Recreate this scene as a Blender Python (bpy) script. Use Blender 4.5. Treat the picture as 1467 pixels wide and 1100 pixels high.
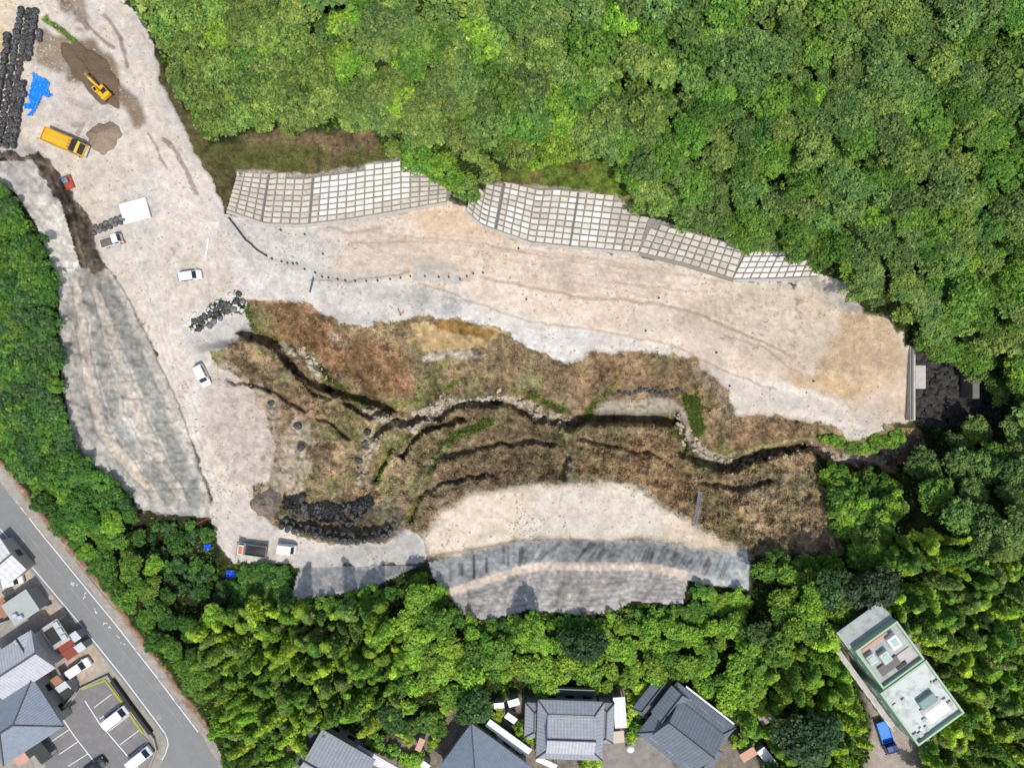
import bpy, math, random
import numpy as np
from mathutils import Vector, Matrix

# ------------------------------------------------------------------ clear
for o in list(bpy.data.objects):
    bpy.data.objects.remove(o, do_unlink=True)
SC = bpy.context.scene
COL = SC.collection

# ------------------------------------------------------------------ camera, sky, sun, exposure
S, CAMZ = 0.115, 117.0           # metres per photo pixel at z = 0, drone height above the work platform
CU, CV = 733.5, 550.0
cam = bpy.data.cameras.new('camera')
cam.sensor_fit = 'HORIZONTAL'; cam.sensor_width = 36.0
cam.lens = 36.0 * CAMZ / (1467 * S)
cam.clip_start = 1.0; cam.clip_end = 9000.0
camo = bpy.data.objects.new('camera', cam); COL.objects.link(camo)
camo.location = (0, 0, CAMZ); camo.rotation_euler = (0, 0, 0)
SC.camera = camo

SUN_EL = math.radians(65)
sh = Vector((-0.34, 0.94)).normalized()           # where shadows fall, seen from above
sun_from = Vector((-sh.x * math.cos(SUN_EL), -sh.y * math.cos(SUN_EL), math.sin(SUN_EL)))
world = bpy.data.worlds.new('World'); SC.world = world; world.use_nodes = True
wn = world.node_tree.nodes; wl = world.node_tree.links
sky = wn.new('ShaderNodeTexSky'); sky.sky_type = 'NISHITA'; sky.sun_disc = False
sky.sun_elevation = SUN_EL; sky.sun_rotation = math.atan2(sun_from.x, sun_from.y)
sky.air_density = 1.0; sky.dust_density = 2.0; sky.ozone_density = 1.0
wl.new(sky.outputs[0], wn['Background'].inputs[0]); wn['Background'].inputs[1].default_value = 0.15
sun = bpy.data.lights.new('sun', 'SUN'); sun.energy = 3.3; sun.angle = math.radians(1.2); sun.color = (1.0, 0.965, 0.91)
suno = bpy.data.objects.new('sun', sun); COL.objects.link(suno)
suno.location = (-40, -90, 160); suno.rotation_euler = (-sun_from).to_track_quat('-Z', 'Y').to_euler()
SC.view_settings.view_transform = 'Standard'; SC.view_settings.look = 'None'
SC.view_settings.exposure = 0.14; SC.view_settings.gamma = 1.0
SC.render.engine = 'CYCLES'
SC.cycles.max_bounces = 5; SC.cycles.diffuse_bounces = 3; SC.cycles.glossy_bounces = 2
SC.cycles.transmission_bounces = 3; SC.cycles.transparent_max_bounces = 4

# ------------------------------------------------------------------ helpers
rng = np.random.default_rng(11)
random.seed(5)

def lin(c):
    c = np.asarray(c, float) / 255.0
    return np.where(c <= 0.04045, c / 12.92, ((c + 0.055) / 1.055) ** 2.4)
def alb(c, k=1.28):                                # photo colour of a flat sunlit surface -> base colour
    return np.clip(lin(c) / k, 0.004, 0.85)

def W(u, v, z=0.0):
    k = S * (1 - z / CAMZ)
    return ((u - CU) * k, (CV - v) * k, z)
def PX(x, y, z):
    k = S * (1 - z / CAMZ)
    return CU + x / k, CV - y / k

def pts_in(poly, U, V):
    U = np.asarray(U, float); V = np.asarray(V, float)
    ins = np.zeros(U.shape, bool)
    n = len(poly)
    for i in range(n):
        x1, y1 = poly[i][:2]; x2, y2 = poly[(i + 1) % n][:2]
        if y1 == y2: continue
        c = ((y1 > V) != (y2 > V)) & (U < (x2 - x1) * (V - y1) / (y2 - y1) + x1)
        ins ^= c
    return ins

def dist_poly(line, U, V, closed=False):
    n = len(line); best = np.full(U.shape, 1e9); cx = np.zeros(U.shape); cy = np.zeros(U.shape)
    for i in range(n if closed else n - 1):
        x1, y1 = line[i][:2]; x2, y2 = line[(i + 1) % n][:2]
        dx, dy = x2 - x1, y2 - y1; L2 = dx * dx + dy * dy + 1e-9
        t = np.clip(((U - x1) * dx + (V - y1) * dy) / L2, 0, 1)
        px = x1 + t * dx; py = y1 + t * dy
        d = np.hypot(U - px, V - py); m = d < best
        best[m] = d[m]; cx[m] = px[m]; cy[m] = py[m]
    return best, cx, cy

# ------------------------------------------------------------------ terrain heights: break lines with heights (photo column, row, metres)
CONS = []
def line(*p, step=1.0):
    for a, b in zip(p[:-1], p[1:]):
        n = max(2, int(math.hypot(b[0] - a[0], b[1] - a[1]) / step))
        for k in range(n + 1):
            t = k / n
            CONS.append((a[0] + (b[0] - a[0]) * t, a[1] + (b[1] - a[1]) * t, a[2] + (b[2] - a[2]) * t))
def flat(poly, z):
    us = [p[0] for p in poly]; vs = [p[1] for p in poly]
    U, V = np.meshgrid(np.arange(min(us), max(us) + 1, 3.0), np.arange(min(vs), max(vs) + 1, 3.0))
    m = pts_in(poly, U, V)
    for u, v in zip(U[m], V[m]): CONS.append((u, v, z))
def lift(pts, z): return [(a, b, z) for a, b in pts]

# far frame
line((-480, -440, 6), (100, -440, 8), (733, -440, 26), (1940, -440, 30), (1940, 300, 16), (1940, 560, -6), (1940, 1540, 2), (733, 1540, 0), (-480, 1540, 0), (-480, 300, 4), (-480, -440, 6))
# west yard and haul road
line((-60, 10, 3), (30, 10, 2.6), (120, 10, 3), (175, 0, 3.2), (215, 60, 3), (230, 130, 2.5), (270, 200, 2), (325, 296, 1.1))
line((20, 30, 2.4), (15, 120, 2.0), (5, 205, 1.8)); line((60, 30, 2.3), (45, 210, 1.7), (90, 240, 1.5))
line((190, 190, 1.8), (230, 260, 1.4), (270, 330, 1.0), (330, 380, 0.4))
line((150, 240, 1.6), (190, 330, 1.0), (240, 430, 0.2), (240, 500, 0), (265, 580, -0.3), (300, 660, -0.6), (320, 740, -0.8), (400, 776, -1.0), (500, 792, -1.0), (600, 800, -1.0))
line((300, 340, 0.7), (320, 400, 0.4), (262, 458, 0.2)); line((345, 545, -0.4), (375, 572, -0.7), (385, 615, -1), (390, 660, -1.2), (372, 695, -1.0), (362, 725, -1.0))
line((300, 560, -0.3), (345, 640, -0.6))
# grid walls: foot then top
line((325, 300, 1), (380, 319, 1), (430, 321, 1), (500, 313, 1), (570, 301, 1), (640, 288, 1.2), (668, 302, 1), (690, 321, 1), (760, 346, 1), (830, 353, 1), (915, 361, 1), (980, 377, 1), (1050, 399, 1), (1110, 398, 1), (1170, 415, 0.9), (1205, 444, 0.6), (1235, 449, 0.4))
line((342, 248, 6.2), (400, 251, 6.6), (450, 253, 7), (520, 241, 7), (572, 229, 7.5), (610, 246, 6.5), (648, 277, 3.0), (660, 285, 2.6), (672, 288, 3.2), (700, 266, 7), (720, 262, 8), (800, 270, 8.6), (880, 281, 8.6), (915, 310, 7), (945, 315, 6.8), (1010, 337, 6), (1062, 352, 5.5), (1110, 349, 6.2), (1150, 365, 5.2), (1172, 390, 3.6), (1213, 404, 3.6), (1234, 438, 2.2), (1268, 450, 1.6), (1292, 478, 0.8), (1306, 492, 0))
line((340, 195, 11.2), (430, 181, 12), (530, 178, 12), (600, 200, 12.5), (730, 232, 12.5), (870, 235, 13))
line((250, 120, 4.6), (300, 205, 5.5)); line((230, 60, 5), (260, 150, 5.0), (300, 240, 3.0))
line((200, 0, 4.4), (320, 0, 11), (500, 0, 18), (700, 0, 21), (900, 0, 22), (1200, 0, 24), (1500, 0, 26))
line((700, 110, 17), (900, 120, 18.5), (1150, 180, 18), (1300, 280, 15), (1467, 300, 15)); line((1250, 410, 7), (1330, 440, 4), (1467, 440, 6))
# north bench lines on the filled platform
def step(pts, zh, zl, off=5):
    line(*lift(pts, zh)); line(*lift([(a, b + off) for a, b in pts], zl))
step([(680, 394), (740, 410), (830, 422), (940, 430), (1010, 450), (1080, 480), (1140, 510)], 0.75, 0.3)
step([(580, 401), (660, 424), (760, 458), (850, 468), (960, 488), (1040, 528), (1110, 555), (1200, 575)], 0.15, -0.25)
line((440, 400, 0.35), (580, 398, 0.35)); line((1190, 445, 0.8), (1170, 530, 0.5)); line((1290, 500, -0.4), (1290, 590, -1.6), (1240, 600, -1.8))
line((1230, 470, 0.9), (1200, 560, 0.3))
# gully: north rim
line((262, 462, 0.1), (300, 442, 0.2), (345, 414, 0.3)); line((270, 474, -0.9), (310, 466, -1.3), (352, 445, -1.4)); line((285, 495, -1.0), (320, 488, -2.3), (356, 479, -3.3))
line((352, 428, 0), (400, 430, -.2), (440, 440, -.3), (480, 460, -.3), (520, 471, -.3), (560, 455, -.3), (600, 452, -.3), (690, 465, -.4), (730, 480, -.4), (760, 500, -.5), (810, 516, -.6), (850, 506, -.6), (950, 506, -.9), (1000, 521, -1), (1040, 560, -1.2), (1053, 592, -1.4), (1100, 598, -1.5), (1170, 604, -1.9), (1220, 629, -2.3), (1262, 613, -2.3), (1304, 600, -2.2))
line((600, 488, -3.0), (690, 492, -3.0)); line((885, 556, -4.0), (975, 556, -4.0)); line((880, 571, -5.0), (970, 571, -5.0)); line((860, 592, -5.8), (962, 594, -5.8))
line((1060, 625, -5.0), (1165, 622, -4.6), (1215, 640, -5))
# stream and its cut banks
line((378, 478, -3.2), (430, 500, -4.6), (470, 533, -5.8), (530, 583, -7.2), (580, 603, -7.8), (620, 589, -8), (680, 574, -8.2), (750, 589, -8.5), (800, 599, -8.8), (840, 601, -9.2), (900, 602, -9.4), (960, 600, -9.6), (985, 628, -9.8), (1012, 652, -10), (1050, 661, -10.2), (1110, 646, -10.4), (1160, 636, -10.5), (1200, 651, -10.6), (1260, 656, -10.8), (1320, 636, -11.2))
line((300, 506, -0.1), (330, 498, -0.2), (362, 492, -0.8), (400, 502, -1.6), (440, 528, -2.8), (470, 556, -4.0), (540, 597, -5.4), (588, 619, -6.2), (640, 602, -6.4), (700, 588, -6.8), (760, 604, -7), (835, 613, -5.6), (900, 613, -5.0), (962, 613, -5.4), (985, 648, -7), (1040, 674, -7.4), (1110, 658, -7.9), (1160, 650, -8.6), (1210, 672, -9), (1260, 676, -9))
line((450, 590, -3.0), (520, 625, -5.0), (515, 660, -4.6), (495, 690, -4.4)); line((560, 650, -5.6), (550, 700, -4.8), (575, 735, -3.0))
line((400, 600, -1.4), (440, 660, -2.6), (450, 700, -3.2)); line((400, 722, -2.2), (460, 728, -4.4), (530, 735, -4.4))
line((405, 742, -2.6), (470, 752, -4.0), (530, 757, -4.0), (565, 748, -2.6)); line((401, 756, -1.0), (440, 768, -1.0), (497, 779, -1.0), (545, 775, -1.0), (575, 762, -1.0))
line((620, 672, -3.8), (700, 650, -4.4), (790, 640, -4.6), (880, 640, -4.0), (960, 670, -3.8)); line((805, 640, -5.4), (815, 680, -3.0))
line((590, 748, -1.3), (603, 771, -1.0), (640, 725, -1.1), (700, 701, -1.1), (760, 694, -1.1), (830, 691, -1.1), (900, 691, -1.1), (940, 721, -1.1), (1000, 756, -1.0), (1062, 782, -1.0))
line((1040, 720, -3.4), (1130, 710, -4.6), (1180, 700, -5.6)); line((1090, 790, -0.8), (1205, 795, -0.6), (1215, 740, -3.0))
# south shotcrete
line((430, 811, -1), (600, 811, -1), (640, 799, -1), (740, 776, -1), (800, 773, -1), (940, 776, -1), (1000, 786, -1), (1062, 797, -1))
line((618, 828, .9), (640, 842, 1.4), (740, 811, 1.4), (770, 806, 1.5), (930, 806, 1.5), (980, 817, 1.4), (1074, 841, 1.0))
line((640, 852, 1.5), (740, 823, 1.5), (770, 818, 1.6), (930, 818, 1.6), (980, 829, 1.5), (1074, 851, 1.1))
line((665, 882, 3.6), (700, 889, 3.8), (757, 874, 3.6), (830, 881, 3.9), (875, 880, 3.9), (905, 862, 3.4), (976, 866, 3.2), (990, 845, 1.9))
line((415, 861, 3.0), (480, 852, 2.6), (540, 838, 1.6), (578, 822, 0.2))
line((640, 900, 2.6), (700, 912, 2.6), (860, 905, 2.6), (980, 890, 2.2), (1080, 870, 1.2)); line((330, 815, -0.9), (320, 870, 0.4), (420, 880, 1.6), (540, 880, 1.6), (640, 900, 2.6))
line((1250, 760, 0), (1330, 780, 4), (1467, 780, 6)); line((1180, 870, 4), (1300, 860, 5)); line((1400, 900, 6), (1500, 1000, 6))
line((1300, 680, -5), (1400, 680, -1), (1467, 690, 1)); line((1100, 900, 5), (1200, 880, 4.4))
# west ridge
line((62, 222, 1.7), (76, 232, 1.7), (101, 278, 1.3), (131, 330, 1.0), (156, 384, 0.7), (186, 431, 0.3), (216, 491, 0), (251, 570, -.3), (281, 650, -.5), (304, 720, -.8))
line((46, 228, 4.4), (86, 290, 5.2), (114, 380, 5.4)); line((0, 246, 5.6), (22, 276, 6.2), (52, 322, 7.2), (82, 398, 7.2), (88, 480, 7.2), (94, 560, 7), (101, 630, 6.6), (131, 666, 5.6), (191, 712, 3.4), (198, 730, 2.4), (262, 740, 0.4), (300, 742, -.8))
line((-40, 300, 6.5), (0, 400, 7.2), (20, 540, 6.4), (60, 640, 4.6), (120, 690, 3.4)); line((215, 770, -1.2), (250, 790, -2.0), (285, 820, -1.6))
line((-60, 600, 3.5), (0, 655, 1.0), (62, 742, 0.6), (142, 838, 0.6), (222, 944, 0.6), (305, 1050, 0.6), (330, 1100, 0.8))
flat([(-60, 640), (0, 690), (50, 752), (130, 846), (212, 952), (292, 1056), (330, 1120), (330, 1200), (-200, 1200), (-200, 640)], 0.0)
flat([(400, 1050), (470, 1040), (560, 1052), (620, 1005), (760, 978), (890, 978), (970, 965), (1070, 1045), (1110, 1100), (1110, 1160), (400, 1160)], 2.0)
flat([(1190, 890), (1290, 872), (1380, 1010), (1330, 1100), (1330, 1160), (1240, 1160), (1240, 1000)], 4.0)
line((1301, 497, -.4), (1301, 545, -1.2), (1301, 602, -2.2))
# pit beyond the dam
flat([(1312, 508), (1385, 520), (1425, 555), (1412, 604), (1345, 606), (1312, 600)], -9.0)
CONS = np.array(CONS)

def upsample(a, shape):
    h, w = a.shape
    yi = np.linspace(0, h - 1, shape[0]); xi = np.linspace(0, w - 1, shape[1])
    y0 = np.minimum(yi.astype(int), h - 2); x0 = np.minimum(xi.astype(int), w - 2)
    fy = (yi - y0)[:, None]; fx = (xi - x0)[None, :]
    A = a[y0][:, x0]; B = a[y0][:, x0 + 1]; C = a[y0 + 1][:, x0]; D = a[y0 + 1][:, x0 + 1]
    return (A * (1 - fx) + B * fx) * (1 - fy) + (C * (1 - fx) + D * fx) * fy

U0, V0, U1, V1 = -480.0, -440.0, 1952.0, 1544.0
Z = None
for st, it in ((32, 500), (16, 350), (8, 250), (4, 160)):
    nx = int((U1 - U0) / st) + 1; ny = int((V1 - V0) / st) + 1
    ix = np.clip(np.round((CONS[:, 0] - U0) / st).astype(int), 0, nx - 1)
    iy = np.clip(np.round((CONS[:, 1] - V0) / st).astype(int), 0, ny - 1)
    acc = np.zeros((ny, nx)); cnt = np.zeros((ny, nx))
    np.add.at(acc, (iy, ix), CONS[:, 2]); np.add.at(cnt, (iy, ix), 1)
    fx = cnt > 0; val = np.where(fx, acc / np.maximum(cnt, 1), 0)
    Z = np.full((ny, nx), val[fx].mean()) if Z is None else upsample(Z, (ny, nx))
    Z[fx] = val[fx]
    for _ in range(it):
        P = np.pad(Z, 1, mode='edge')
        Z = 0.25 * (P[:-2, 1:-1] + P[2:, 1:-1] + P[1:-1, :-2] + P[1:-1, 2:])
        Z[fx] = val[fx]
P = np.pad(Z, 1, mode='edge')
Z = 0.5 * Z + 0.125 * (P[:-2, 1:-1] + P[2:, 1:-1] + P[1:-1, :-2] + P[1:-1, 2:])
ZC = Z

# fine raster, two photo pixels per cell
FU0, FV0, FU1, FV1, FS = -24.0, -24.0, 1492.0, 1124.0, 2.0
NX = int((FU1 - FU0) / FS) + 1; NY = int((FV1 - FV0) / FS) + 1
GU, GV = np.meshgrid(FU0 + FS * np.arange(NX), FV0 + FS * np.arange(NY))

def bil(A, u, v, u0, v0, st):
    x = np.clip((np.asarray(u, float) - u0) / st, 0, A.shape[1] - 1.001); y = np.clip((np.asarray(v, float) - v0) / st, 0, A.shape[0] - 1.001)
    x0 = x.astype(int); y0 = y.astype(int); fx = x - x0; fy = y - y0
    return (A[y0, x0] * (1 - fx) + A[y0, x0 + 1] * fx) * (1 - fy) + (A[y0 + 1, x0] * (1 - fx) + A[y0 + 1, x0 + 1] * fx) * fy

def blur(a, r):
    if r < 0.5: return a
    r = int(round(r)); k = 2 * r + 1
    for _ in range(2):
        for ax in (0, 1):
            p = np.pad(a, [(r + 1, r) if ax == i else (0, 0) for i in (0, 1)], mode='edge')
            c = np.cumsum(p, axis=ax)
            a = (np.take(c, range(k, c.shape[ax]), ax) - np.take(c, range(0, c.shape[ax] - k), ax)) / k
    return a

def fbm(cell, octs=4, seed=0, gain=0.55):
    r = np.random.default_rng(seed); out = np.zeros((NY, NX)); amp = 1.0; tot = 0
    for _ in range(octs):
        if cell < 1.0: break
        g = r.random((int(NY / cell) + 4, int(NX / cell) + 4))
        big = upsample(g, (int((g.shape[0] - 1) * cell) + 1, int((g.shape[1] - 1) * cell) + 1))
        out += amp * big[:NY, :NX]; tot += amp; amp *= gain; cell /= 2.0
    out /= tot
    return (out - out.mean()) / (out.std() + 1e-9)

N_A = fbm(40, 5, 1); N_B = fbm(40, 5, 2); N_C = fbm(12, 3, 3); N_D = fbm(4, 2, 4); N_E = fbm(90, 5, 5)
WU = GU + 3.2 * fbm(10, 3, 6); WV = GV + 3.2 * fbm(10, 3, 7); XU = GU + 1.1 * fbm(9, 3, 8); XV = GV + 1.1 * fbm(9, 3, 9)      # coordinates warped for natural edges

# ------------------------------------------------------------------ outlines of the surfaces (photo columns and rows)
PLAT = [(-30, -30), (172, -30), (180, 0), (215, 55), (232, 120), (268, 190), (300, 250), (326, 303), (380, 322), (430, 324), (500, 316), (570, 304), (640, 290), (668, 304), (690, 323), (760, 348), (830, 355), (915, 363), (980, 379), (1050, 401), (1110, 400), (1170, 417), (1205, 446), (1235, 450), (1268, 452), (1291, 480), (1304, 500), (1308, 600), (1262, 613), (1222, 630), (1172, 605), (1100, 599), (1053, 593), (1040, 561), (1000, 521), (950, 507), (850, 507), (812, 518), (760, 501), (730, 481), (690, 465), (600, 453), (560, 457), (522, 473), (480, 461), (440, 441), (400, 431), (348, 430), (346, 413), (262, 463), (272, 474), (352, 447), (360, 478), (330, 492), (298, 505), (300, 518), (345, 542), (376, 572), (386, 612), (396, 640), (386, 690), (362, 700), (362, 730), (402, 754), (440, 767), (500, 779), (548, 776), (580, 750), (602, 772), (612, 802), (590, 811), (428, 812), (380, 806), (330, 806), (305, 762), (302, 720), (280, 650), (250, 570), (215, 491), (185, 431), (155, 385), (130, 330), (100, 277), (72, 226), (-30, 215)]
GULLY = [(348, 430), (400, 431), (440, 441), (480, 461), (522, 473), (560, 457), (600, 453), (690, 465), (730, 481), (760, 501), (812, 518), (850, 507), (950, 507), (1000, 521), (1040, 561), (1053, 593), (1100, 599), (1172, 605), (1222, 630), (1262, 613), (1320, 612), (1330, 640), (1275, 672), (1165, 655), (1180, 690), (1207, 797), (1080, 795), (1074, 850), (1078, 800), (1062, 782), (1000, 756), (940, 721), (900, 691), (830, 691), (760, 694), (700, 701), (640, 725), (604, 771), (580, 750), (548, 776), (500, 779), (440, 767), (402, 754), (362, 730), (362, 700), (386, 690), (396, 640), (386, 612), (376, 572), (345, 542), (300, 518), (298, 505), (330, 492), (360, 478), (352, 447)]
TERR = [(604, 771), (640, 725), (700, 701), (760, 694), (830, 691), (900, 691), (940, 721), (1000, 756), (1062, 782), (1060, 797), (1000, 786), (940, 776), (800, 773), (740, 776), (640, 799), (612, 802)]
SHOT_S = [(614, 806), (640, 799), (740, 776), (800, 773), (940, 776), (1000, 786), (1052, 796), (1071, 783), (1074, 845), (1000, 836), (986, 830), (978, 866), (905, 861), (875, 879), (830, 881), (757, 873), (700, 889), (665, 881), (640, 850), (620, 826)]
BERM_S = [(636, 845), (740, 812), (770, 806), (930, 806), (982, 817), (985, 829), (930, 818), (770, 818), (740, 823), (642, 854)]
SHOT_SW = [(430, 812), (598, 811), (578, 821), (540, 838), (480, 852), (415, 861)]
SHOT_L = [(82, 398), (115, 382), (155, 385), (185, 431), (215, 491), (250, 570), (280, 650), (302, 720), (302, 741), (262, 739), (197, 729), (191, 711), (131, 665), (101, 630), (94, 560), (88, 480)]
SHOT_UL = [(-24, 232), (46, 228), (87, 290), (115, 382), (82, 398), (52, 322), (22, 276), (-24, 252)]
CLIFF = [(46, 228), (-24, 232), (-24, 216), (72, 226), (100, 277), (130, 330), (155, 385), (115, 382), (87, 290)]
SHOT_E = [(1110, 399), (1172, 392), (1213, 404), (1217, 422), (1236, 440), (1234, 449), (1205, 445), (1170, 416)]
GRASS = [(222, 80), (262, 150), (300, 206), (345, 196), (390, 184), (480, 190), (526, 179), (549, 212), (572, 229), (520, 241), (450, 253), (400, 251), (342, 248), (326, 301), (300, 250), (268, 190), (232, 120)]
GRASS2 = [(700, 266), (735, 240), (875, 232), (905, 268), (915, 310), (880, 281), (800, 270), (720, 262)]
WALLS = [
    dict(foot=[(325, 301), (380, 320), (430, 322), (500, 314), (570, 302), (640, 289)], top=[(648, 277), (610, 246), (572, 229), (520, 241), (450, 253), (400, 251), (342, 248)], off=[(15, -54), (10, -72), (6, -74), (2, -74), (0, -70), (4, -52)], nc=24, nr=9),
    dict(foot=[(668, 302), (690, 322), (760, 347), (830, 354), (915, 362)], top=[(945, 315), (915, 310), (880, 281), (800, 270), (720, 262), (700, 266), (672, 288)], off=[(14, -66), (14, -78), (14, -86), (14, -86), (26, -84)], nc=21, nr=10),
    dict(foot=[(915, 362), (980, 378), (1050, 400)], top=[(1064, 353), (1010, 337), (945, 315)], off=[(24, -52), (22, -50), (20, -56)], nc=11, nr=6),
    dict(foot=[(1050, 400), (1110, 399), (1172, 396)], top=[(1173, 390), (1150, 365), (1110, 349), (1064, 353)], off=[(28, -56), (26, -56), (20, -56)], nc=10, nr=7)]
PIT = [(1309, 505), (1345, 508), (1395, 520), (1440, 550), (1430, 612), (1320, 612), (1309, 600)]
ROADAREA = [(-30, 640), (2, 664), (64, 746), (144, 840), (224, 947), (302, 1050), (340, 1130), (-30, 1130)]
YARD = [(400, 1070), (470, 1052), (560, 1062), (620, 1015), (690, 1005), (760, 990), (890, 985), (970, 975), (1060, 1052), (1120, 1130), (400, 1130)]
YARD2 = [(1200, 900), (1290, 880), (1390, 1025), (1330, 1095), (1290, 1130), (1235, 1130), (1250, 1040)]

# ------------------------------------------------------------------ ground colours
BASE = np.zeros((NY, NX, 3)); AMP = np.zeros((NY, NX)); VEG = np.zeros((NY, NX))
BASE[:] = alb((66, 74, 38), 1.6); AMP[:] = 0.8
def mixin(m, c, amp=None, veg=None):
    c = np.asarray(c)
    BASE[:] = BASE * (1 - m[..., None]) + c * m[..., None]
    if amp is not None: AMP[:] = AMP * (1 - m) + amp * m
    if veg is not None: VEG[:] = VEG * (1 - m) + veg * m
def paint(poly, c, amp=None, veg=None, f=1, a=1.0, warp=True, k=1.28, patch=None):
    m = pts_in(poly, WU if warp else GU, WV if warp else GV).astype(float)
    if f: m = blur(m, f * .5)
    if patch is not None: m = m * np.clip((patch[0] - patch[1]) * patch[2] + 0.5, 0, 1)
    mixin(m * a, alb(c, k), amp, veg)
def stroke(pts, w, c, a=0.6, f=2.0, k=1.28, amp=None, veg=None, warp=True):
    us = [p[0] for p in pts]; vs = [p[1] for p in pts]; pad = w + 3 * f + 8
    i0 = max(0, int((min(us) - pad - FU0) / FS)); i1 = min(NX, int((max(us) + pad - FU0) / FS) + 1)
    j0 = max(0, int((min(vs) - pad - FV0) / FS)); j1 = min(NY, int((max(vs) + pad - FV0) / FS) + 1)
    if i1 <= i0 or j1 <= j0: return
    sl = (slice(j0, j1), slice(i0, i1))
    f = max(1.0, f * .6); d, _, _ = dist_poly(pts, (XU if warp else GU)[sl], (XV if warp else GV)[sl])
    m = np.clip((w / 2 + f - d) / (2 * f), 0, 1) * a; c = alb(c, k)
    BASE[sl] = BASE[sl] * (1 - m[..., None]) + c * m[..., None]
    if amp is not None: AMP[sl] = AMP[sl] * (1 - m) + amp * m
    if veg is not None: VEG[sl] = VEG[sl] * (1 - m) + veg * m
def dots(poly, n, c, r0=1, r1=3, a=0.7, seed=1):
    r = np.random.default_rng(seed); us = [p[0] for p in poly]; vs = [p[1] for p in poly]
    for _ in range(n):
        u = r.uniform(min(us), max(us)); v = r.uniform(min(vs), max(vs))
        if pts_in(poly, np.array([u]), np.array([v]))[0]:
            d = r.uniform(r0, r1); an = r.uniform(0, 6.28)
            stroke([(u, v), (u + math.cos(an) * d, v + math.sin(an) * d)], d, c, a, 1.5)

GULLY_MARKS = []
# platform
paint(PLAT, (222, 211, 198), 0.19, 0, f=1)
paint(PLAT, (200, 194, 186), f=1, a=0.55, patch=(N_E, 0.2, 1.2))
paint(PLAT, (222, 205, 184), f=1, a=0.5, patch=(N_A, 0.6, 1.2))
BEIGE = [(490, 330), (570, 300), (640, 290), (690, 322), (830, 355), (980, 378), (1050, 402), (1170, 415), (1232, 450), (1200, 560), (1100, 555), (960, 492), (850, 472), (760, 462), (660, 428), (580, 405), (490, 398), (470, 360)]
paint(BEIGE, (224, 206, 188), 0.22, f=5, a=0.85)
paint(BEIGE, (226, 204, 178), f=5, a=0.5, patch=(N_B, 0.3, 1.3)); paint(BEIGE, (196, 182, 164), f=5, a=0.6, patch=(N_A, 0.8, 1.5))
paint([(570, 305), (640, 292), (690, 325), (760, 350), (640, 345)], (218, 186, 148), f=5, a=0.6)
paint([(1010, 400), (1170, 420), (1228, 455), (1180, 545), (1060, 520), (1000, 450)], (206, 190, 168), 0.25, f=5, a=0.6)
paint([(1205, 448), (1266, 450), (1290, 480), (1298, 500), (1280, 545), (1220, 570), (1160, 545), (1188, 500)], (206, 180, 144), 0.35, f=2, a=0.9)
paint([(1120, 530), (1190, 540), (1250, 555), (1230, 575), (1140, 565)], (204, 172, 130), 0.3, f=4, a=0.7)
stroke([(1270, 525), (1262, 548), (1258, 560)], 5, (222, 196, 160), 0.8, 2)
paint([(1230, 560), (1285, 500), (1304, 510), (1306, 598), (1262, 612), (1215, 600)], (206, 180, 150), 0.2, f=6, a=0.6)
GREYROAD = [(330, 312), (440, 325), (480, 345), (480, 395), (580, 405), (660, 428), (760, 464), (850, 475), (900, 505), (810, 516), (760, 500), (690, 466), (600, 452), (520, 470), (440, 440), (360, 425), (300, 330)]
paint(GREYROAD, (212, 206, 196), 0.22, f=3, a=0.85)
paint([(350, 320), (455, 330), (470, 350), (380, 352)], (196, 191, 181), f=3, a=0.6)
paint([(590, 368), (655, 378), (662, 408), (592, 402)], (188, 183, 174), 0.08, f=1, a=0.9, warp=False)
paint([(590, 408), (660, 420), (730, 462), (700, 465), (600, 450)], (184, 186, 182), 0.4, f=4, a=0.7, patch=(N_C, 0.2, 1.5))
stroke([(640, 457), (710, 466), (760, 492), (800, 505), (812, 520)], 7, (228, 224, 218), 0.6, 5, amp=.4); stroke([(812, 500), (815, 535), (818, 552)], 5, (222, 212, 196), 0.8, 2)
for k_ in range(60):
    t_ = random.random(); u, v = (640 + 170 * t_, 458 + 62 * t_ ** 1.6); stroke([(u, v + random.uniform(-7, 5)), (u + random.uniform(-8, 8), v + random.uniform(-7, 7))], random.uniform(1, 4), (232, 228, 222) if random.random() < .6 else (176, 172, 166), .6, 1.2)
stroke([(820, 500), (900, 498), (960, 507)], 6, (232, 224, 212), 0.7, 3)
stroke([(960, 505), (1040, 545), (1100, 575), (1200, 590), (1240, 600)], 18, (208, 198, 186), 0.7, 6)
stroke([(1080, 545), (1150, 562), (1210, 585)], 10, (226, 220, 208), 0.7, 4)
stroke([(1052, 548), (1056, 590)], 8, (214, 206, 194), 0.7, 3)
for q in range(6):                                  # wheel tracks on the haul roads
    o = q * 3.6 - 9
    stroke([(330 + o, 320), (370 + o, 368), (450, 388 + o), (560, 420 + o), (640, 440 + o)], 2.2, (178, 174, 166), 0.35, 1.5)
    stroke([(196 + o, 30), (222 + o, 120), (258 + o, 200), (300 + o, 290), (340 + o, 350), (380, 400 + o)], 2.4, (186, 182, 174), 0.4, 1.6)
    stroke([(190 + o, 330), (215 + o, 420), (240 + o, 500), (275 + o, 590), (300 + o, 680), (330 + o, 740), (400, 778 + o)], 2.6, (228, 220, 208) if q % 2 else (192, 184, 174), 0.4, 1.6)
    stroke([(900, 500 + o), (1000, 520 + o * 1.5), (1060, 560 + o), (1200, 590 + o)], 2.0, (190, 178, 164), 0.35, 1.4)
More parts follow.
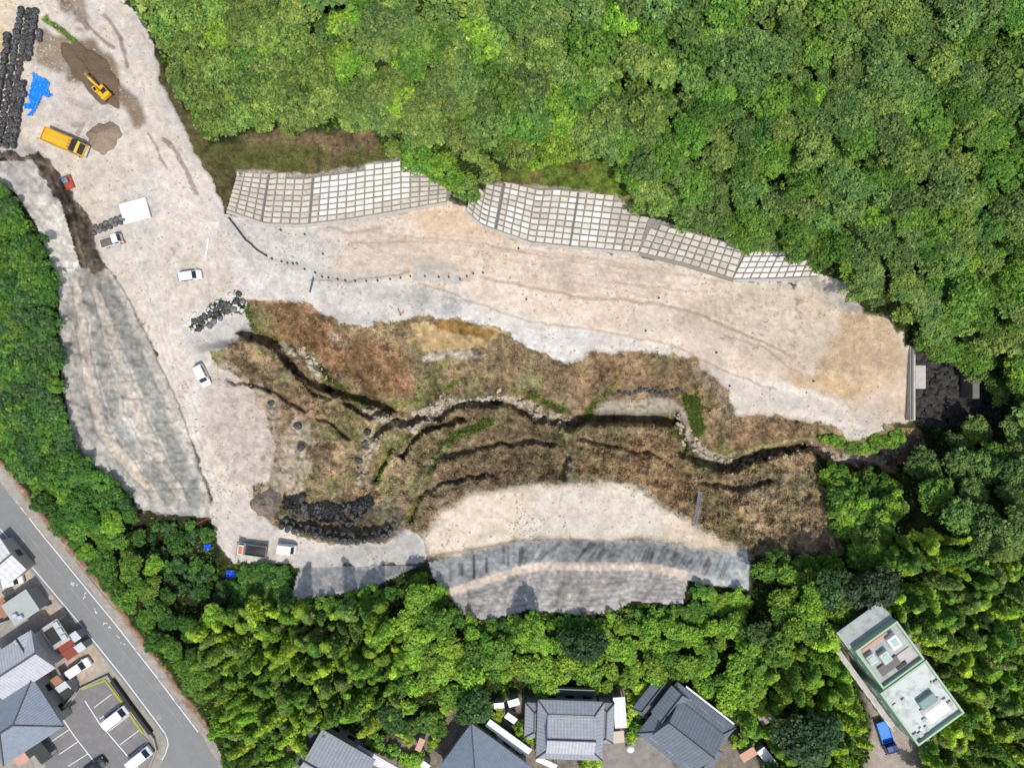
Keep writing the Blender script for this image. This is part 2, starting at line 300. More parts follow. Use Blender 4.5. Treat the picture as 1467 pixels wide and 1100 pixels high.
for a_, b_ in (((690, 397), (830, 425)), ((830, 425), (940, 433)), ((940, 433), (1010, 453)), ((1010, 453), (1080, 483)), ((1080, 483), (1140, 512))):
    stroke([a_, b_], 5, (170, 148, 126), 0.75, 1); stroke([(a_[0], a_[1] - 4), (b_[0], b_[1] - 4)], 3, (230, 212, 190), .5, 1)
for pl in ([(600, 405), (665, 428), (762, 462), (850, 472), (960, 493), (1040, 532), (1110, 560)], [(880, 405), (1000, 418)], [(700, 350), (800, 372), (900, 384)], [(500, 350), (600, 345)], [(1040, 480), (1100, 500), (1150, 540)]):
    stroke(pl, 3, (176, 152, 130), 0.7, 1)
stroke([(445, 402), (520, 401), (590, 390)], 2.5, (140, 132, 120), 0.7, 1); stroke([(470, 325), (500, 335), (530, 330), (560, 322)], 4, (168, 150, 130), 0.6, 2.5)
stroke([(913, 362), (916, 405)], 4, (196, 170, 142), 0.7, 2)
for k_ in range(90):
    u = 1030 + 130 * random.random(); v = 420 + 80 * random.random()
    if random.random() < 0.35: u, v = 1145 + random.uniform(-5, 8), random.uniform(424, 458)
    stroke([(u, v), (u + random.uniform(-5, 5), v + random.uniform(-4, 4))], random.uniform(1, 3), (140, 130, 112), 0.55, 1.2)
for k_ in range(420):                               # clods, scrapes and sprigs over the gully banks
    u, v = random.uniform(300, 1205), random.uniform(432, 795)
    if pts_in(GULLY, np.array([u]), np.array([v]))[0]: GULLY_MARKS.append((u, v, random.uniform(-7, 7), random.uniform(-5, 5), random.uniform(1.5, 6), random.choice([(206, 180, 148), (120, 96, 70), (104, 86, 62), (150, 138, 84), (184, 150, 116), (132, 124, 62)])))
for k_ in range(34):                                # track marks along the benches
    t_ = k_ / 34; o_ = 330 + 66 * t_; stroke([(520 + 30 * random.random(), o_ - 10), (700, o_ + 10 + random.uniform(-2, 2)), (860, o_ + 30 + random.uniform(-2, 2)), (1000 + random.uniform(0, 60), o_ + 62)], random.uniform(1, 2), random.choice([(190, 168, 146), (232, 216, 196), (200, 182, 160)]), .4, 1)
for k_ in range(26):
    a_ = random.uniform(-14, 14); u0, v0 = random.choice([(300, 620), (330, 660), (345, 600), (220, 360), (260, 350), (250, 250), (160, 260), (330, 380)]); r_0 = random.uniform(14, 46); th = random.uniform(0, 6.28); c_ = random.choice([(188, 176, 162), (236, 226, 212)])
    for dr in (0, 5): stroke([(u0 + a_ + math.cos(th + q * .25) * (r_0 + dr), v0 + math.sin(th + q * .25) * (r_0 + dr)) for q in range(9)], 1.4, c_, .5, 1)
dots(BEIGE, 260, (176, 150, 124), 1, 4, 0.45, 3); dots(GREYROAD, 120, (160, 156, 150), 1, 3, 0.45, 4)
# west yard
paint([(20, 20), (40, -10), (0, -20), (-30, 60), (-30, 130), (0, 120)], (222, 204, 172), f=4, a=0.8)
stroke([(0, 45), (5, 70)], 12, (196, 168, 122), 0.7, 4)
paint([(70, -20), (120, -20), (132, 40), (110, 45)], (150, 128, 108), 0.4, f=2, a=0.85, patch=(N_C, -0.5, 1.2))
paint([(60, 40), (110, 62), (100, 100), (50, 92)], (150, 132, 112), 0.2, f=2, a=0.95)
paint([(110, 60), (140, 62), (160, 80), (175, 115), (208, 165), (208, 178), (192, 184), (170, 150), (130, 130), (98, 112)], (142, 124, 104), 0.3, f=2, a=0.95)
paint([(80, 105), (170, 160), (150, 190), (70, 165)], (204, 192, 180), 0.3, f=3, a=0.6); stroke([(105, 145), (125, 155)], 10, (160, 150, 140), 0.5, 5)
stroke([(105, 180), (117, 178), (113, 190)], 8, (150, 138, 124), 0.7, 2)
for pl, w_ in (([(235, 200), (255, 222), (268, 250), (283, 278)], 7), ([(150, 20), (175, 60), (182, 95)], 5), ([(125, 35), (150, 60), (165, 70)], 4), ([(212, 190), (238, 240)], 3), ([(90, -5), (125, 40)], 8)):
    stroke(pl, w_, (146, 130, 116), 0.75, 1.5, amp=0.4)
stroke([(65, 26), (85, 42), (108, 60)], 9, (96, 128, 40), 0.95, 2, amp=0.6, veg=1.0)
paint([(180, 330), (250, 330), (250, 470), (200, 420)], (206, 200, 190), f=8, a=0.5); paint([(240, 330), (330, 330), (340, 408), (262, 456), (235, 400)], (212, 200, 184), f=6, a=0.6)
stroke([(297, 370), (300, 435)], 3, (192, 182, 168), 0.6, 1.5)
stroke([(246, 355), (249, 362)], 5, (150, 142, 134), 0.7, 2)
dots([(180, 330), (340, 330), (340, 410), (230, 440)], 80, (170, 160, 150), 1, 3, 0.5, 8)
paint([(245, 462), (275, 476), (352, 450), (360, 478), (330, 490), (285, 508), (262, 492)], (190, 188, 182), 0.2, f=2, a=0.9)
stroke([(243, 400), (250, 470), (290, 520), (320, 600)], 10, (226, 214, 196), 0.5, 5)
paint([(300, 520), (345, 545), (378, 575), (392, 640), (380, 690), (330, 690), (290, 590)], (206, 192, 178), 0.35, f=4, a=0.8)
dots([(300, 520), (345, 545), (378, 575), (392, 640), (380, 690), (330, 690), (290, 590)], 120, (176, 160, 146), 2, 6, 0.45, 9)
paint([(310, 700), (350, 705), (360, 730), (400, 756), (430, 790), (330, 800), (308, 750)], (208, 200, 190), f=4, a=0.6)
paint([(425, 786), (560, 775), (600, 770), (612, 800), (590, 811), (430, 811)], (184, 184, 180), 0.15, f=3, a=0.7)
paint([(560, 742), (582, 745), (602, 772), (560, 785)], (192, 190, 184), 0.2, f=2, a=0.9)
paint([(362, 704), (398, 706), (404, 745), (392, 750), (366, 730)], (150, 136, 122), 0.6, f=2, a=0.9)
# gully: dead plants, rock, weeds
paint(GULLY, (168, 142, 112), 0.7, 0.8, f=1)
paint(GULLY, (196, 168, 134), f=1, a=0.75, patch=(N_A, 0.3, 1.2)); paint(GULLY, (136, 116, 88), f=1, a=0.6, patch=(N_B, 0.5, 1.4)); paint(GULLY, (206, 188, 162), f=1, a=0.7, veg=.3, patch=(N_C + .5 * N_B, 1.5, 1.6))
paint(GULLY, (132, 132, 70), f=1, a=0.6, veg=1.0, patch=(N_C + N_A * 0.6, 1.0, 1.4))
for pl, w_ in (([(355, 440), (365, 470), (385, 482), (420, 500)], 9), ([(440, 500), (470, 545), (520, 580)], 12), ([(560, 582), (620, 565), (660, 545)], 10), ([(760, 565), (800, 585), (845, 590)], 12), ([(845, 590), (870, 560), (885, 540)], 12), ([(985, 560), (995, 590), (1000, 610)], 26), ([(500, 600), (520, 640)], 8), ([(1040, 650), (1100, 636), (1160, 628)], 7), ([(700, 605), (650, 625), (600, 690), (592, 740)], 16), ([(470, 690), (520, 680)], 7), ([(600, 620), (560, 640), (540, 690)], 12), ([(1030, 765), (1040, 740)], 12), ([(955, 610), (985, 640)], 7)):
    stroke(pl, w_, (124, 136, 54), 0.75, 5, veg=1.0, amp=0.8)
paint([(365, 432), (430, 438), (500, 480), (585, 505), (590, 570), (540, 575), (470, 520), (400, 480)], (172, 128, 94), 0.7, 0.9, f=5, a=0.6)
paint([(470, 470), (510, 475), (500, 500), (470, 495)], (186, 160, 138), f=4, a=0.6)
paint([(585, 462), (690, 468), (708, 475), (705, 500), (610, 505), (590, 490)], (200, 168, 120), 0.5, 0.3, f=1, a=0.9)
stroke([(630, 466), (670, 470), (703, 478)], 16, (150, 112, 56), 0.8, 3, amp=0.7, veg=0.9)
stroke([(605, 512), (640, 506), (690, 508)], 10, (206, 188, 168), 0.7, 4)
paint([(812, 520), (850, 508), (950, 508), (1000, 522), (1038, 560), (1048, 590), (985, 560), (870, 550), (830, 600), (815, 590)], (172, 140, 110), 0.6, 0.5, f=4, a=0.75)
stroke([(990, 530), (1030, 560), (1045, 592)], 18, (150, 138, 122), 0.6, 4)
paint([(1055, 595), (1172, 606), (1170, 628), (1040, 642)], (164, 132, 104), 0.7, 0.9, f=3, a=0.8)
paint([(590, 700), (700, 640), (800, 625), (810, 690), (700, 700), (630, 725), (595, 760)], (152, 128, 102), 0.8, 1.0, f=4, a=0.6)
paint([(830, 630), (960, 625), (1000, 690), (1060, 720), (1180, 700), (1203, 792), (1080, 790), (1000, 750), (930, 712), (890, 690), (830, 690)], (186, 150, 112), 0.8, 1.0, f=4, a=0.7)
paint([(1030, 680), (1180, 680), (1200, 790), (1090, 790)], (188, 164, 134), 0.8, 1.0, f=5, a=0.6, patch=(N_A, -0.2, 1.5))
for u_, v_ in ((1045, 745), (1100, 690), (880, 640), (650, 690)): stroke([(u_ - 12, v_), (u_ + 12, v_ + 4)], 14, (108, 96, 70), 0.5, 6)
paint([(805, 640), (820, 645), (830, 690), (808, 690)], (186, 166, 142), 0.5, 0.2, f=2, a=0.8)
stroke([(600, 620), (560, 660), (590, 700)], 5, (196, 180, 158), 0.5, 3); stroke([(640, 640), (606, 678), (596, 710)], 5, (190, 184, 172), 0.7, 2)
paint([(400, 690), (470, 690), (520, 690), (500, 715), (420, 710)], (176, 152, 122), 0.6, 0.5, f=3, a=0.7)
paint([(420, 600), (440, 610), (430, 690), (395, 690), (395, 640)], (200, 182, 164), 0.4, 0.1, f=5, a=0.7)
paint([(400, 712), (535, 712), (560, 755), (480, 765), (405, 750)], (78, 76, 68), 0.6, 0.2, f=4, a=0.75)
paint([(535, 720), (560, 710), (582, 745), (565, 770)], (140, 134, 120), 0.5, 0.1, f=3, a=0.7)
for u, v, a_, b_, w_, c_ in GULLY_MARKS: stroke([(u, v), (u + a_, v + b_)], w_, c_, .55, 1.6)
RAG = [(300, 512), (350, 535), (395, 565), (440, 600), (450, 640), (440, 700), (400, 712), (366, 704), (380, 640), (360, 570)]
paint(RAG, (216, 200, 184), .4, .1, f=1, a=.85, patch=(N_C + .6 * N_D + .5 * N_A, -.25, 2.0)); paint(RAG, (190, 160, 134), .5, .2, f=1, a=.6, patch=(N_D + N_B, .9, 1.5))
paint(GULLY, (150, 142, 104), f=1, a=.45, patch=(N_B * -.7 + N_C * .6, .4, 1.2))
paint([(365, 432), (430, 438), (500, 480), (590, 505), (600, 560), (540, 575), (470, 525), (400, 482)], (150, 108, 78), .7, .9, f=3, a=.55, patch=(N_A + N_C * .5, -.2, 1.0))
paint([(588, 463), (690, 468), (708, 476), (702, 500), (615, 506), (594, 490)], (226, 192, 144), 0.4, 0, f=1, a=0.95)
stroke([(632, 467), (668, 471), (702, 478)], 13, (186, 140, 76), 0.85, 3, amp=0.6, veg=0.15); stroke([(606, 515), (640, 508), (690, 510)], 8, (222, 206, 188), 0.8, 3, veg=0)
stroke([(820, 548), (816, 570), (824, 588)], 14, (196, 172, 146), .6, 4); stroke([(475, 478), (492, 492)], 10, (206, 184, 164), .6, 3, veg=.2)
# stream rock
STREAM = [[(405, 496), (440, 512), (456, 538)], [(530, 590), (560, 606), (590, 612), (640, 588)], [(600, 594), (640, 578), (720, 574), (768, 582)], [(765, 592), (800, 598), (822, 602)], [(540, 620), (528, 650), (516, 690)]]
for pl in STREAM: stroke(pl, 12, (206, 190, 166), 0.9, 2, amp=0.8, veg=0)
for pl in STREAM:
    for k_ in range(26):
        i_ = random.randrange(len(pl) - 1); t_ = random.random(); u = pl[i_][0] + (pl[i_ + 1][0] - pl[i_][0]) * t_; v = pl[i_][1] + (pl[i_ + 1][1] - pl[i_][1]) * t_ + random.uniform(-7, 7)
        stroke([(u, v), (u + random.uniform(-8, 8), v + random.uniform(-2, 2))], random.uniform(1.5, 4), random.choice([(222, 208, 186), (150, 134, 110), (120, 116, 70), (186, 170, 146)]), .7, 1.2)
paint([(862, 575), (965, 572), (972, 590), (962, 598), (850, 596)], (196, 182, 164), 0.3, 0, f=2, a=0.95)
stroke([(972, 588), (985, 625), (1005, 648), (1040, 660)], 13, (204, 190, 172), 0.9, 2.5, amp=0.5, veg=0)
stroke([(1030, 657), (1090, 640), (1165, 628)], 4, (206, 190, 150), 0.8, 2, veg=0.1)
stroke([(1050, 662), (1110, 648), (1165, 642)], 7, (150, 142, 134), 0.8, 2, amp=0.6, veg=0)
stroke([(1165, 642), (1210, 655), (1262, 660), (1275, 640), (1320, 636)], 13, (190, 178, 168), 0.9, 3, amp=0.6, veg=0)
# terrace
paint(TERR, (230, 214, 192), 0.2, 0, f=3)
paint(TERR, (206, 186, 160), f=3, a=0.6, patch=(N_A, 0.2, 1.2)); paint([(760, 700), (900, 700), (940, 740), (960, 772), (740, 776)], (214, 206, 194), f=8, a=0.6)
stroke([(806, 700), (802, 725), (780, 750), (750, 765)], 2.5, (190, 172, 150), 0.7, 1.5); stroke([(620, 796), (700, 782), (745, 775), (900, 774)], 4, (150, 132, 92), 0.6, 2, veg=0.5)
stroke([(690, 768), (720, 762)], 8, (190, 182, 168), 0.5, 4)
# shotcrete
for pg, c_ in ((SHOT_S, (190, 184, 176)), (SHOT_SW, (188, 184, 178)), (SHOT_L, (184, 179, 168)), (SHOT_UL, (206, 198, 184)), (SHOT_E, (190, 178, 162))):
    paint(pg, c_, 0.25, 0, f=0, warp=False, k=1.12)
    paint(pg, (158, 154, 146), f=1, a=0.6, patch=(N_C + N_A, 0.5, 0.9), k=1.12); paint(pg, (216, 204, 186), f=1, a=0.5, patch=(N_B + N_D * .4, 0.9, 1.0), k=1.12)
paint([(614, 806), (640, 799), (740, 776), (800, 773), (940, 776), (1000, 786), (1052, 796), (1040, 832), (980, 817), (930, 806), (770, 806), (740, 812), (636, 845), (620, 826)], (164, 164, 162), f=0, a=.75, warp=False, k=1.12)
paint(BERM_S, (222, 204, 184), 0.2, 0, f=1, warp=False)
paint([(1030, 797), (1071, 783), (1074, 843), (1010, 835)], (186, 196, 196), f=2, a=0.6, warp=False, k=1.12)
r_ = random.Random(3)
def lerp(pl, t):
    n = len(pl) - 1; i = min(int(t * n), n - 1); f = t * n - i
    return (pl[i][0] + (pl[i + 1][0] - pl[i][0]) * f, pl[i][1] + (pl[i + 1][1] - pl[i][1]) * f)
fs = [(640, 800), (740, 778), (800, 775), (940, 778), (1000, 788), (1050, 798)]; bs = [(640, 842), (740, 811), (770, 806), (930, 806), (980, 817), (1040, 832)]
ts = [(665, 878), (700, 886), (757, 872), (830, 879), (900, 862), (976, 864)]; 
b2 = [(648, 852), (745, 823), (775, 819), (880, 819), (930, 819), (980, 830)]
for _ in range(80):                                 # rain stains running down the sprayed concrete
    t = r_.random(); a = lerp(fs, t); b = lerp(bs, t); f0 = r_.uniform(0, .4); f1 = r_.uniform(.5, 1)
    stroke([(b[0] + (a[0] - b[0]) * f0, b[1] + (a[1] - b[1]) * f0), (b[0] + (a[0] - b[0]) * f1, b[1] + (a[1] - b[1]) * f1)], r_.uniform(1.5, 4), (104, 105, 105), r_.uniform(.4, .85), 1, warp=False)
    t = r_.random(); a = lerp(b2, t); b = lerp(ts, t)
    stroke([a, (a[0] + (b[0] - a[0]) * r_.uniform(.4, 1), a[1] + (b[1] - a[1]) * r_.uniform(.4, 1))], r_.uniform(2, 6), (214, 204, 190) if r_.random() < .4 else (134, 134, 130), r_.uniform(.2, .5), 2)
for q_ in (.15, .3, .5, .68, .85): stroke([(a[0] + (b[0] - a[0]) * q_, a[1] + (b[1] - a[1]) * q_) for a, b in zip(b2, ts)], 2, (138, 134, 126), .55, 1)
fl = [(155, 388), (185, 431), (215, 491), (250, 570), (280, 650), (302, 720)]; tl = [(90, 410), (88, 480), (94, 560), (105, 635), (150, 680), (195, 712)]
stroke([(a + 1, b) for a, b in fl], 3, (112, 106, 96), .8, 1); stroke([(a - 6, b) for a, b in fl], 5, (206, 196, 180), .6, 1)
for fr, w_, c_, a_ in ((0.95, 16, (206, 200, 188), .6), (0.72, 12, (214, 198, 178), .8), (0.55, 16, (146, 146, 138), .6), (0.38, 7, (214, 198, 178), .75), (0.2, 22, (146, 147, 140), .7), (0.02, 5, (196, 190, 178), .6), (0.85, 14, (186, 180, 168), .5)):
    stroke([(a[0] + (b[0] - a[0]) * fr + r_.uniform(-2, 2), a[1] + (b[1] - a[1]) * fr) for a, b in zip(fl, tl)], w_, c_, a_, 2.5)
for fr in (.30, .47, .64, .79):
    stroke([(a[0] + (b[0] - a[0]) * fr, a[1] + (b[1] - a[1]) * fr) for a, b in zip(fl, tl)], 1.8, (122, 117, 108), .6, 1)
for v_ in (408, 438, 466, 500, 520, 545, 572, 604, 618, 645, 662, 690, 702):       # level lifts
    uf = float(np.interp(v_, [p[1] for p in fl], [p[0] for p in fl])); a0 = r_.uniform(6, 40); a1 = a0 + r_.uniform(30, 80)
    stroke([(uf - a0, v_ - 2), (max(uf - a1, 96), v_ + 2)], 2, (118, 113, 104), .55, 1)
for _ in range(70):
    t = r_.random(); f0 = r_.random(); a = lerp(fl, t); b = lerp(tl, t); p = (a[0] + (b[0] - a[0]) * f0, a[1] + (b[1] - a[1]) * f0)
    stroke([p, (p[0] - r_.uniform(3, 14), p[1] - r_.uniform(1, 7))], r_.uniform(1.5, 6), r_.choice([(120, 120, 114), (200, 188, 170), (112, 108, 100)]), r_.uniform(.25, .6), 1.5)
paint([(120, 380), (150, 384), (165, 410), (118, 398)], (198, 186, 168), f=2, a=0.6)
for _ in range(40):
    u, v = r_.uniform(420, 590), r_.uniform(812, 858)
    if pts_in(SHOT_SW, np.array([u]), np.array([v]))[0]: stroke([(u, v), (u + r_.uniform(-8, 8), v + r_.uniform(2, 10))], r_.uniform(1.5, 4), (150, 148, 142) if r_.random() < .6 else (206, 202, 194), .5, 1.5)
paint(CLIFF, (132, 118, 102), 0.7, 0, f=1); paint(CLIFF, (104, 97, 88), f=1, a=0.7, patch=(N_C, 0.2, 1.5))
stroke([(40, 226), (75, 240), (100, 300), (118, 370)], 4, (196, 170, 136), 0.6, 2)
# grass above the wall
paint(GRASS, (102, 92, 60), 0.55, 1.0, f=2, k=1.2); paint(GRASS, (86, 96, 44), f=2, a=0.6, patch=(N_C + N_B, 0.4, 1.0), k=1.2)
paint([(345, 198), (390, 184), (480, 190), (526, 179), (545, 210), (480, 222), (420, 206), (360, 206)], (136, 112, 88), 0.6, 1.0, f=4, a=0.65, k=1.2)
paint(GRASS2, (110, 128, 50), 0.6, 1.0, f=3); paint(GRASS2, (140, 116, 76), f=3, a=0.6, patch=(N_C, 0.6, 1.2))
for w in WALLS: paint(w['foot'] + w['top'], (158, 152, 142), 0.3, 0, f=0, warp=False)
stroke([(342, 246), (400, 249), (450, 251), (520, 239), (572, 227)], 6, (190, 180, 168), 0.7, 2); stroke([(700, 266), (800, 272), (880, 284), (912, 308)], 9, (184, 170, 150), 0.7, 3)
paint(PIT, (52, 50, 46), 0.8, 0, f=2, k=1.5)  # shade of the deep pit below the trees painted into the dark rock colour
paint([(190, 735), (262, 742), (300, 750), (300, 800), (330, 830), (300, 880), (240, 840), (200, 780)], (60, 54, 42), 0.7, 0.3, f=4)  # dark brown tangle, with the hollow's shade painted into the ground colour
paint(ROADAREA, (176, 168, 156), 0.3, 0, f=1, warp=False)
for pg, c_ in (([(0, 790), (30, 805), (75, 860), (40, 895), (0, 860)], (206, 192, 172)), ([(60, 880), (90, 868), (150, 945), (118, 985), (100, 960), (70, 915)], (196, 178, 158)), ([(0, 700), (100, 830), (70, 850), (0, 770)], (168, 160, 150))): paint(pg, c_, 0.25, 0, f=3)
paint([(60, 990), (110, 960), (118, 990), (85, 1020)], (170, 162, 140), .3, 0, f=2)
stroke([(0, 662), (64, 744), (144, 838), (224, 946), (302, 1050)], 7, (176, 140, 112), 0.8, 3, amp=0.5, veg=0.3)
paint(YARD, (140, 130, 116), 0.4, 0.1, f=3); paint([(880, 1010), (960, 1075), (970, 1120), (840, 1120), (850, 1085)], (150, 144, 136), .15, 0, f=2)
paint(YARD2, (176, 164, 150), 0.25, 0, f=3)
N_F = fbm(2, 1, 41); N_G = fbm(6, 3, 42)                # fine mottling of the soil itself
def streak(seed, sx, sy, cell=16): return bil(fbm(cell, 4, seed), (GU - FU0) * sx + FU0, (GV - FV0) * sy + FV0, FU0, FV0, FS)
N_V = streak(51, 1.0, .28); N_H = streak(52, .25, 1.0)
shot_ = np.zeros((NY, NX), bool)
for pg in (SHOT_S, SHOT_SW): shot_ |= pts_in(pg, GU, GV)
LOWA = np.clip((AMP - .3) / .4, 0, 1)
BASE *= (1 + (.035 + .10 * LOWA) * N_G + (.05 + .12 * LOWA) * N_F + (.04 + .08 * LOWA) * N_D)[..., None].clip(.4, 1.7)
BASE *= np.where(shot_, 1 + .06 * N_V + .06 * N_H + .06 * N_F, 1)[..., None]
BASE *= np.where(pts_in(SHOT_L, GU, GV) | pts_in(SHOT_UL, GU, GV), 1 + .07 * streak(53, 1.0, .3) + .05 * N_G + .06 * N_F, 1)[..., None]
bm = pts_in(PLAT, GU, GV) & (GU > 450)
BASE *= np.where(bm, 1 + .04 * N_H, 1)[..., None]; BASE *= np.where(pts_in(GULLY, GU, GV), 1 + .10 * N_V, 1)[..., None]; BASE *= np.where(pts_in(GULLY, GU, GV)[..., None], np.array([.88, .91, .87]), 1.0)
BASE = np.clip(BASE, 0.01, 0.8)

# small relief
gm = blur(pts_in(GULLY, GU, GV).astype(float), 5); pm = blur(pts_in(PLAT, GU, GV).astype(float), 2); tm = blur(pts_in(TERR, GU, GV).astype(float), 2)
shm = np.zeros((NY, NX))
for pg in (SHOT_S, SHOT_L, SHOT_UL, SHOT_SW, SHOT_E): shm = np.maximum(shm, pts_in(pg, GU, GV).astype(float))
shm = blur(shm, 2); clm = blur(pts_in(CLIFF, GU, GV).astype(float), 2)
ridg = np.abs(fbm(22, 4, 31)); ridg2 = np.abs(fbm(9, 3, 32))
HFN = bil(ZC, GU, GV, U0, V0, 4.0); smk = np.zeros((NY, NX))
for pl in STREAM: smk = np.maximum(smk, dist_poly(pl, GU, GV)[0] < 9)
smk = blur(smk.astype(float), 2)
HFN = HFN + gm * (0.5 * (ridg - 0.8) + 0.3 * (ridg2 - .8) + 0.10 * N_D + .05 * N_F + .28 * np.abs(N_V)) + smk * (.45 * (np.abs(fbm(6, 3, 61)) - .8) + .12 * N_F) + (pm + tm) * (0.05 * N_A + 0.035 * N_C + 0.02 * N_D) + shm * (0.10 * N_C + 0.05 * N_D) + clm * (0.35 * (ridg2 - 0.8) + .08 * N_D)
def carve(pts, w, depth, lip=.5):
    us = [p[0] for p in pts]; vs = [p[1] for p in pts]; i0 = max(0, int((min(us) - 40 - FU0) / FS)); i1 = int((max(us) + 40 - FU0) / FS); j0 = int((min(vs) - 40 - FV0) / FS); j1 = int((max(vs) + 40 - FV0) / FS); sl = (slice(j0, j1), slice(i0, i1))
    xu, xv = GU[sl] + 1.3 * N_C[sl] + .8 * N_D[sl], GV[sl] + 1.8 * N_C[sl] + 1.0 * N_G[sl]; d, cx, cy = dist_poly(pts, xu, xv); so = xv > cy
    t = np.where(so, np.clip((w * .45 - d) / 2.2, 0, 1), np.clip((w * 1.25 - d) / (w * .8), 0, 1)); t = t * t * (3 - 2 * t)
    HFN[sl] += -depth * t + np.where(so, lip * np.exp(-((d - w * .8) / 6.0) ** 2), 0) * (d > w * .45)
for pts_, w_, dp, lp in (([(350, 481), (368, 485), (386, 491), (404, 508), (412, 522), (428, 536), (450, 548), (470, 561)], 9, 2.4, .5), ([(405, 512), (430, 545), (452, 566), (474, 572)], 5, 1.0, .4), ([(474, 563), (500, 571), (535, 578), (556, 590)], 8, 2.4, .5), ([(496, 580), (512, 590), (530, 597), (545, 596)], 6, 1.8, .3), ([(541, 630), (550, 614), (562, 608), (585, 607), (604, 600)], 7, 2.0, .4), ([(578, 655), (592, 636), (612, 616), (636, 612), (660, 604)], 6, 1.8, .5), ([(628, 600), (644, 590), (664, 583), (688, 580), (712, 577)], 7, 2.0, .4), ([(712, 577), (740, 586), (765, 600), (800, 606), (826, 612)], 6, 1.6, .3), ([(815, 616), (838, 606), (862, 600), (900, 603), (962, 606)], 10, 1.6, .6), ([(964, 592), (976, 620), (984, 648)], 5, 1.2, .2), ([(978, 654), (1005, 666), (1040, 673), (1072, 664), (1105, 651), (1150, 641)], 8, 2.2, .5), ([(1150, 641), (1200, 660), (1250, 668)], 6, 1.2, .3), ([(455, 600), (478, 612), (500, 630)], 4, .9, .2), ([(540, 690), (548, 668), (560, 648)], 5, 1.2, .3), ([(640, 655), (700, 640), (760, 632), (795, 640)], 5, .8, .4), ([(806, 640), (812, 660), (810, 690)], 6, 1.0, .2), ([(835, 632), (880, 640), (930, 650), (960, 668)], 4, .7, .3), ([(1010, 690), (1060, 700), (1100, 690)], 5, .8, .4), ([(330, 545), (380, 556), (420, 580), (440, 590)], 4, .7, .3), ([(590, 748), (600, 715), (640, 690), (700, 680)], 4, .7, .4)): carve(pts_, w_ * 1.2, dp * 1.35, lp * 1.2)
hard = pts_in([(-30, 640), (2, 664), (64, 746), (144, 840), (224, 947), (302, 1050), (340, 1130), (-30, 1130)], GU, GV)
def HF(u, v):
    u = np.asarray(u, float); v = np.asarray(v, float)
    inside = (u > FU0) & (u < FU1) & (v > FV0) & (v < FV1)
    return np.where(inside, bil(HFN, u, v, FU0, FV0, FS), bil(ZC, u, v, U0, V0, 4.0))
def G(u, v, dz=0.0):
    z = float(HF(u, v)); return W(u, v, z + dz) if dz == 0 else (W(u, v, z)[0], W(u, v, z)[1], z + dz)
def hf1(u, v):
    if FU0 < u < FU1 - 2 and FV0 < v < FV1 - 2: A, x, y = HFN, (u - FU0) / FS, (v - FV0) / FS
    else: A, x, y = ZC, min(max((u - U0) / 4, 0), ZC.shape[1] - 1.001), min(max((v - V0) / 4, 0), ZC.shape[0] - 1.001)
    i, j = int(x), int(y); fx, fy = x - i, y - j
    return (A[j, i] * (1 - fx) + A[j, i + 1] * fx) * (1 - fy) + (A[j + 1, i] * (1 - fx) + A[j + 1, i + 1] * fx) * fy
def ground_at(x, y):
    z = 0.0
    for _ in range(10):
        u, v = PX(x, y, z); z = 0.5 * z + 0.5 * hf1(u, v)
    return float(z)

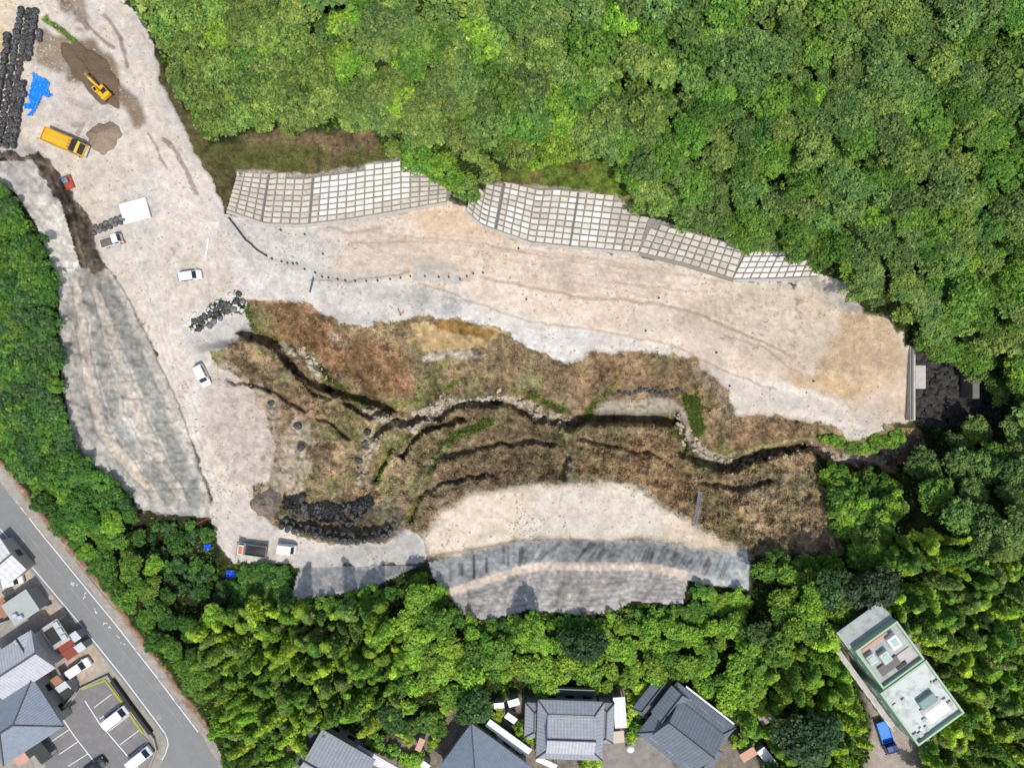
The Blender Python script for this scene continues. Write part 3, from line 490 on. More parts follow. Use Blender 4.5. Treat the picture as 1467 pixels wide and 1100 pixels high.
# ------------------------------------------------------------------ materials
MATS = {}
def nodes(name):
    m = bpy.data.materials.new(name); m.use_nodes = True
    return m, m.node_tree.nodes, m.node_tree.links, m.node_tree.nodes['Principled BSDF']
def math_node(n, l, op, a, b):
    x = n.new('ShaderNodeMath'); x.operation = op
    for i, q in enumerate((a, b)):
        if isinstance(q, (int, float)): x.inputs[i].default_value = q
        else: l.new(q, x.inputs[i])
    return x.outputs[0]
def noise(n, l, vec, scale, detail=4, rough=0.6):
    t = n.new('ShaderNodeTexNoise'); t.inputs['Scale'].default_value = scale; t.inputs['Detail'].default_value = detail; t.inputs['Roughness'].default_value = rough
    l.new(vec, t.inputs['Vector']); return t.outputs[0]
def mat(name, c, rough=0.7, amp=0.25, scale=3.0, bump=0.0, metal=0.0, rnd=0.0, dirt=None, dirt_amt=0.4, spec=0.3):
    """painted or cast surface: colour with two scales of wear, optional dirt and per-object variation"""
    if name in MATS: return MATS[name]
    m, n, l, b = nodes(name)
    geo = n.new('ShaderNodeNewGeometry'); pos = geo.outputs['Position']
    a1 = noise(n, l, pos, scale, 6, .65); a2 = noise(n, l, pos, scale * 6, 3, .6)
    f = math_node(n, l, 'ADD', math_node(n, l, 'MULTIPLY', math_node(n, l, 'SUBTRACT', a1, .5), amp * 2), math_node(n, l, 'MULTIPLY', math_node(n, l, 'SUBTRACT', a2, .5), amp))
    f = math_node(n, l, 'ADD', f, 1.0)
    if rnd:
        oi = n.new('ShaderNodeObjectInfo'); f = math_node(n, l, 'ADD', f, math_node(n, l, 'MULTIPLY', math_node(n, l, 'SUBTRACT', oi.outputs['Random'], .5), rnd * 2))
    mx = n.new('ShaderNodeVectorMath'); mx.operation = 'SCALE'; mx.inputs[0].default_value = tuple(c); l.new(f, mx.inputs['Scale'])
    out = mx.outputs[0]
    if dirt is not None:
        rp = n.new('ShaderNodeValToRGB'); rp.color_ramp.elements[0].position = 0.48; rp.color_ramp.elements[1].position = 0.68; l.new(noise(n, l, pos, scale * 1.7, 5, .7), rp.inputs[0])
        mm = n.new('ShaderNodeMix'); mm.data_type = 'RGBA'; l.new(math_node(n, l, 'MULTIPLY', rp.outputs[0], dirt_amt), mm.inputs[0]); l.new(out, mm.inputs[6]); mm.inputs[7].default_value = (*dirt, 1); out = mm.outputs[2]
    l.new(out, b.inputs['Base Color']); b.inputs['Roughness'].default_value = rough; b.inputs['Metallic'].default_value = metal; b.inputs['Specular IOR Level'].default_value = spec
    if bump:
        bp = n.new('ShaderNodeBump'); bp.inputs['Strength'].default_value = bump; bp.inputs['Distance'].default_value = 0.05; l.new(a2, bp.inputs['Height']); l.new(bp.outputs[0], b.inputs['Normal'])
    MATS[name] = m; return m

def ground_mat():
    m, n, l, b = nodes('earth and rock')
    geo = n.new('ShaderNodeNewGeometry'); pos = geo.outputs['Position']
    at = n.new('ShaderNodeAttribute'); at.attribute_name = 'Col'; am = n.new('ShaderNodeAttribute'); am.attribute_name = 'amp'
    n1 = noise(n, l, pos, 0.9, 8, .7); n2 = noise(n, l, pos, 5.0, 5, .7); n3 = noise(n, l, pos, 0.16, 4, .6)
    s = math_node(n, l, 'ADD', math_node(n, l, 'MULTIPLY', math_node(n, l, 'SUBTRACT', n1, .5), 1.5), math_node(n, l, 'MULTIPLY', math_node(n, l, 'SUBTRACT', n2, .5), 4.2))
    s = math_node(n, l, 'ADD', s, math_node(n, l, 'MULTIPLY', math_node(n, l, 'SUBTRACT', n3, .5), 0.4))
    f = math_node(n, l, 'ADD', math_node(n, l, 'MULTIPLY', s, am.outputs['Fac']), 1.0); f = math_node(n, l, 'MAXIMUM', f, 0.25)
    vo = n.new('ShaderNodeTexVoronoi'); vo.inputs['Scale'].default_value = 2.4; l.new(pos, vo.inputs['Vector'])
    st = math_node(n, l, 'LESS_THAN', vo.outputs['Distance'], 0.16); sepc = n.new('ShaderNodeSeparateColor'); l.new(vo.outputs['Color'], sepc.inputs[0])
    st = math_node(n, l, 'MULTIPLY', st, math_node(n, l, 'SUBTRACT', sepc.outputs[0], 0.5)); f = math_node(n, l, 'ADD', f, math_node(n, l, 'MULTIPLY', st, 0.35))
    mx = n.new('ShaderNodeVectorMath'); mx.operation = 'SCALE'; l.new(at.outputs['Color'], mx.inputs[0]); l.new(f, mx.inputs['Scale'])
    l.new(mx.outputs[0], b.inputs['Base Color']); b.inputs['Roughness'].default_value = 0.95; b.inputs['Specular IOR Level'].default_value = 0.15
    bp = n.new('ShaderNodeBump'); bp.inputs['Distance'].default_value = 0.35; l.new(math_node(n, l, 'MULTIPLY', s, am.outputs['Fac']), bp.inputs['Height']); bp.inputs['Strength'].default_value = 0.6
    l.new(bp.outputs[0], b.inputs['Normal']); return m
GROUND = ground_mat()

def leaf_mat(name, trans=0.3, use_attr_col=False, rough=0.5):
    m, n, l, b = nodes(name)
    if use_attr_col:
        at = n.new('ShaderNodeAttribute'); at.attribute_name = 'Col'; base = at.outputs['Color']
    else:
        oi = n.new('ShaderNodeObjectInfo'); base = oi.outputs['Color']
    lv = n.new('ShaderNodeAttribute'); lv.attribute_name = 'lv'
    cx = n.new('ShaderNodeCombineXYZ'); l.new(math_node(n, l, 'POWER', lv.outputs['Fac'], 1.45), cx.inputs[0]); l.new(lv.outputs['Fac'], cx.inputs[1]); l.new(math_node(n, l, 'POWER', lv.outputs['Fac'], .8), cx.inputs[2])
    mx = n.new('ShaderNodeVectorMath'); mx.operation = 'MULTIPLY'; l.new(base, mx.inputs[0]); l.new(cx.outputs[0], mx.inputs[1])
    l.new(mx.outputs[0], b.inputs['Base Color']); b.inputs['Roughness'].default_value = rough; b.inputs['Specular IOR Level'].default_value = 0.25
    if trans:
        t = n.new('ShaderNodeBsdfTranslucent'); t2 = n.new('ShaderNodeVectorMath'); t2.operation = 'MULTIPLY'; l.new(mx.outputs[0], t2.inputs[0]); t2.inputs[1].default_value = (1.5, 1.4, 0.6); l.new(t2.outputs[0], t.inputs[0])
        ms = n.new('ShaderNodeMixShader'); ms.inputs[0].default_value = trans; l.new(b.outputs[0], ms.inputs[1]); l.new(t.outputs[0], ms.inputs[2]); l.new(ms.outputs[0], n['Material Output'].inputs[0])
    return m
LEAF = leaf_mat('leaves'); DRY = leaf_mat('dead stalks', 0.1, True, 0.8)
BARK = mat('bark', (0.09, 0.07, 0.05), 0.9, .4, 3); CULM = mat('bamboo culm', (0.16, 0.2, 0.06), 0.5, .3, 4)

# ------------------------------------------------------------------ object builders
def tag(o, label=None, cat=None, group=None, kind=None):
    if label: o['label'] = label
    if cat: o['category'] = cat
    if group: o['group'] = group
    if kind: o['kind'] = kind
    return o
def empty(name, loc, rz=0.0, label=None, cat=None, group=None):
    o = bpy.data.objects.new(name, None); COL.objects.link(o); o.location = loc; o.rotation_euler = (0, 0, rz); o.empty_display_size = 0.3
    return tag(o, label, cat, group)
def mesh_np(name, V, quads, material, smooth=True, cols=None, floats=None):
    me = bpy.data.meshes.new(name); V = np.ascontiguousarray(V, np.float32); Q = np.ascontiguousarray(quads, np.int32); k = Q.shape[1]
    me.vertices.add(len(V)); me.vertices.foreach_set('co', V.ravel()); me.loops.add(Q.size); me.loops.foreach_set('vertex_index', Q.ravel())
    me.polygons.add(len(Q)); me.polygons.foreach_set('loop_start', np.arange(0, Q.size, k, dtype=np.int32)); me.polygons.foreach_set('loop_total', np.full(len(Q), k, np.int32))
    me.polygons.foreach_set('use_smooth', np.full(len(Q), smooth, bool))
    for nm, c in (cols or {}).items():
        a = me.attributes.new(nm, 'FLOAT_COLOR', 'POINT'); a.data.foreach_set('color', np.ascontiguousarray(np.c_[c, np.ones(len(c))], np.float32).ravel())
    for nm, c in (floats or {}).items():
        a = me.attributes.new(nm, 'FLOAT', 'POINT'); a.data.foreach_set('value', np.ascontiguousarray(c, np.float32))
    me.update(calc_edges=True); me.validate(); me.materials.append(material); return me
def link(name, me, parent=None, loc=(0, 0, 0)):
    o = bpy.data.objects.new(name, me); COL.objects.link(o); o.location = loc
    if parent is not None: o.parent = parent
    return o

class MB:
    def __init__(self): self.v = []; self.f = []; self.uv = []
    def add(self, vs, fs, uvs=None):
        n = len(self.v); self.v += [tuple(p) for p in vs]
        for i, f in enumerate(fs):
            self.f.append([n + k for k in f]); self.uv.append(uvs[i] if uvs else [(0, 0)] * len(f))
        return self
    def box(self, c, s, rz=0.0, taper=1.0, ry=0.0):
        hx, hy, hz = s[0] / 2, s[1] / 2, s[2] / 2; M = Matrix.Rotation(rz, 3, 'Z') @ Matrix.Rotation(ry, 3, 'Y')
        vs = []
        for sz in (-1, 1):
            k = taper if sz > 0 else 1
            for sx, sy in ((-1, -1), (1, -1), (1, 1), (-1, 1)): vs.append(M @ Vector((sx * hx * k, sy * hy * k, sz * hz)) + Vector(c))
        return self.add(vs, [(3, 2, 1, 0), (4, 5, 6, 7), (0, 1, 5, 4), (1, 2, 6, 5), (2, 3, 7, 6), (3, 0, 4, 7)])
    def bbox(self, c, s, b=0.05, rz=0.0):
        """box with chamfered upper and side edges"""
        hx, hy, hz = s[0] / 2, s[1] / 2, s[2] / 2; M = Matrix.Rotation(rz, 3, 'Z'); rings = []
        for z, k in ((-hz, 0), (hz - b, 0), (hz, b)):
            x, y = hx - k, hy - k; q = b
            rings.append([M @ Vector(p) + Vector(c) for p in ((x - q, -y, z), (x, -y + q, z), (x, y - q, z), (x - q, y, z), (-x + q, y, z), (-x, y - q, z), (-x, -y + q, z), (-x + q, -y, z))])
        return self.loft(rings)
    def loft(self, rings, cap=True):
        k = len(rings[0]); vs = [p for r in rings for p in r]; fs = []
        for i in range(len(rings) - 1):
            for j in range(k): fs.append((i * k + j, i * k + (j + 1) % k, (i + 1) * k + (j + 1) % k, (i + 1) * k + j))
        if cap: fs.append(tuple(range(k))[::-1]); fs.append(tuple((len(rings) - 1) * k + j for j in range(k)))
        return self.add(vs, fs)
    def tube(self, pts, r, n=6):
        pts = [Vector(p) for p in pts]; rr = r if isinstance(r, (list, tuple)) else [r] * len(pts); rings = []
        for i, p in enumerate(pts):
            d = (pts[min(i + 1, len(pts) - 1)] - pts[max(i - 1, 0)]).normalized(); a = d.orthogonal().normalized(); b = d.cross(a)
            rings.append([p + (a * math.cos(2 * math.pi * k / n) + b * math.sin(2 * math.pi * k / n)) * rr[i] for k in range(n)])
        return self.loft(rings)
    def wheel(self, c, r, w, n=14):
        c = Vector(c); return self.loft([[c + Vector((math.cos(2 * math.pi * k / n) * q, y, math.sin(2 * math.pi * k / n) * q)) for k in range(n)] for y, q in ((-w / 2, r * .9), (-w / 2 + .03, r), (w / 2 - .03, r), (w / 2, r * .9))])
    def mesh(self, name, material, smooth=False):
        me = bpy.data.meshes.new(name); me.from_pydata(self.v, [], self.f); me.update()
        uvl = me.uv_layers.new(name='UVMap'); flat_ = [c for f in self.uv for c in f]
        uvl.data.foreach_set('uv', np.array(flat_, np.float32).ravel())
        if smooth: me.polygons.foreach_set('use_smooth', np.ones(len(me.polygons), bool))
        me.materials.append(material); return me
    def build(self, name, material, parent=None, loc=(0, 0, 0), smooth=False): return link(name, self.mesh(name, material, smooth), parent, loc)
    def one(self, name, material, label, cat, group=None, loc=(0, 0, 0), rz=0.0, smooth=False):
        """a thing that is a single mesh; coordinates are local to loc"""
        o = self.build(name, material, None, loc, smooth); o.rotation_euler = (0, 0, rz); return tag(o, label, cat, group)

def copy_tree(o, parent=None):
    c = o.copy(); COL.objects.link(c); c.parent = parent
    for ch in o.children: copy_tree(ch, c)
    return c

# ------------------------------------------------------------------ the ground, split into its surfaces
SU, SV = GU.copy(), GV.copy()
def snap(poly):
    us = [p[0] for p in poly]; vs = [p[1] for p in poly]
    i0 = max(0, int((min(us) - 6 - FU0) / FS)); i1 = min(NX, int((max(us) + 6 - FU0) / FS) + 1); j0 = max(0, int((min(vs) - 6 - FV0) / FS)); j1 = min(NY, int((max(vs) + 6 - FV0) / FS) + 1)
    sl = (slice(j0, j1), slice(i0, i1)); d, cx, cy = dist_poly(poly, GU[sl], GV[sl], True); m = d < 1.02
    a = SU[sl]; b = SV[sl]; a[m] = cx[m]; b[m] = cy[m]
HARD = [SHOT_S, SHOT_SW, SHOT_L, SHOT_E, SHOT_UL] + [w['foot'] + w['top'] for w in WALLS]
for pg in HARD: snap(pg)
SZ = bil(HFN, SU, SV, FU0, FV0, FS)
KK = S * (1 - SZ / CAMZ)
VX = np.stack([(SU - CU) * KK, (CV - SV) * KK, SZ], -1).reshape(-1, 3)
FC_U = 0.25 * (SU[:-1, :-1] + SU[1:, :-1] + SU[:-1, 1:] + SU[1:, 1:]); FC_V = 0.25 * (SV[:-1, :-1] + SV[1:, :-1] + SV[:-1, 1:] + SV[1:, 1:])
ii = np.arange(NY * NX).reshape(NY, NX)
QUADS = np.stack([ii[:-1, :-1], ii[1:, :-1], ii[1:, 1:], ii[:-1, 1:]], -1)
ZONE = np.zeros((NY - 1, NX - 1), int)
wfu = 0.25 * (WU[:-1, :-1] + WU[1:, :-1] + WU[:-1, 1:] + WU[1:, 1:]); wfv = 0.25 * (WV[:-1, :-1] + WV[1:, :-1] + WV[:-1, 1:] + WV[1:, 1:])
ZN = {0: 'ground'}
def zone(k, name, poly, natural=True):
    ZN[k] = name; ZONE[pts_in(poly, wfu if natural else FC_U, wfv if natural else FC_V)] = k
zone(1, 'gully_slope', GULLY); zone(2, 'gravel_platform', PLAT); zone(3, 'bare_terrace', TERR); zone(4, 'grass_slope', GRASS); zone(5, 'grassy_bank', GRASS2)
zone(6, 'rock_pit', PIT); zone(7, 'roadside_ground', ROADAREA, False); zone(8, 'house_yard', YARD); zone(9, 'building_yard', YARD2)
sm = np.zeros((NY, NX), bool)
for pl in STREAM + [[(972, 588), (985, 625), (1005, 648), (1040, 660)], [(1050, 662), (1110, 648), (1165, 642), (1210, 655), (1262, 660), (1275, 640), (1320, 636)]]:
    d, _, _ = dist_poly(pl, WU, WV); sm |= d < 6.5
ZN[10] = 'stream_bed'; ZONE[sm[:-1, :-1] & (ZONE == 1)] = 10
zone(11, 'cliff', CLIFF)
for k, pg in zip(range(20, 25), (SHOT_S, SHOT_SW, SHOT_L, SHOT_E, SHOT_UL)): zone(k, 'shotcrete_slope', pg, False)
zone(25, 'berm', BERM_S, False)
for k, w in enumerate(WALLS): zone(30 + k, 'backing', w['foot'] + w['top'], False)
def zone_mesh(k, origin=(0, 0, 0)):
    q = QUADS[ZONE == k]
    if not len(q): return None
    used, inv = np.unique(q, return_inverse=True)
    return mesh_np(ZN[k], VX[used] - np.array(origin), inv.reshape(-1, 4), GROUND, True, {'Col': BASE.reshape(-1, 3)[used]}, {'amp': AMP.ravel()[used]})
for k in range(0, 12):
    me = zone_mesh(k)
    if me: tag(link(ZN[k], me), kind='structure')
SHLAB = {20: 'long grey sprayed concrete slope with a pale berm below the bare terrace', 21: 'small grey sprayed concrete slope beside the parked van and dump truck', 22: 'large streaked grey concrete slope left of the white parked wagon', 23: 'small brownish sprayed concrete patch at the right end of the grid walls', 24: 'pale sprayed concrete strip above the dark cliff near the bag stack'}
for k, lab in SHLAB.items():
    o = tag(link('shotcrete_slope', zone_mesh(k)), lab, 'concrete slope', 'sprayed concrete slopes')
    if k == 20: link('berm', zone_mesh(25), o)
# outer sheet to the horizon
def axis(lo, hi, far):
    a = list(np.arange(lo, hi + 1, 20.0)); d = 40.0; l, h = lo, hi; L, Hh = [], []
    while l > -far: l -= d; L.append(l); h += d; Hh.append(h); d *= 1.35
    return np.array(L[::-1] + a + Hh)
ax = axis(-480, 1940, 40000); ay = axis(-440, 1540, 40000); OU, OV = np.meshgrid(ax, ay)
OZ = bil(ZC, OU, OV, U0, V0, 4.0); inn = (OU > FU0 - 1) & (OU < FU1 + 1) & (OV > FV0 - 1) & (OV < FV1 + 1)
OZ = OZ - 0.15 - 4.0 * inn
OK_ = S * (1 - OZ / CAMZ); ov = np.stack([(OU - CU) * OK_, (CV - OV) * OK_, OZ], -1).reshape(-1, 3)
oi_ = np.arange(OU.size).reshape(OU.shape); oq = np.stack([oi_[:-1, :-1], oi_[1:, :-1], oi_[1:, 1:], oi_[:-1, 1:]], -1)
keep = ~(inn[:-1, :-1] & inn[1:, 1:] & inn[:-1, 1:] & inn[1:, :-1])
tag(link('terrain', mesh_np('terrain', ov, oq[keep], GROUND, True, {'Col': np.tile(alb((66, 78, 38), 1.6), (len(ov), 1))}, {'amp': np.full(len(ov), .7)})), kind='structure')

# ------------------------------------------------------------------ grid retaining walls
PANEL_W = mat('white mortar panel', alb((234, 229, 220), 1.24), 0.9, .12, 1.5, .2, rnd=.12, dirt=tuple(alb((196, 182, 162))), dirt_amt=.5)
PANEL_M = mat('pale mortar panel', alb((220, 212, 198)), 0.9, .15, 1.5, .2, rnd=.08, dirt=tuple(alb((178, 166, 148))), dirt_amt=.6)
PANEL_G = mat('weathered mortar panel', alb((208, 198, 183)), 0.9, .18, 1.5, .2, rnd=.14, dirt=tuple(alb((150, 140, 124))), dirt_amt=.6)
BEAM = mat('weathered concrete beam', alb((150, 143, 131)), 0.9, .25, 1.2, .3)
CONC = mat('cast concrete', alb((196, 190, 182)), 0.85, .12, .8, .2, dirt=tuple(alb((150, 144, 134))), dirt_amt=.5)
CONC_D = mat('dark damp concrete', alb((120, 116, 110)), 0.85, .2, .8, .2)
WLAB = ['grid retaining wall of white panels below the brown grass slope', 'tallest grid retaining wall, curving below the green grass bank in the middle', 'short dull grid retaining wall between the tall curved one and the white one', 'small white panelled grid retaining wall at the right end of the row']
WHITE = [(452, 240), (580, 232), (592, 280), (470, 312), (452, 300)]
def along(pl, t):
    d = [0.0]
    for a, b in zip(pl[:-1], pl[1:]): d.append(d[-1] + math.hypot(b[0] - a[0], b[1] - a[1]))
    s = t * d[-1]
    for i in range(len(pl) - 1):
        if s <= d[i + 1] or i == len(pl) - 2:
            f = (s - d[i]) / max(d[i + 1] - d[i], 1e-6); return tuple(pl[i][k] + (pl[i + 1][k] - pl[i][k]) * f for k in range(2))
for wi, w in enumerate(WALLS):
    poly = w['foot'] + w['top']; c0 = G(*along(w['foot'], .5)); c0 = Vector(c0)
    root = empty('retaining_wall', c0, 0, WLAB[wi], 'retaining wall', 'concrete grid retaining walls')
    link('backing', zone_mesh(30 + wi, c0), root)
    nc, nr = w['nc'], w['nr']
    def sp(s, r):
        f = along(w['foot'], s); n = len(w['off']) - 1; i = min(int(s * n), n - 1); t = s * n - i; o = [w['off'][i][k] + (w['off'][i + 1][k] - w['off'][i][k]) * t for k in (0, 1)]
        return f[0] + o[0] * r, f[1] + o[1] * r - 1.0
    def wp(s, r, d=0.0):
        u, v = sp(s, r); e = 2.0
        p = Vector(W(u, v, float(bil(ZC, u, v, U0, V0, 4.0)))); pu = Vector(W(u + e, v, float(bil(ZC, u + e, v, U0, V0, 4.0)))); pv = Vector(W(u, v - e, float(bil(ZC, u, v - e, U0, V0, 4.0))))
        nn = (pu - p).cross(pv - p).normalized(); return p + nn * d - c0
    def inside(s, r): u, v = sp(s, r); return bool(pts_in(poly, np.array([u]), np.array([v]))[0])
    for i in range(nc):
        for j in range(nr):
            s0, s1, r0, r1 = i / nc, (i + 1) / nc, j / nr, (j + 1) / nr
            if not inside((s0 + s1) / 2, (r0 + r1) / 2): continue
            gs, gr = (s1 - s0) * random.uniform(.06, .11), (r1 - r0) * random.uniform(.08, .14)
            cs = [(s0 + gs, r0 + gr), (s1 - gs, r0 + gr), (s1 - gs, r1 - gr), (s0 + gs, r1 - gr)]
            tilt = random.uniform(.06, .11)
            lo = [wp(a, b, -.12) for a, b in cs]; up = [wp(a, b, tilt) for a, b in cs]
            u, v = sp((s0 + s1) / 2, (r0 + r1) / 2)
            k = float(bil(N_A, u, v, FU0, FV0, FS)) * .5 + random.gauss(0, .35) + (1.6 if wi == 0 and pts_in(WHITE, np.array([u]), np.array([v]))[0] else -.5 if wi == 0 else .35 if wi == 1 and u < 860 else -.6 if wi in (1, 2) else 1.0)
            MB().add(lo + up, [(3, 2, 1, 0), (4, 5, 6, 7), (0, 1, 5, 4), (1, 2, 6, 5), (2, 3, 7, 6), (3, 0, 4, 7)]).build('panel', PANEL_W if k > .75 else PANEL_M if k > -.1 else PANEL_G, root)
    def beam(pts, wd, name='beam', m=BEAM, hgt=.2):
        runs, cur = [], []
        for s, r in pts:
            if inside(s, min(max(r, .02), 1)) : cur.append((s, r))
            else:
                if len(cur) > 1: runs.append(cur)
                cur = []
        if len(cur) > 1: runs.append(cur)
        for run in runs:
            P_ = [wp(s, r, 0) for s, r in run]; rings = []
            for k, p in enumerate(P_):
                d = (P_[min(k + 1, len(P_) - 1)] - P_[max(k - 1, 0)]).normalized(); s, r = run[k]; nn = (wp(s, r, 1) - wp(s, r, 0)).normalized(); sd = d.cross(nn) * wd / 2
                rings.append([p - sd - nn * .15, p + sd - nn * .15, p + sd + nn * hgt, p - sd + nn * hgt])
            MB().loft(rings).build(name, m, root)
    for j in range(0, nr + 1): beam([(k / 60, j / nr) for k in range(61)], .15)
    for i in range(0, nc + 1): beam([(i / nc, k / 24) for k in range(25)], .15, hgt=.203)
    if wi == 0:
        for s in (.165, .38): beam([(s, k / 24) for k in range(25)], .32, 'drain_pipe', CONC_D, .28)
    if wi == 1:
        for s in (.20, .62): beam([(s, k / 24) for k in range(25)], .32, 'drain_pipe', CONC_D, .28)
    g = []
    for k in range(41):
        u, v = along(w['foot'], k / 40); p = Vector(G(u, v + 2.5)); g.append(p - c0)
    rings = []
    for k, p in enumerate(g):
        d = (g[min(k + 1, 40)] - g[max(k - 1, 0)]); d.z = 0; d.normalize(); sd = Vector((-d.y, d.x, 0)) * .22
        rings.append([p - sd - Vector((0, 0, .2)), p + sd - Vector((0, 0, .2)), p + sd + Vector((0, 0, .18)), p - sd + Vector((0, 0, .18))])
    MB().loft(rings).build('gutter', CONC if wi != 2 else BEAM, root)

# ------------------------------------------------------------------ sandbags
LATER = []
BAG = mat('black woven bag', (0.028, 0.029, 0.032), 0.85, .4, 4, .3, rnd=.5, dirt=tuple(alb((196, 192, 184))), dirt_amt=.6)
BAGD = mat('grey dusty bag', (0.10, 0.10, 0.10), 0.8, .4, 3, .3, rnd=.5, dirt=tuple(alb((190, 184, 174))), dirt_amt=.5)
def bag_mesh(seed, m):
    r = random.Random(seed); n = 10; rings = []
    prof = [(0.34, 0), (0.5, .06), (.56, .3), (.55, .6), (.48, .8), (.3, .92), (.1, .97), (.07, 1.06), (.15, 1.14)]
    ph = [r.uniform(.8, 1.16) for _ in range(n)]
    for q, z in prof:
        rings.append([Vector((math.cos(2 * math.pi * k / n) * q * ph[k] * r.uniform(.97, 1.03) * 1.02, math.sin(2 * math.pi * k / n) * q * ph[k] * r.uniform(.97, 1.03), z * .95)) for k in range(n)])
    return MB().loft(rings).mesh('sandbag', m, True)
BAGS = [bag_mesh(i, BAG) for i in range(4)]; BAGG = [bag_mesh(i + 9, BAGD) for i in range(3)]
def put_bag(u, v, label, group, dz=0.0, tilt=0.0, m=None, s=1.0):
    o = link('sandbag', random.choice(m or BAGS)); x, y, z = G(u, v); z += dz - .06
    o.location = (x, y, z); tilt = max(tilt, .16); o.rotation_euler = (random.uniform(-tilt, tilt), random.uniform(-tilt, tilt), random.uniform(0, 6.28)); s *= random.uniform(.86, 1.1); o.scale = (s * random.uniform(.85, 1.22), s * random.uniform(.85, 1.1), s * random.uniform(.62, 1.0))
    return tag(o, label, 'sandbag', group)
STACK = [(27, 12), (64, 16), (58, 60), (48, 92), (35, 86), (29, 112), (38, 124), (24, 214), (-16, 214), (-16, 160), (2, 95), (14, 50)]
for j in range(34):
    for i in range(-6, 9):
        u = 44 - j * 1.25 + i * 10.6 + random.uniform(-1.2, 1.2); v = 10 + j * 7.4 + random.uniform(-.8, .8) + i * .8
        if pts_in(STACK, np.array([u]), np.array([v]))[0]:
            put_bag(u, v, 'black bulk sandbag in the long double-row stack at the top left corner', 'black sandbags stacked at the top left', dz=.3 * ((i + 20) % 3 == 0))
curve = [(402, 752), (420, 759), (440, 764), (470, 771), (497, 775), (525, 774), (548, 770), (566, 758)]
for row, (off, n) in enumerate(((0, 17), (-9, 16))):
    for k in range(n):
        u, v = along(curve, (k + .5 * (row % 2) + .3) / n if n else 0); put_bag(u, v + off, 'black sandbag in the curved terraced wall holding the lower road', 'black sandbags in the curved lower wall', dz=.1)
DEB = [(404, 716), (425, 712), (470, 722), (530, 716), (536, 740), (500, 755), (470, 752), (430, 748), (404, 738)]
cnt = 0
while cnt < 34:
    u, v = random.uniform(404, 536), random.uniform(712, 755)
    if pts_in(DEB, np.array([u]), np.array([v]))[0]:
        cnt += 1; put_bag(u, v, 'torn black sandbag tumbled in the dark hollow above the curved wall', 'tumbled black sandbags', dz=.05, tilt=1.2, s=random.uniform(.7, 1.1))
BLKT = mat('black plastic sheeting', (.02, .021, .023), .35, .3, 2, .5, dirt=(.25, .24, .22), dirt_amt=.4)
for q_, (ou, lab) in enumerate((([(440, 724), (470, 718), (492, 726), (496, 742), (470, 748), (446, 742)], 'crumpled black plastic sheet in the middle of the dark hollow'), ([(500, 722), (530, 708), (538, 722), (520, 736), (502, 738)], 'crumpled black plastic sheet at the right end of the dark hollow'), ([(406, 712), (424, 710), (440, 722), (424, 732), (408, 726)], 'crumpled black plastic sheet at the left end of the dark hollow'))): LATER.append((ou, lab, q_))
midc = [(345, 418), (330, 430), (315, 440), (300, 450), (285, 458), (268, 464)]
for row in range(3):
    for k in range(11):
        if random.random() < .2 + .02 * k: continue
        u, v = along(midc, (k + .4) / 11); put_bag(u + row * 3 + random.uniform(-1, 1), v + row * 6 + random.uniform(-1, 1), 'dark sandbag in the short slanting wall above the grey ramp', 'dark sandbags above the ramp', m=BAGS if random.random() < .6 else BAGG, s=.9)
for k in range(12): put_bag(887 + k * 7.6, 561 + 3 * math.sin(k), 'dark sandbag in the single row on the gully bank', 'row of sandbags on the gully bank', s=.8, m=BAGS)
for row in range(2):
    for k in range(7): put_bag(136 + k * 7.4 + row * 1.5, 334 - k * 3.0 - row * 7, 'grey dusty sandbag in the short row beside the white sheet', 'grey sandbags beside the white sheet', m=BAGG, s=.85)
for (u, v), lab in (((389, 577), 'lone black sandbag at the rim, nearest the white wagon'), ((427, 610), 'lone black sandbag in the middle of the three along the gully rim'), ((432, 641), 'lowest of the three black sandbags spaced along the gully rim'), ((526, 619), 'black sandbag lying highest in the side ravine'), ((523, 634), 'black sandbag in the middle of the side ravine'), ((514, 660), 'lowest black sandbag in the side ravine')):
    put_bag(u, v, lab, 'lone sandbags', s=1.25 if u < 500 else 1.05)

# ------------------------------------------------------------------ vehicles
WHITE_P = mat('white vehicle paint', (0.74, 0.74, 0.74), 0.28, .04, .8, spec=.5, dirt=(.5, .47, .42), dirt_amt=.18)
SILVER = mat('silver lilac paint', (0.55, 0.54, 0.60), 0.3, .04, .8, spec=.5); BLACK_P = mat('black vehicle paint', (0.02, 0.02, 0.022), .3, .1, 1, spec=.5)
GLASS = mat('tinted glass', (0.018, 0.022, 0.026), 0.08, .1, 1, spec=.6); TYRE = mat('tyre rubber', (0.02, 0.02, 0.02), .9, .2, 4); RIM = mat('steel rim', (.45, .45, .45), .4, .1, 4, metal=.6)
YEL = mat('yellow machine paint', (0.70, 0.40, 0.015), .42, .1, 1, dirt=(.36, .26, .12), dirt_amt=.3); BLK = mat('black machinery', (0.025, 0.025, 0.026), .6, .3, 2); GREYM = mat('grey steel', (.20, .20, .20), .55, .2, 1.5, dirt=(.33, .29, .25), dirt_amt=.4)
RED = mat('red paint', (.42, .06, .03), .5, .15, 1.5, dirt=(.4, .3, .25), dirt_amt=.3); ORANGE = mat('orange red paint', (.55, .16, .06), .5, .15, 1.5); LAMP = mat('lamp lens', (.6, .55, .45), .2, .05, 2); REDL = mat('red lamp lens', (.4, .02, .02), .2, .05, 2)
BLUE_P = mat('bright blue paint', (0.02, 0.19, 0.62), .4, .1, 1.2); NAVY = mat('navy blue paint', (0.012, 0.03, 0.14), .35, .1, 1)
BLUET = mat('blue tarpaulin', (0.012, 0.20, 0.72), .45, .15, 1.2, .4); BLUET2 = mat('deep blue tarpaulin', (0.01, 0.07, 0.55), .5, .15, 1.2, .4)
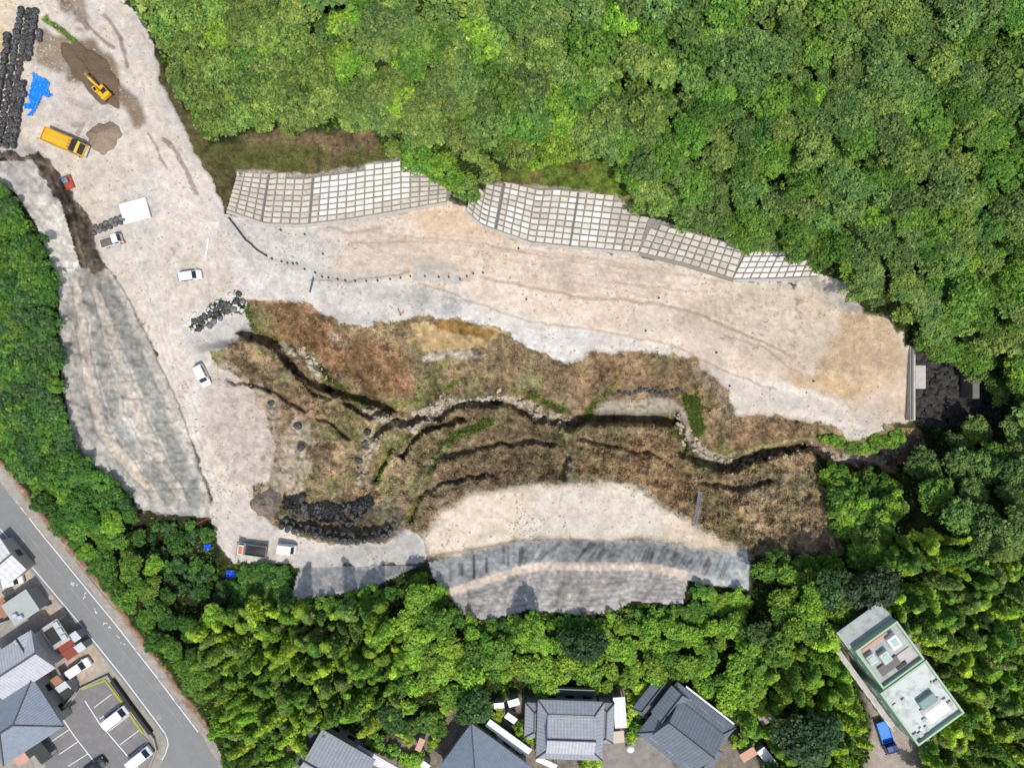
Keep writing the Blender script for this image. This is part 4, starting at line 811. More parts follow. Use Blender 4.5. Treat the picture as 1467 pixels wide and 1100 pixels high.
DIRTL = mat('loose dirt load', alb((120, 108, 96)), .95, .3, 2, .5)

def wheels(root, xs, hw, r, w):
    for x in xs:
        for s in (-1, 1):
            t = MB().wheel((x, s * hw, r), r, w).build('wheel', TYRE, root); MB().wheel((x, s * (hw + .02), r), r * .58, w).build('rim', RIM, t)
def ring(x, z0, zb, zr, w0, wb, wr):
    return [Vector(p) for p in ((x, -w0, z0), (x, -wb, zb), (x, -wr, zr), (x, 0, zr + .03), (x, wr, zr), (x, wb, zb), (x, w0, z0))]
def wagon(u, v, ang, label, paint=WHITE_P, L=3.9, Wd=1.62, Hh=1.5, kind='wagon', group='white cars and vans', name='parked_car', cat='car'):
    z = float(HF(u, v)); x, y, _ = W(u, v, z + Hh * .6); z = ground_at(x, y)
    root = empty(name, (x, y, z), math.radians(ang), label, cat, group); h = Wd / 2; l = L / 2
    if kind == 'wagon':   # bonnet in front
        sec = [(-l, .35, .8, 1.05, .88, .92, .8), (-l + .12, .25, .85, Hh - .08, .95, 1, .82), (-l + .4, .22, .88, Hh, .98, 1, .84), (l * .12, .22, .88, Hh, .98, 1, .84), (l * .30, .22, .88, Hh - .12, .98, 1, .82), (l * .62, .22, .84, .97, .97, 1, .92), (l - .18, .25, .72, .82, .95, .96, .86), (l, .32, .55, .68, .82, .84, .72)]
        ws = (l * .30, l * .60, Hh - .06, 1.06)
    else:                 # one-box van
        sec = [(-l, .35, .9, 1.2, .9, .93, .82), (-l + .06, .25, .95, Hh - .1, .96, 1, .86), (-l + .3, .22, .95, Hh, .98, 1, .88), (l * .45, .22, .95, Hh, .98, 1, .88), (l * .6, .22, .95, Hh - .1, .98, 1, .86), (l * .86, .22, .92, 1.08, .97, .98, .9), (l - .06, .25, .75, .88, .92, .94, .86), (l, .32, .6, .74, .84, .86, .78)]
        ws = (l * .6, l * .85, Hh - .04, 1.17)
    MB().loft([ring(a, b, c, d, e * h, f * h, g * h) for a, b, c, d, e, f, g in sec]).build('body', paint, root, smooth=False)
    x0, x1, z1, z0 = ws; gw = h * .76
    MB().add([(x1, -gw, z0), (x1, gw, z0), (x0, gw * .98, z1), (x0, -gw * .98, z1), (x1 - .05, -gw, z0 - .14), (x1 - .05, gw, z0 - .14), (x0 - .05, gw * .98, z1 - .14), (x0 - .05, -gw * .98, z1 - .14)], [(0, 1, 2, 3), (4, 7, 6, 5), (0, 4, 5, 1), (1, 5, 6, 2), (2, 6, 7, 3), (3, 7, 4, 0)]).build('windscreen', GLASS, root)
    for s in (-1, 1):
        zb, zt = .95, Hh - .16
        for xa, xb in ((-l + .35, -.15), (-.05, l * .28 if kind == 'wagon' else l * .55)):
            MB().add([(xa, s * (h * .985), zb), (xb, s * (h * .985), zb), (xb - .05, s * (h * .90), zt), (xa + .05, s * (h * .90), zt), (xa, s * (h * .90), zb), (xb, s * (h * .90), zb), (xb - .05, s * (h * .8), zt), (xa + .05, s * (h * .8), zt)], [(0, 1, 2, 3), (4, 7, 6, 5), (0, 4, 5, 1), (1, 5, 6, 2), (2, 6, 7, 3), (3, 7, 4, 0)]).build('side_window', GLASS, root)
        MB().bbox((l * .62, s * (h + .08), .98), (.12, .16, .14), .03).build('mirror', paint, root)
        MB().bbox((l - .05, s * h * .66, .64), (.12, .3, .14), .03).build('headlight', LAMP, root); MB().bbox((-l + .02, s * h * .8, .85), (.08, .16, .25), .02).build('tail_light', REDL, root)
    MB().box((-l + .03, 0, (Hh + .9) / 2), (.08, h * 1.4, Hh * .28)).build('rear_window', GLASS, root)
    wheels(root, (-l * .62, l * .62), h - .1, .29, .18); return root
wagon(272, 395, 9, 'white estate wagon parked in the middle of the west yard', L=3.6, Wd=1.6)
wagon(289, 538, -64, 'white estate wagon parked on the slope road below the grey ramp', L=3.7, Wd=1.6)
wagon(410, 787, -7, 'boxy white van parked beside the dump truck on the lower road', L=3.0, Wd=1.55, Hh=1.85, kind='van', cat='van', name='parked_van')
wagon(165, 1028, 38, 'white minivan parked in a bay near the middle of the parking lot', L=4.4, Wd=1.75, Hh=1.75, kind='van', group='cars in the parking lot', cat='van', name='parked_van')
wagon(199, 1086, 38, 'white minivan in the bay nearest the parking lot corner', L=4.4, Wd=1.75, Hh=1.7, kind='van', group='cars in the parking lot', cat='van', name='parked_van')
wagon(134, 1101, 38, 'dark car at the bottom edge of the parking lot', BLACK_P, 4.2, 1.7, 1.5, group='cars in the parking lot')
wagon(112, 957, 34, 'white wagon parked beside the red carport roof', L=4.1, Wd=1.65, Hh=1.55, group='cars by the houses')
wagon(18, 833, 16, 'small white car half beside the grey shed roofs by the road', L=3.2, Wd=1.5, Hh=1.5, group='cars by the houses')

def truck(u, v, ang, label, name, cabm, L, Wd, zcab, bed, bedm, load=None, bedh=.5, group=None, cabl=1.5, axles=(-.3, .36), wr=.38, roofm=None, cat='truck'):
    z = float(HF(u, v)); x, y, _ = W(u, v, z + zcab * .6); z = ground_at(x, y)
    root = empty(name, (x, y, z), math.radians(ang), label, cat, group); h = Wd / 2; l = L / 2
    MB().box((-.05, 0, wr + .22), (L * .96, Wd * .45, .24)).build('chassis', BLK, root)
    xc = l - cabl
    sec = [(xc, wr + .15, 1.05, zcab, .98, 1, .88), (xc + cabl * .55, wr + .12, 1.05, zcab, .98, 1, .88), (xc + cabl * .72, wr + .12, 1.05, zcab - .12, .98, 1, .86), (xc + cabl * .95, wr + .12, .95, zcab * .60, .97, .99, .9), (l, wr + .15, .8, zcab * .5, .9, .95, .86)]
    c = MB().loft([ring(a, b, cc, d, e * h, f * h, g * h) for a, b, cc, d, e, f, g in sec]).build('cab', cabm, root)
    gx0, gx1 = xc + cabl * .74, xc + cabl * .95
    MB().add([(gx1 + .05, -h * .78, zcab * .62), (gx1 + .05, h * .78, zcab * .62), (gx0 + .06, h * .76, zcab - .12), (gx0 + .06, -h * .76, zcab - .12), (gx1 - .1, -h * .78, zcab * .6), (gx1 - .1, h * .78, zcab * .6), (gx0 - .1, h * .76, zcab - .2), (gx0 - .1, -h * .76, zcab - .2)], [(0, 1, 2, 3), (4, 7, 6, 5), (0, 4, 5, 1), (1, 5, 6, 2), (2, 6, 7, 3), (3, 7, 4, 0)]).build('windscreen', GLASS, c)
    for s in (-1, 1):
        MB().box((xc + cabl * .4, s * h * .955, zcab * .75), (cabl * .5, .08, zcab * .26)).build('side_window', GLASS, c); MB().bbox((l - .02, s * h * .7, wr + .3), (.1, .26, .16), .02).build('headlight', LAMP, c)
        MB().bbox((l - .12, s * (h + .12), zcab * .68), (.1, .2, .28), .02).build('mirror', BLK, c)
    if roofm: MB().bbox((xc + cabl * .3, 0, zcab + .06), (cabl * .5, Wd * .7, .08), .03).build('roof_panel', roofm, c)
    b0, b1 = -l, xc - .12; bl = b1 - b0; zb = wr + .42
    bd = MB().box(((b0 + b1) / 2, 0, zb), (bl, Wd, .1)).build('bed', bedm, root)
    for s in (-1, 1):
        MB().box(((b0 + b1) / 2, s * (h - .03), zb + .05 + bedh / 2), (bl, .06, bedh)).build('side_board', bedm, bd)
        if bedh > .6:
            for k in range(6): MB().box((b0 + bl * (k + .5) / 6, s * (h + .02), zb + .05 + bedh / 2), (.09, .05, bedh * .96)).build('rib', bedm, bd)
    MB().box((b0 + .03, 0, zb + .05 + bedh / 2), (.06, Wd - .12, bedh)).build('tail_gate', bedm, bd); MB().box((b1 - .03, 0, zb + .1 + bedh / 2), (.06, Wd - .12, bedh + .1)).build('head_board', bedm, bd)
    if load is not None:
        r = random.Random(int(u)); rows = []
        nx_, ny_ = 9, 5
        vs = [(b0 + .08 + (bl - .16) * i / (nx_ - 1), -h + .07 + (Wd - .14) * j / (ny_ - 1), zb + .08 + bedh * (.35 + .45 * math.sin(math.pi * i / (nx_ - 1)) * math.sin(math.pi * j / (ny_ - 1))) * r.uniform(.85, 1.1)) for i in range(nx_) for j in range(ny_)]
        MB().add(vs, [(i * ny_ + j, (i + 1) * ny_ + j, (i + 1) * ny_ + j + 1, i * ny_ + j + 1) for i in range(nx_ - 1) for j in range(ny_ - 1)]).build('load', load, bd, smooth=True)
    wheels(root, [a * L for a in axles], h - .14, wr, .26); return root, bd, (b0, b1, zb, h, bedh)
YELIN = mat('worn yellow bed floor', (0.62, 0.37, 0.02), .5, .14, 1.2, dirt=(.45, .3, .1), dirt_amt=.5)
t, bd, (b0, b1, zb, h, bh) = truck(92, 204, -23, 'large yellow dump truck parked beside the round gravel pile', 'dump_truck', YEL, 6.9, 2.2, 2.5, True, YEL, None, 1.15, 'construction machines', 1.7, (-.36, -.2, .36), .5)
MB().add([(b0 + .1, -h + .1, zb + .9), (b1 - .1, -h + .1, zb + .95), (b1 - .1, h - .1, zb + .95), (b0 + .1, h - .1, zb + .9), (b0 + .1, 0, zb + 1.02), (b1 - .1, 0, zb + 1.08)], [(0, 1, 5, 4), (4, 5, 2, 3)]).build('bed_cover', YELIN, bd)
for k in range(3): MB().box((b1 - .55 - .0 * k, -.5 + .5 * k, zb + 1.14), (.35, .22, .12)).build('hatch', ORANGE, bd)
MB().bbox((b1 + .55, 0, 2.59), (.9, 1.9, .14), .04).build('roof_visor', BLK, t); MB().bbox((3.42, 0, .75), (.12, 2.1, .45), .03).build('bumper', WHITE_P, t); MB().box((b0 - .05, 0, zb + .7), (.08, 1.9, .5)).build('tail_panel', ORANGE, t)
truck(158, 345, 17, 'small white flatbed truck by the row of grey sandbags', 'flatbed_truck', WHITE_P, 3.5, 1.5, 1.8, True, WHITE_P, DIRTL, .3, 'construction trucks', 1.2, (-.3, .34), .28)
truck(360, 788, 172, 'grey dump truck with a red and white cab roof on the lower road', 'dump_truck', WHITE_P, 4.9, 1.8, 2.0, True, GREYM, BLK, .55, 'construction trucks', 1.35, (-.3, .34), .36, roofm=ORANGE)
truck(1271, 1056, -72, 'bright blue flatbed truck beside the green building', 'flatbed_truck', NAVY, 5.0, 1.8, 2.1, True, BLUE_P, None, .35, None, 1.5, (-.3, .34), .36)

# excavator
z = float(HF(150, 128)); ex, ey, _ = W(141, 127, z + 2.4); ez = ground_at(ex, ey) + .55
root = empty('excavator', (ex, ey, ez), math.radians(132), 'yellow excavator with its boom stretched over the brown soil mound', 'excavator', 'construction machines')
root.scale = (.68, .68, .68)
for s in (-1, 1):
    tk = MB().loft([[Vector((x, s * 1.0 + dy, zz)) for x, zz in ((-1.75, .25), (-1.55, .0), (1.55, .0), (1.75, .25), (1.75, .5), (1.5, .75), (-1.5, .75), (-1.75, .5))] for dy in (-.26, .26)]).build('track', BLK, root)
    for k in range(6): MB().wheel((-1.25 + .5 * k, s * 1.28, .33), .2, .06, 10).build('track_roller', GREYM, tk)
MB().box((0, 0, .62), (2.2, 1.7, .4)).build('undercarriage', BLK, root)
hs = MB().bbox((-.35, 0, 1.35), (2.9, 2.3, 1.0), .12).build('house', YEL, root)
MB().bbox((-1.45, 0, 1.5), (.9, 2.4, 1.25), .22).build('counterweight', YEL, root); MB().box((-.5, -.35, 1.92), (1.1, 1.2, .12)).build('engine_cover', BLK, hs); MB().box((-.2, -.85, 2.02), (.5, .3, .2)).build('exhaust', BLK, hs)
cb = MB().bbox((.65, .72, 2.0), (1.5, .95, 1.5), .12).build('cab', YEL, root)
MB().box((1.38, .72, 2.15), (.08, .8, .9)).build('windscreen', GLASS, cb); MB().box((.7, 1.18, 2.2), (1.0, .08, .8)).build('side_window', GLASS, cb); MB().box((.55, .72, 2.76), (.9, .6, .05)).build('roof_hatch', GLASS, cb)
def arm(pts, w, ws, name, m):
    P_ = [Vector(p) for p in pts]; rings = []
    for k, p in enumerate(P_):
        d = (P_[min(k + 1, len(P_) - 1)] - P_[max(k - 1, 0)]).normalized(); up = Vector((-d.z, 0, d.x)) * ws[k] / 2; rings.append([p + Vector((0, -w / 2, 0)) + up, p + Vector((0, w / 2, 0)) + up, p + Vector((0, w / 2, 0)) - up, p + Vector((0, -w / 2, 0)) - up])
    return MB().loft(rings).build(name, m, root)
arm([(.8, -.1, 1.5), (2.0, -.1, 3.1), (3.0, -.1, 3.5), (4.3, -.1, 3.2)], .42, [.5, .62, .55, .35], 'boom', YEL); arm([(4.1, -.1, 3.5), (4.4, -.1, 2.8), (4.9, -.1, 1.2)], .34, [.35, .45, .25], 'dipper', YEL)
arm([(1.2, .0, 1.3), (2.3, .0, 2.8)], .14, [.14, .14], 'hydraulic_ram', GREYM); arm([(2.7, -.1, 3.85), (4.0, -.1, 3.75)], .14, [.14, .14], 'hydraulic_ram', GREYM)
bk = arm([(4.9, -.1, 1.3), (5.3, -.1, .9), (5.2, -.1, .4), (4.7, -.1, .1), (4.35, -.1, .3)], .95, [.15, .2, .2, .2, .08], 'bucket', BLK)

# ------------------------------------------------------------------ loose things on the site
def mound(name, u, v, ru, rv, hgt, c, label, cat, seed, ang=0.0, group=None, amp=.35):
    x, y, z = G(u, v); n, k = 40, 14; r = random.Random(seed); vs, cs = [], []
    ph = [r.uniform(0, 6.28) for _ in range(6)]
    for i in range(k + 1):
        t = i / k
        for j in range(n):
            a = 2 * math.pi * j / n; wob = 1 + .09 * math.sin(2 * a + ph[0]) + .08 * math.sin(3 * a + ph[1]) + .06 * math.sin(7 * a + ph[2]) + .05 * math.sin(11 * a + ph[3])
            lx, ly = math.cos(a) * ru * t * wob, math.sin(a) * rv * t * wob; ca, sa = math.cos(ang), math.sin(ang); wx, wy = lx * ca - ly * sa, lx * sa + ly * ca
            g = ground_at(x + wx, y + wy) - z
            hh = hgt * (1 - t ** 1.3) * (1 + .18 * math.sin(5 * a + ph[4]) * t + .1 * math.sin(13 * a + ph[5]) * t) + r.uniform(-.1, .1) * (1 - t ** 3)
            vs.append((wx, wy, g + hh - (.25 if i == k else 0)))
    fs = [(i * n + j, (i + 1) * n + j, (i + 1) * n + (j + 1) % n, i * n + (j + 1) % n) for i in range(k) for j in range(n)]
    me = mesh_np(name, np.array(vs), np.array(fs), GROUND, True, {'Col': np.tile(alb(c), (len(vs), 1))}, {'amp': np.full(len(vs), amp)})
    return tag(link(name, me, None, (x, y, z)), label, cat, group)
mound('gravel_pile', 149, 197, 2.9, 2.5, 1.7, (168, 148, 128), 'round pile of brown gravel in front of the yellow dump truck', 'gravel pile', 2, group='heaps of spoil')
mound('soil_mound', 133, 105, 6.2, 3.1, 1.3, (126, 108, 86), 'long brown soil mound under the yellow excavator', 'soil mound', 3, -.85, group='heaps of spoil')
mound('rubble_pile', 381, 722, 2.3, 2.6, .9, (150, 136, 122), 'low mound of grey brown rubble beside the curved sandbag wall', 'rubble pile', 4, .6, group='heaps of spoil', amp=.8)
# crumpled tarps
def tarp(u, v, outline, m, label, seed, hgt=.35):
    x, y, z = G(u, v); us = [p[0] for p in outline]; vs_ = [p[1] for p in outline]; r = random.Random(seed); st = 2.0
    nu, nv = int((max(us) - min(us)) / st) + 1, int((max(vs_) - min(vs_)) / st) + 1; idx = {}; V, F = [], []
    def vid(i, j):
        if (i, j) not in idx:
            a, b = min(us) + i * st, min(vs_) + j * st; p = G(a, b); idx[(i, j)] = len(V); V.append((p[0] - x, p[1] - y, p[2] - z + .05 + hgt * (abs(math.sin(a * .55 + b * .23 + seed)) * .6 + r.random() * .5)))
        return idx[(i, j)]
    for i in range(nu):
        for j in range(nv):
            if pts_in(outline, np.array([min(us) + (i + .5) * st]), np.array([min(vs_) + (j + .5) * st]))[0]: F.append((vid(i, j), vid(i, j + 1), vid(i + 1, j + 1), vid(i + 1, j)))
    mb = MB(); mb.add(V, F); o = mb.build('tarpaulin', m, None, (x, y, z)); tag(o, label, 'tarp', 'blue tarps'); md = o.modifiers.new('thick', 'SOLIDIFY'); md.thickness = .03; return o
tarp(55, 138, [(49, 105), (56, 110), (66, 114), (72, 120), (70, 130), (76, 138), (70, 142), (62, 136), (58, 148), (54, 156), (46, 168), (40, 166), (48, 158), (36, 156), (36, 150), (44, 148), (42, 138), (46, 125)], BLUET, 'bright blue crumpled tarp beside the sandbag stack', 1)
tarp(331, 822, [(325, 817), (336, 816), (339, 822), (336, 829), (326, 829)], BLUET2, 'small deep blue tarp at the edge of the trees below the dump truck', 2)
tarp(298, 784, [(293, 780), (302, 779), (304, 785), (297, 789), (293, 786)], BLUET2, 'blue scrap tarp beside the dark hollow left of the dump truck', 3, .25)
for ou, lab, q_ in LATER: o = tarp(sum(p[0] for p in ou) / len(ou), sum(p[1] for p in ou) / len(ou), ou, BLKT, lab, 7 + q_, .8); o.name = 'plastic_sheet'; tag(o, lab, 'plastic sheet', 'black plastic sheets')
# white steel sheets, trays, pipe, pole
SHEET = mat('white coated sheet', (0.72, 0.72, 0.71), .5, .05, .8, dirt=(.6, .55, .48), dirt_amt=.2)
x, y, z = G(195, 303); root = empty('sheet_stack', (x, y, z), math.radians(15), 'big white rectangular sheet pack lying in the west yard', 'steel sheets')
for k in range(4): MB().box((random.uniform(-.05, .05), random.uniform(-.04, .04), .16 + k * .11), (4.5 - .02 * k, 3.3 - .02 * k, .09)).build('sheet', SHEET, root)
for k in (-1, 0, 1): MB().box((k * 1.6, 0, .06), (.12, 3.2, .14)).build('bearer', BARK, root)
x, y, z = G(97, 263); root = empty('material_tray', (x, y, z), math.radians(20), 'rusty red steel tray holding blue and grey parts at the cliff edge', 'tray')
MB().box((0, 0, .12), (2.0, 2.1, .12)).build('floor', RED, root)
for sx, sy, a, b in ((0, -1.05, 2.0, .07), (0, 1.05, 2.0, .07), (-1.0, 0, .07, 2.03), (1.0, 0, .07, 2.03)): MB().box((sx, sy, .35), (a, b, .4)).build('side', RED if sy <= 0 else GREYM, root)
MB().bbox((.1, .3, .5), (.9, .8, .65), .1).build('machine', GREYM, root); MB().bbox((-.1, .45, .75), (.5, .4, .35), .05).build('tank', BLUE_P, root)
a, b = Vector(G(299, 341, .12)), Vector(G(295, 369, .12)); o = MB(); o.tube([Vector((0, 0, 0)), b - a], .14, 10); o.one('drain_pipe', SHEET, 'long white pipe lying on the ground above the white wagon', 'pipe', None, a)
CONE = mat('red cone plastic', (.6, .07, .03), .5, .05, 2)
x, y, z = G(179, 347); root = empty('traffic_cone', (x, y, z), 0, 'red traffic cone beside the small white flatbed truck', 'traffic cone'); MB().box((0, 0, .03), (.42, .42, .06)).build('base', CONE, root); MB().loft([[Vector((math.cos(k * .785) * r, math.sin(k * .785) * r, zz)) for k in range(8)] for r, zz in ((.17, .06), (.03, .75))]).build('cone', CONE, root); MB().loft([[Vector((math.cos(k * .785) * r, math.sin(k * .785) * r, zz)) for k in range(8)] for r, zz in ((.128, .34), (.09, .52))]).build('band', SHEET, root)
# marker posts
POST = mat('dark painted post', (.05, .055, .06), .7, .2, 3); BLUEN = mat('blue net', (.10, .24, .34), .7, .2, 2); WOOD = mat('weathered timber', alb((160, 140, 112)), .85, .25, 2)
pm_ = MB().box((0, 0, .35), (.13, .13, .7)).box((0, 0, .03), (.28, .28, .08)); pmesh = pm_.mesh('marker_post', POST)
ppos = [(382, 366), (390, 371), (404, 375), (412, 377), (420, 378), (426, 378), (437, 386), (452, 391), (462, 397), (471, 398), (484, 400), (495, 402), (509, 403), (525, 403), (541, 402), (559, 400), (574, 398), (588, 396), (609, 396), (629, 397), (643, 397), (659, 400), (669, 396), (678, 392), (692, 391), (463, 364), (437, 336), (403, 330)]
for u, v in ppos:
    o = link('marker_post', pmesh); o.location = G(u, v); o.rotation_euler = (random.uniform(-.06, .06), random.uniform(-.06, .06), random.random()); tag(o, 'small dark marker post in the line along the haul road', 'marker post', 'marker posts along the haul road')
for k, (u, v) in enumerate([(743, 356), (944, 427), (754, 429), (1026, 505), (925, 474), (1045, 553), (1165, 546)]):
    o = link('marker_post', pmesh); o.location = G(u, v); tag(o, 'lone dark marker stake on the beige benches', 'marker post', 'marker stakes on the benches')
# blue net barrier and railing
def fence(pts, hgt, pm__, nm, label, name, cat, nth=3):
    P_ = [Vector(G(u, v)) for u, v in pts]; c = P_[0]; root = empty(name, c, 0, label, cat)
    for p in P_: MB().tube([p - c - Vector((0, 0, .1)), p - c + Vector((0, 0, hgt + .1))], .05, 6).build('post', pm__, root)
    for q in range(nth):
        for a, b in zip(P_[:-1], P_[1:]):
            zz = Vector((0, 0, hgt * (q + 1) / nth)); MB().tube([a - c + zz, b - c + zz], .035, 5).build('rail', pm__, root)
    if nm:
        for a, b in zip(P_[:-1], P_[1:]):
            d = (b - a).normalized(); sd = Vector((-d.y, d.x, 0)) * .012; vs = [a - c - sd, b - c - sd, b - c - sd + Vector((0, 0, hgt)), a - c - sd + Vector((0, 0, hgt))]; vs += [p + sd * 2 for p in vs]
            MB().add(vs, [(0, 1, 2, 3), (7, 6, 5, 4), (3, 2, 6, 7), (1, 0, 4, 5)]).build('net', nm, root)
fence([(329, 313), (337, 323), (346, 335), (354, 346), (361, 351), (370, 360), (383, 368)], .9, POST, BLUEN, 'blue net barrier curving along the edge of the haul road', 'net_fence', 'fence')
fence([(450, 399), (448, 408), (445, 419)], .9, POST, BLUEN, 'short dark railing across the grey haul road', 'railing', 'railing')
fence([(571, 444), (575, 452), (579, 448)], .8, ORANGE, None, 'small orange barrier at the gully rim', 'barrier', 'barrier', 2)
fence([(278, 752), (287, 748), (294, 744), (306, 741)], .9, RED, None, 'red pipe barrier at the foot of the large concrete slope', 'barrier', 'barrier', 2)
a_ = [(1003, 705), (1001, 717), (999, 729), (997, 741), (994, 752)]
P_ = [Vector(G(u, v)) for u, v in a_]; c = P_[0]; root = empty('slope_stair', c, 0, 'narrow metal stair running down the brown slope beside the terrace', 'stairs')
for s in (-.35, .35):
    MB().tube([p - c + Vector((s, 0, .25)) for p in P_], .06, 5).build('stringer', GREYM, root); MB().tube([p - c + Vector((s, 0, 1.0)) for p in P_], .04, 5).build('handrail', GREYM, root)
for k in range(17):
    q = k / 16 * 4; i = min(int(q), 3); p = P_[i].lerp(P_[i + 1], q - i) - c; MB().box(p + Vector((0, 0, .28)), (.7, .24, .05)).build('tread', GREYM, root)
# dam at the east end
dz0 = -9.6
x0, y0, _ = W(1302, 496, -1); x1, y1, _ = W(1309, 602, -1)
root = empty('dam_wall', ((x0 + x1) / 2, (y0 + y1) / 2, dz0), 0, 'white concrete dam crest wall at the right end of the platform', 'dam')
MB().box((0, 0, 4.55), (x1 - x0, y0 - y1, 9.1)).build('wall', CONC, root); MB().box((-.15, 0, 9.2), (.28, y0 - y1 - .2, .22)).build('coping', CONC_D, root)
bx, by, _ = W(1317, 540, -1); MB().bbox((bx - (x0 + x1) / 2 + .05, by - (y0 + y1) / 2, 4.5), (1.75, 3.9, 8.9), .08).build('spillway_block', CONC, root)
x0, y0, _ = W(1396, 552, -6); MB().bbox((0, 0, 1.9), (1.2, 4.6, 3.8), .1).one('check_sill', CONC_D, 'grey concrete sill standing in the dark rocky pit', 'concrete sill', None, (x0, y0, ground_at(x0, y0) - .3))

# ------------------------------------------------------------------ town: road, parking lot
ASPH = mat('asphalt', alb((138, 138, 136)), .9, .10, .5, .15, dirt=tuple(alb((150, 152, 148))), dirt_amt=.5); ASPH2 = mat('parking asphalt', alb((128, 126, 124)), .9, .12, .4, .15, dirt=tuple(alb((154, 150, 146))), dirt_amt=.5)
LINE = mat('road paint', alb((228, 228, 226)), .7, .10, 3); KERB = mat('kerb concrete', alb((168, 164, 156)), .9, .18, .8, .2, dirt=tuple(alb((124, 114, 100))), dirt_amt=.6); MOSS = mat('yellow green moss', alb((168, 176, 66)), .95, .3, 2, .4)
def slab(name, poly, z0, z1, m, kind='structure', parent=None):
    lo = [Vector((*W(u, v, 0)[:2], z0)) for u, v in poly]; hi = [Vector((p.x, p.y, z1)) for p in lo]; o = MB().loft([lo[::-1], hi[::-1]]).build(name, m, parent)
    return tag(o, kind=kind) if kind else o
def ribbon(pts, w, z0, z1): # closed outline of a strip
    n = len(pts); L, R = [], []
    for i, p in enumerate(pts):
        a = pts[max(i - 1, 0)]; b = pts[min(i + 1, n - 1)]; d = math.hypot(b[0] - a[0], b[1] - a[1]); nx_, ny_ = -(b[1] - a[1]) / d, (b[0] - a[0]) / d
        L.append((p[0] + nx_ * w / 2, p[1] + ny_ * w / 2)); R.append((p[0] - nx_ * w / 2, p[1] - ny_ * w / 2))
    mb = MB()
    for i in range(n - 1):
        q = [L[i], L[i + 1], R[i + 1], R[i]]; lo = [Vector((*W(u, v, 0)[:2], z0)) for u, v in q]; hi = [Vector((p.x, p.y, z1)) for p in lo]
        mb.add(lo + hi, [(0, 1, 2, 3), (7, 6, 5, 4), (0, 4, 5, 1), (1, 5, 6, 2), (2, 6, 7, 3), (3, 7, 4, 0)])
    return mb
RL = [(-40, 710), (5, 763), (112, 890), (175, 968), (222, 1030), (238, 1052)]
RR = [(-40, 640), (0, 688), (60, 765), (165, 893), (225, 970), (284, 1048), (318, 1100), (335, 1130)]
road = slab('road', [(-40, 702)] + [(a - 3, b + 3) for a, b in RL[1:]] + [(243, 1064), (236, 1085), (228, 1100), (215, 1130), (345, 1130), (322, 1098), (287, 1046), (228, 968), (168, 890), (63, 761), (3, 684), (-40, 634)], -.3, .05, ASPH)
ribbon(RL, 1.5, .04, .056).build('edge_line', LINE, road); ribbon(RR[:6], 1.5, .04, .056).build('edge_line', LINE, road)
ribbon([(236, 1050), (240, 1058), (241, 1066), (237, 1080), (232, 1088)], 1.2, .04, .056).build('corner_line', LINE, road)
r = random.Random(4)
for (u, v, n_) in ((105, 836, 6), (121, 854, 4), (139, 876, 5), (153, 896, 5), (171, 914, 2), (177, 921, 2)):   # worn stop lettering
    for k in range(n_):
        du, dv = r.uniform(-5, 5), r.uniform(-4, 4); w_ = r.uniform(1.5, 4)
        ribbon([(u + du, v + dv), (u + du + w_ * .63, v + dv + w_ * .77)] if r.random() < .5 else [(u + du, v + dv), (u + du + w_ * .77, v + dv - w_ * .63)], r.uniform(.8, 1.4), .04, .054 + .0004 * k).build('painted_mark', LINE, road)
ribbon([(20, 740), (88, 826), (150, 900), (215, 980), (262, 1040)], .6, .04, .053).build('joint', KERB, road)
for (u, v) in ((32, 775), (228, 1027)):
    x, y, _ = W(u, v); MB().loft([[Vector((math.cos(k * .45) * .42, math.sin(k * .45) * .42, zz)) for k in range(14)] for zz in (0, .02)]).build('manhole_cover', KERB, road, (x, y, .044))
tag(ribbon([(-40, 628), (6, 680), (67, 760), (171, 888), (231, 966), (290, 1044)], 9, -.2, .12).build('pavement', KERB), kind='structure')
tag(ribbon([(-40, 618), (12, 675), (73, 755), (177, 883), (237, 961), (296, 1039)], 2, -.2, .5).build('kerb_wall', mat('old brown kerb', alb((128, 108, 92)), .9, .3, 1, .3)), 'low brown kerb wall between the road and the wooded bank', 'kerb wall')
lot = slab('parking_lot', [(118, 985), (151, 973), (172, 1000), (205, 1052), (222, 1070), (205, 1130), (70, 1130), (58, 1047), (92, 1018)], -.2, .07, ASPH2)
for pts, w_ in (([(122, 1003), (147, 1042), (152, 1046), (188, 1088), (215, 1118)], 1.5), ([(89, 1027), (107, 1054), (140, 1096), (158, 1120)], 1.5)): ribbon(pts, w_, .06, .078).build('bay_line', LINE, lot)
for a, b in (((135, 1013), (160, 994)), ((143, 1029), (176, 1006)), ((156, 1047), (185, 1024)), ((172, 1066), (200, 1045)), ((186, 1084), (212, 1062)), ((100, 1044), (73, 1062)), ((113, 1061), (85, 1080)), ((126, 1079), (98, 1097)), ((139, 1095), (112, 1115))): ribbon([a, b], 1.1, .06, .0785).build('bay_line', LINE, lot)
ribbon([(118, 986), (151, 974), (172, 1002), (205, 1050)], 3, .05, .13).build('moss_edge', MOSS, lot)
tag(ribbon([(98, 1012), (118, 984), (156, 966), (180, 1000), (222, 1056), (226, 1072), (210, 1110)], 2, -.2, .6).build('kerb_wall', KERB), 'low concrete kerb wall around the parking lot corner', 'kerb wall')
tag(ribbon([(163, 973), (188, 1008), (218, 1048)], 5, -.2, .75).build('hedge_trough', mat('dark planter soil', (.035, .035, .03), .9, .3, 2)), 'dark planted trough between the parking lot and the road', 'planter')

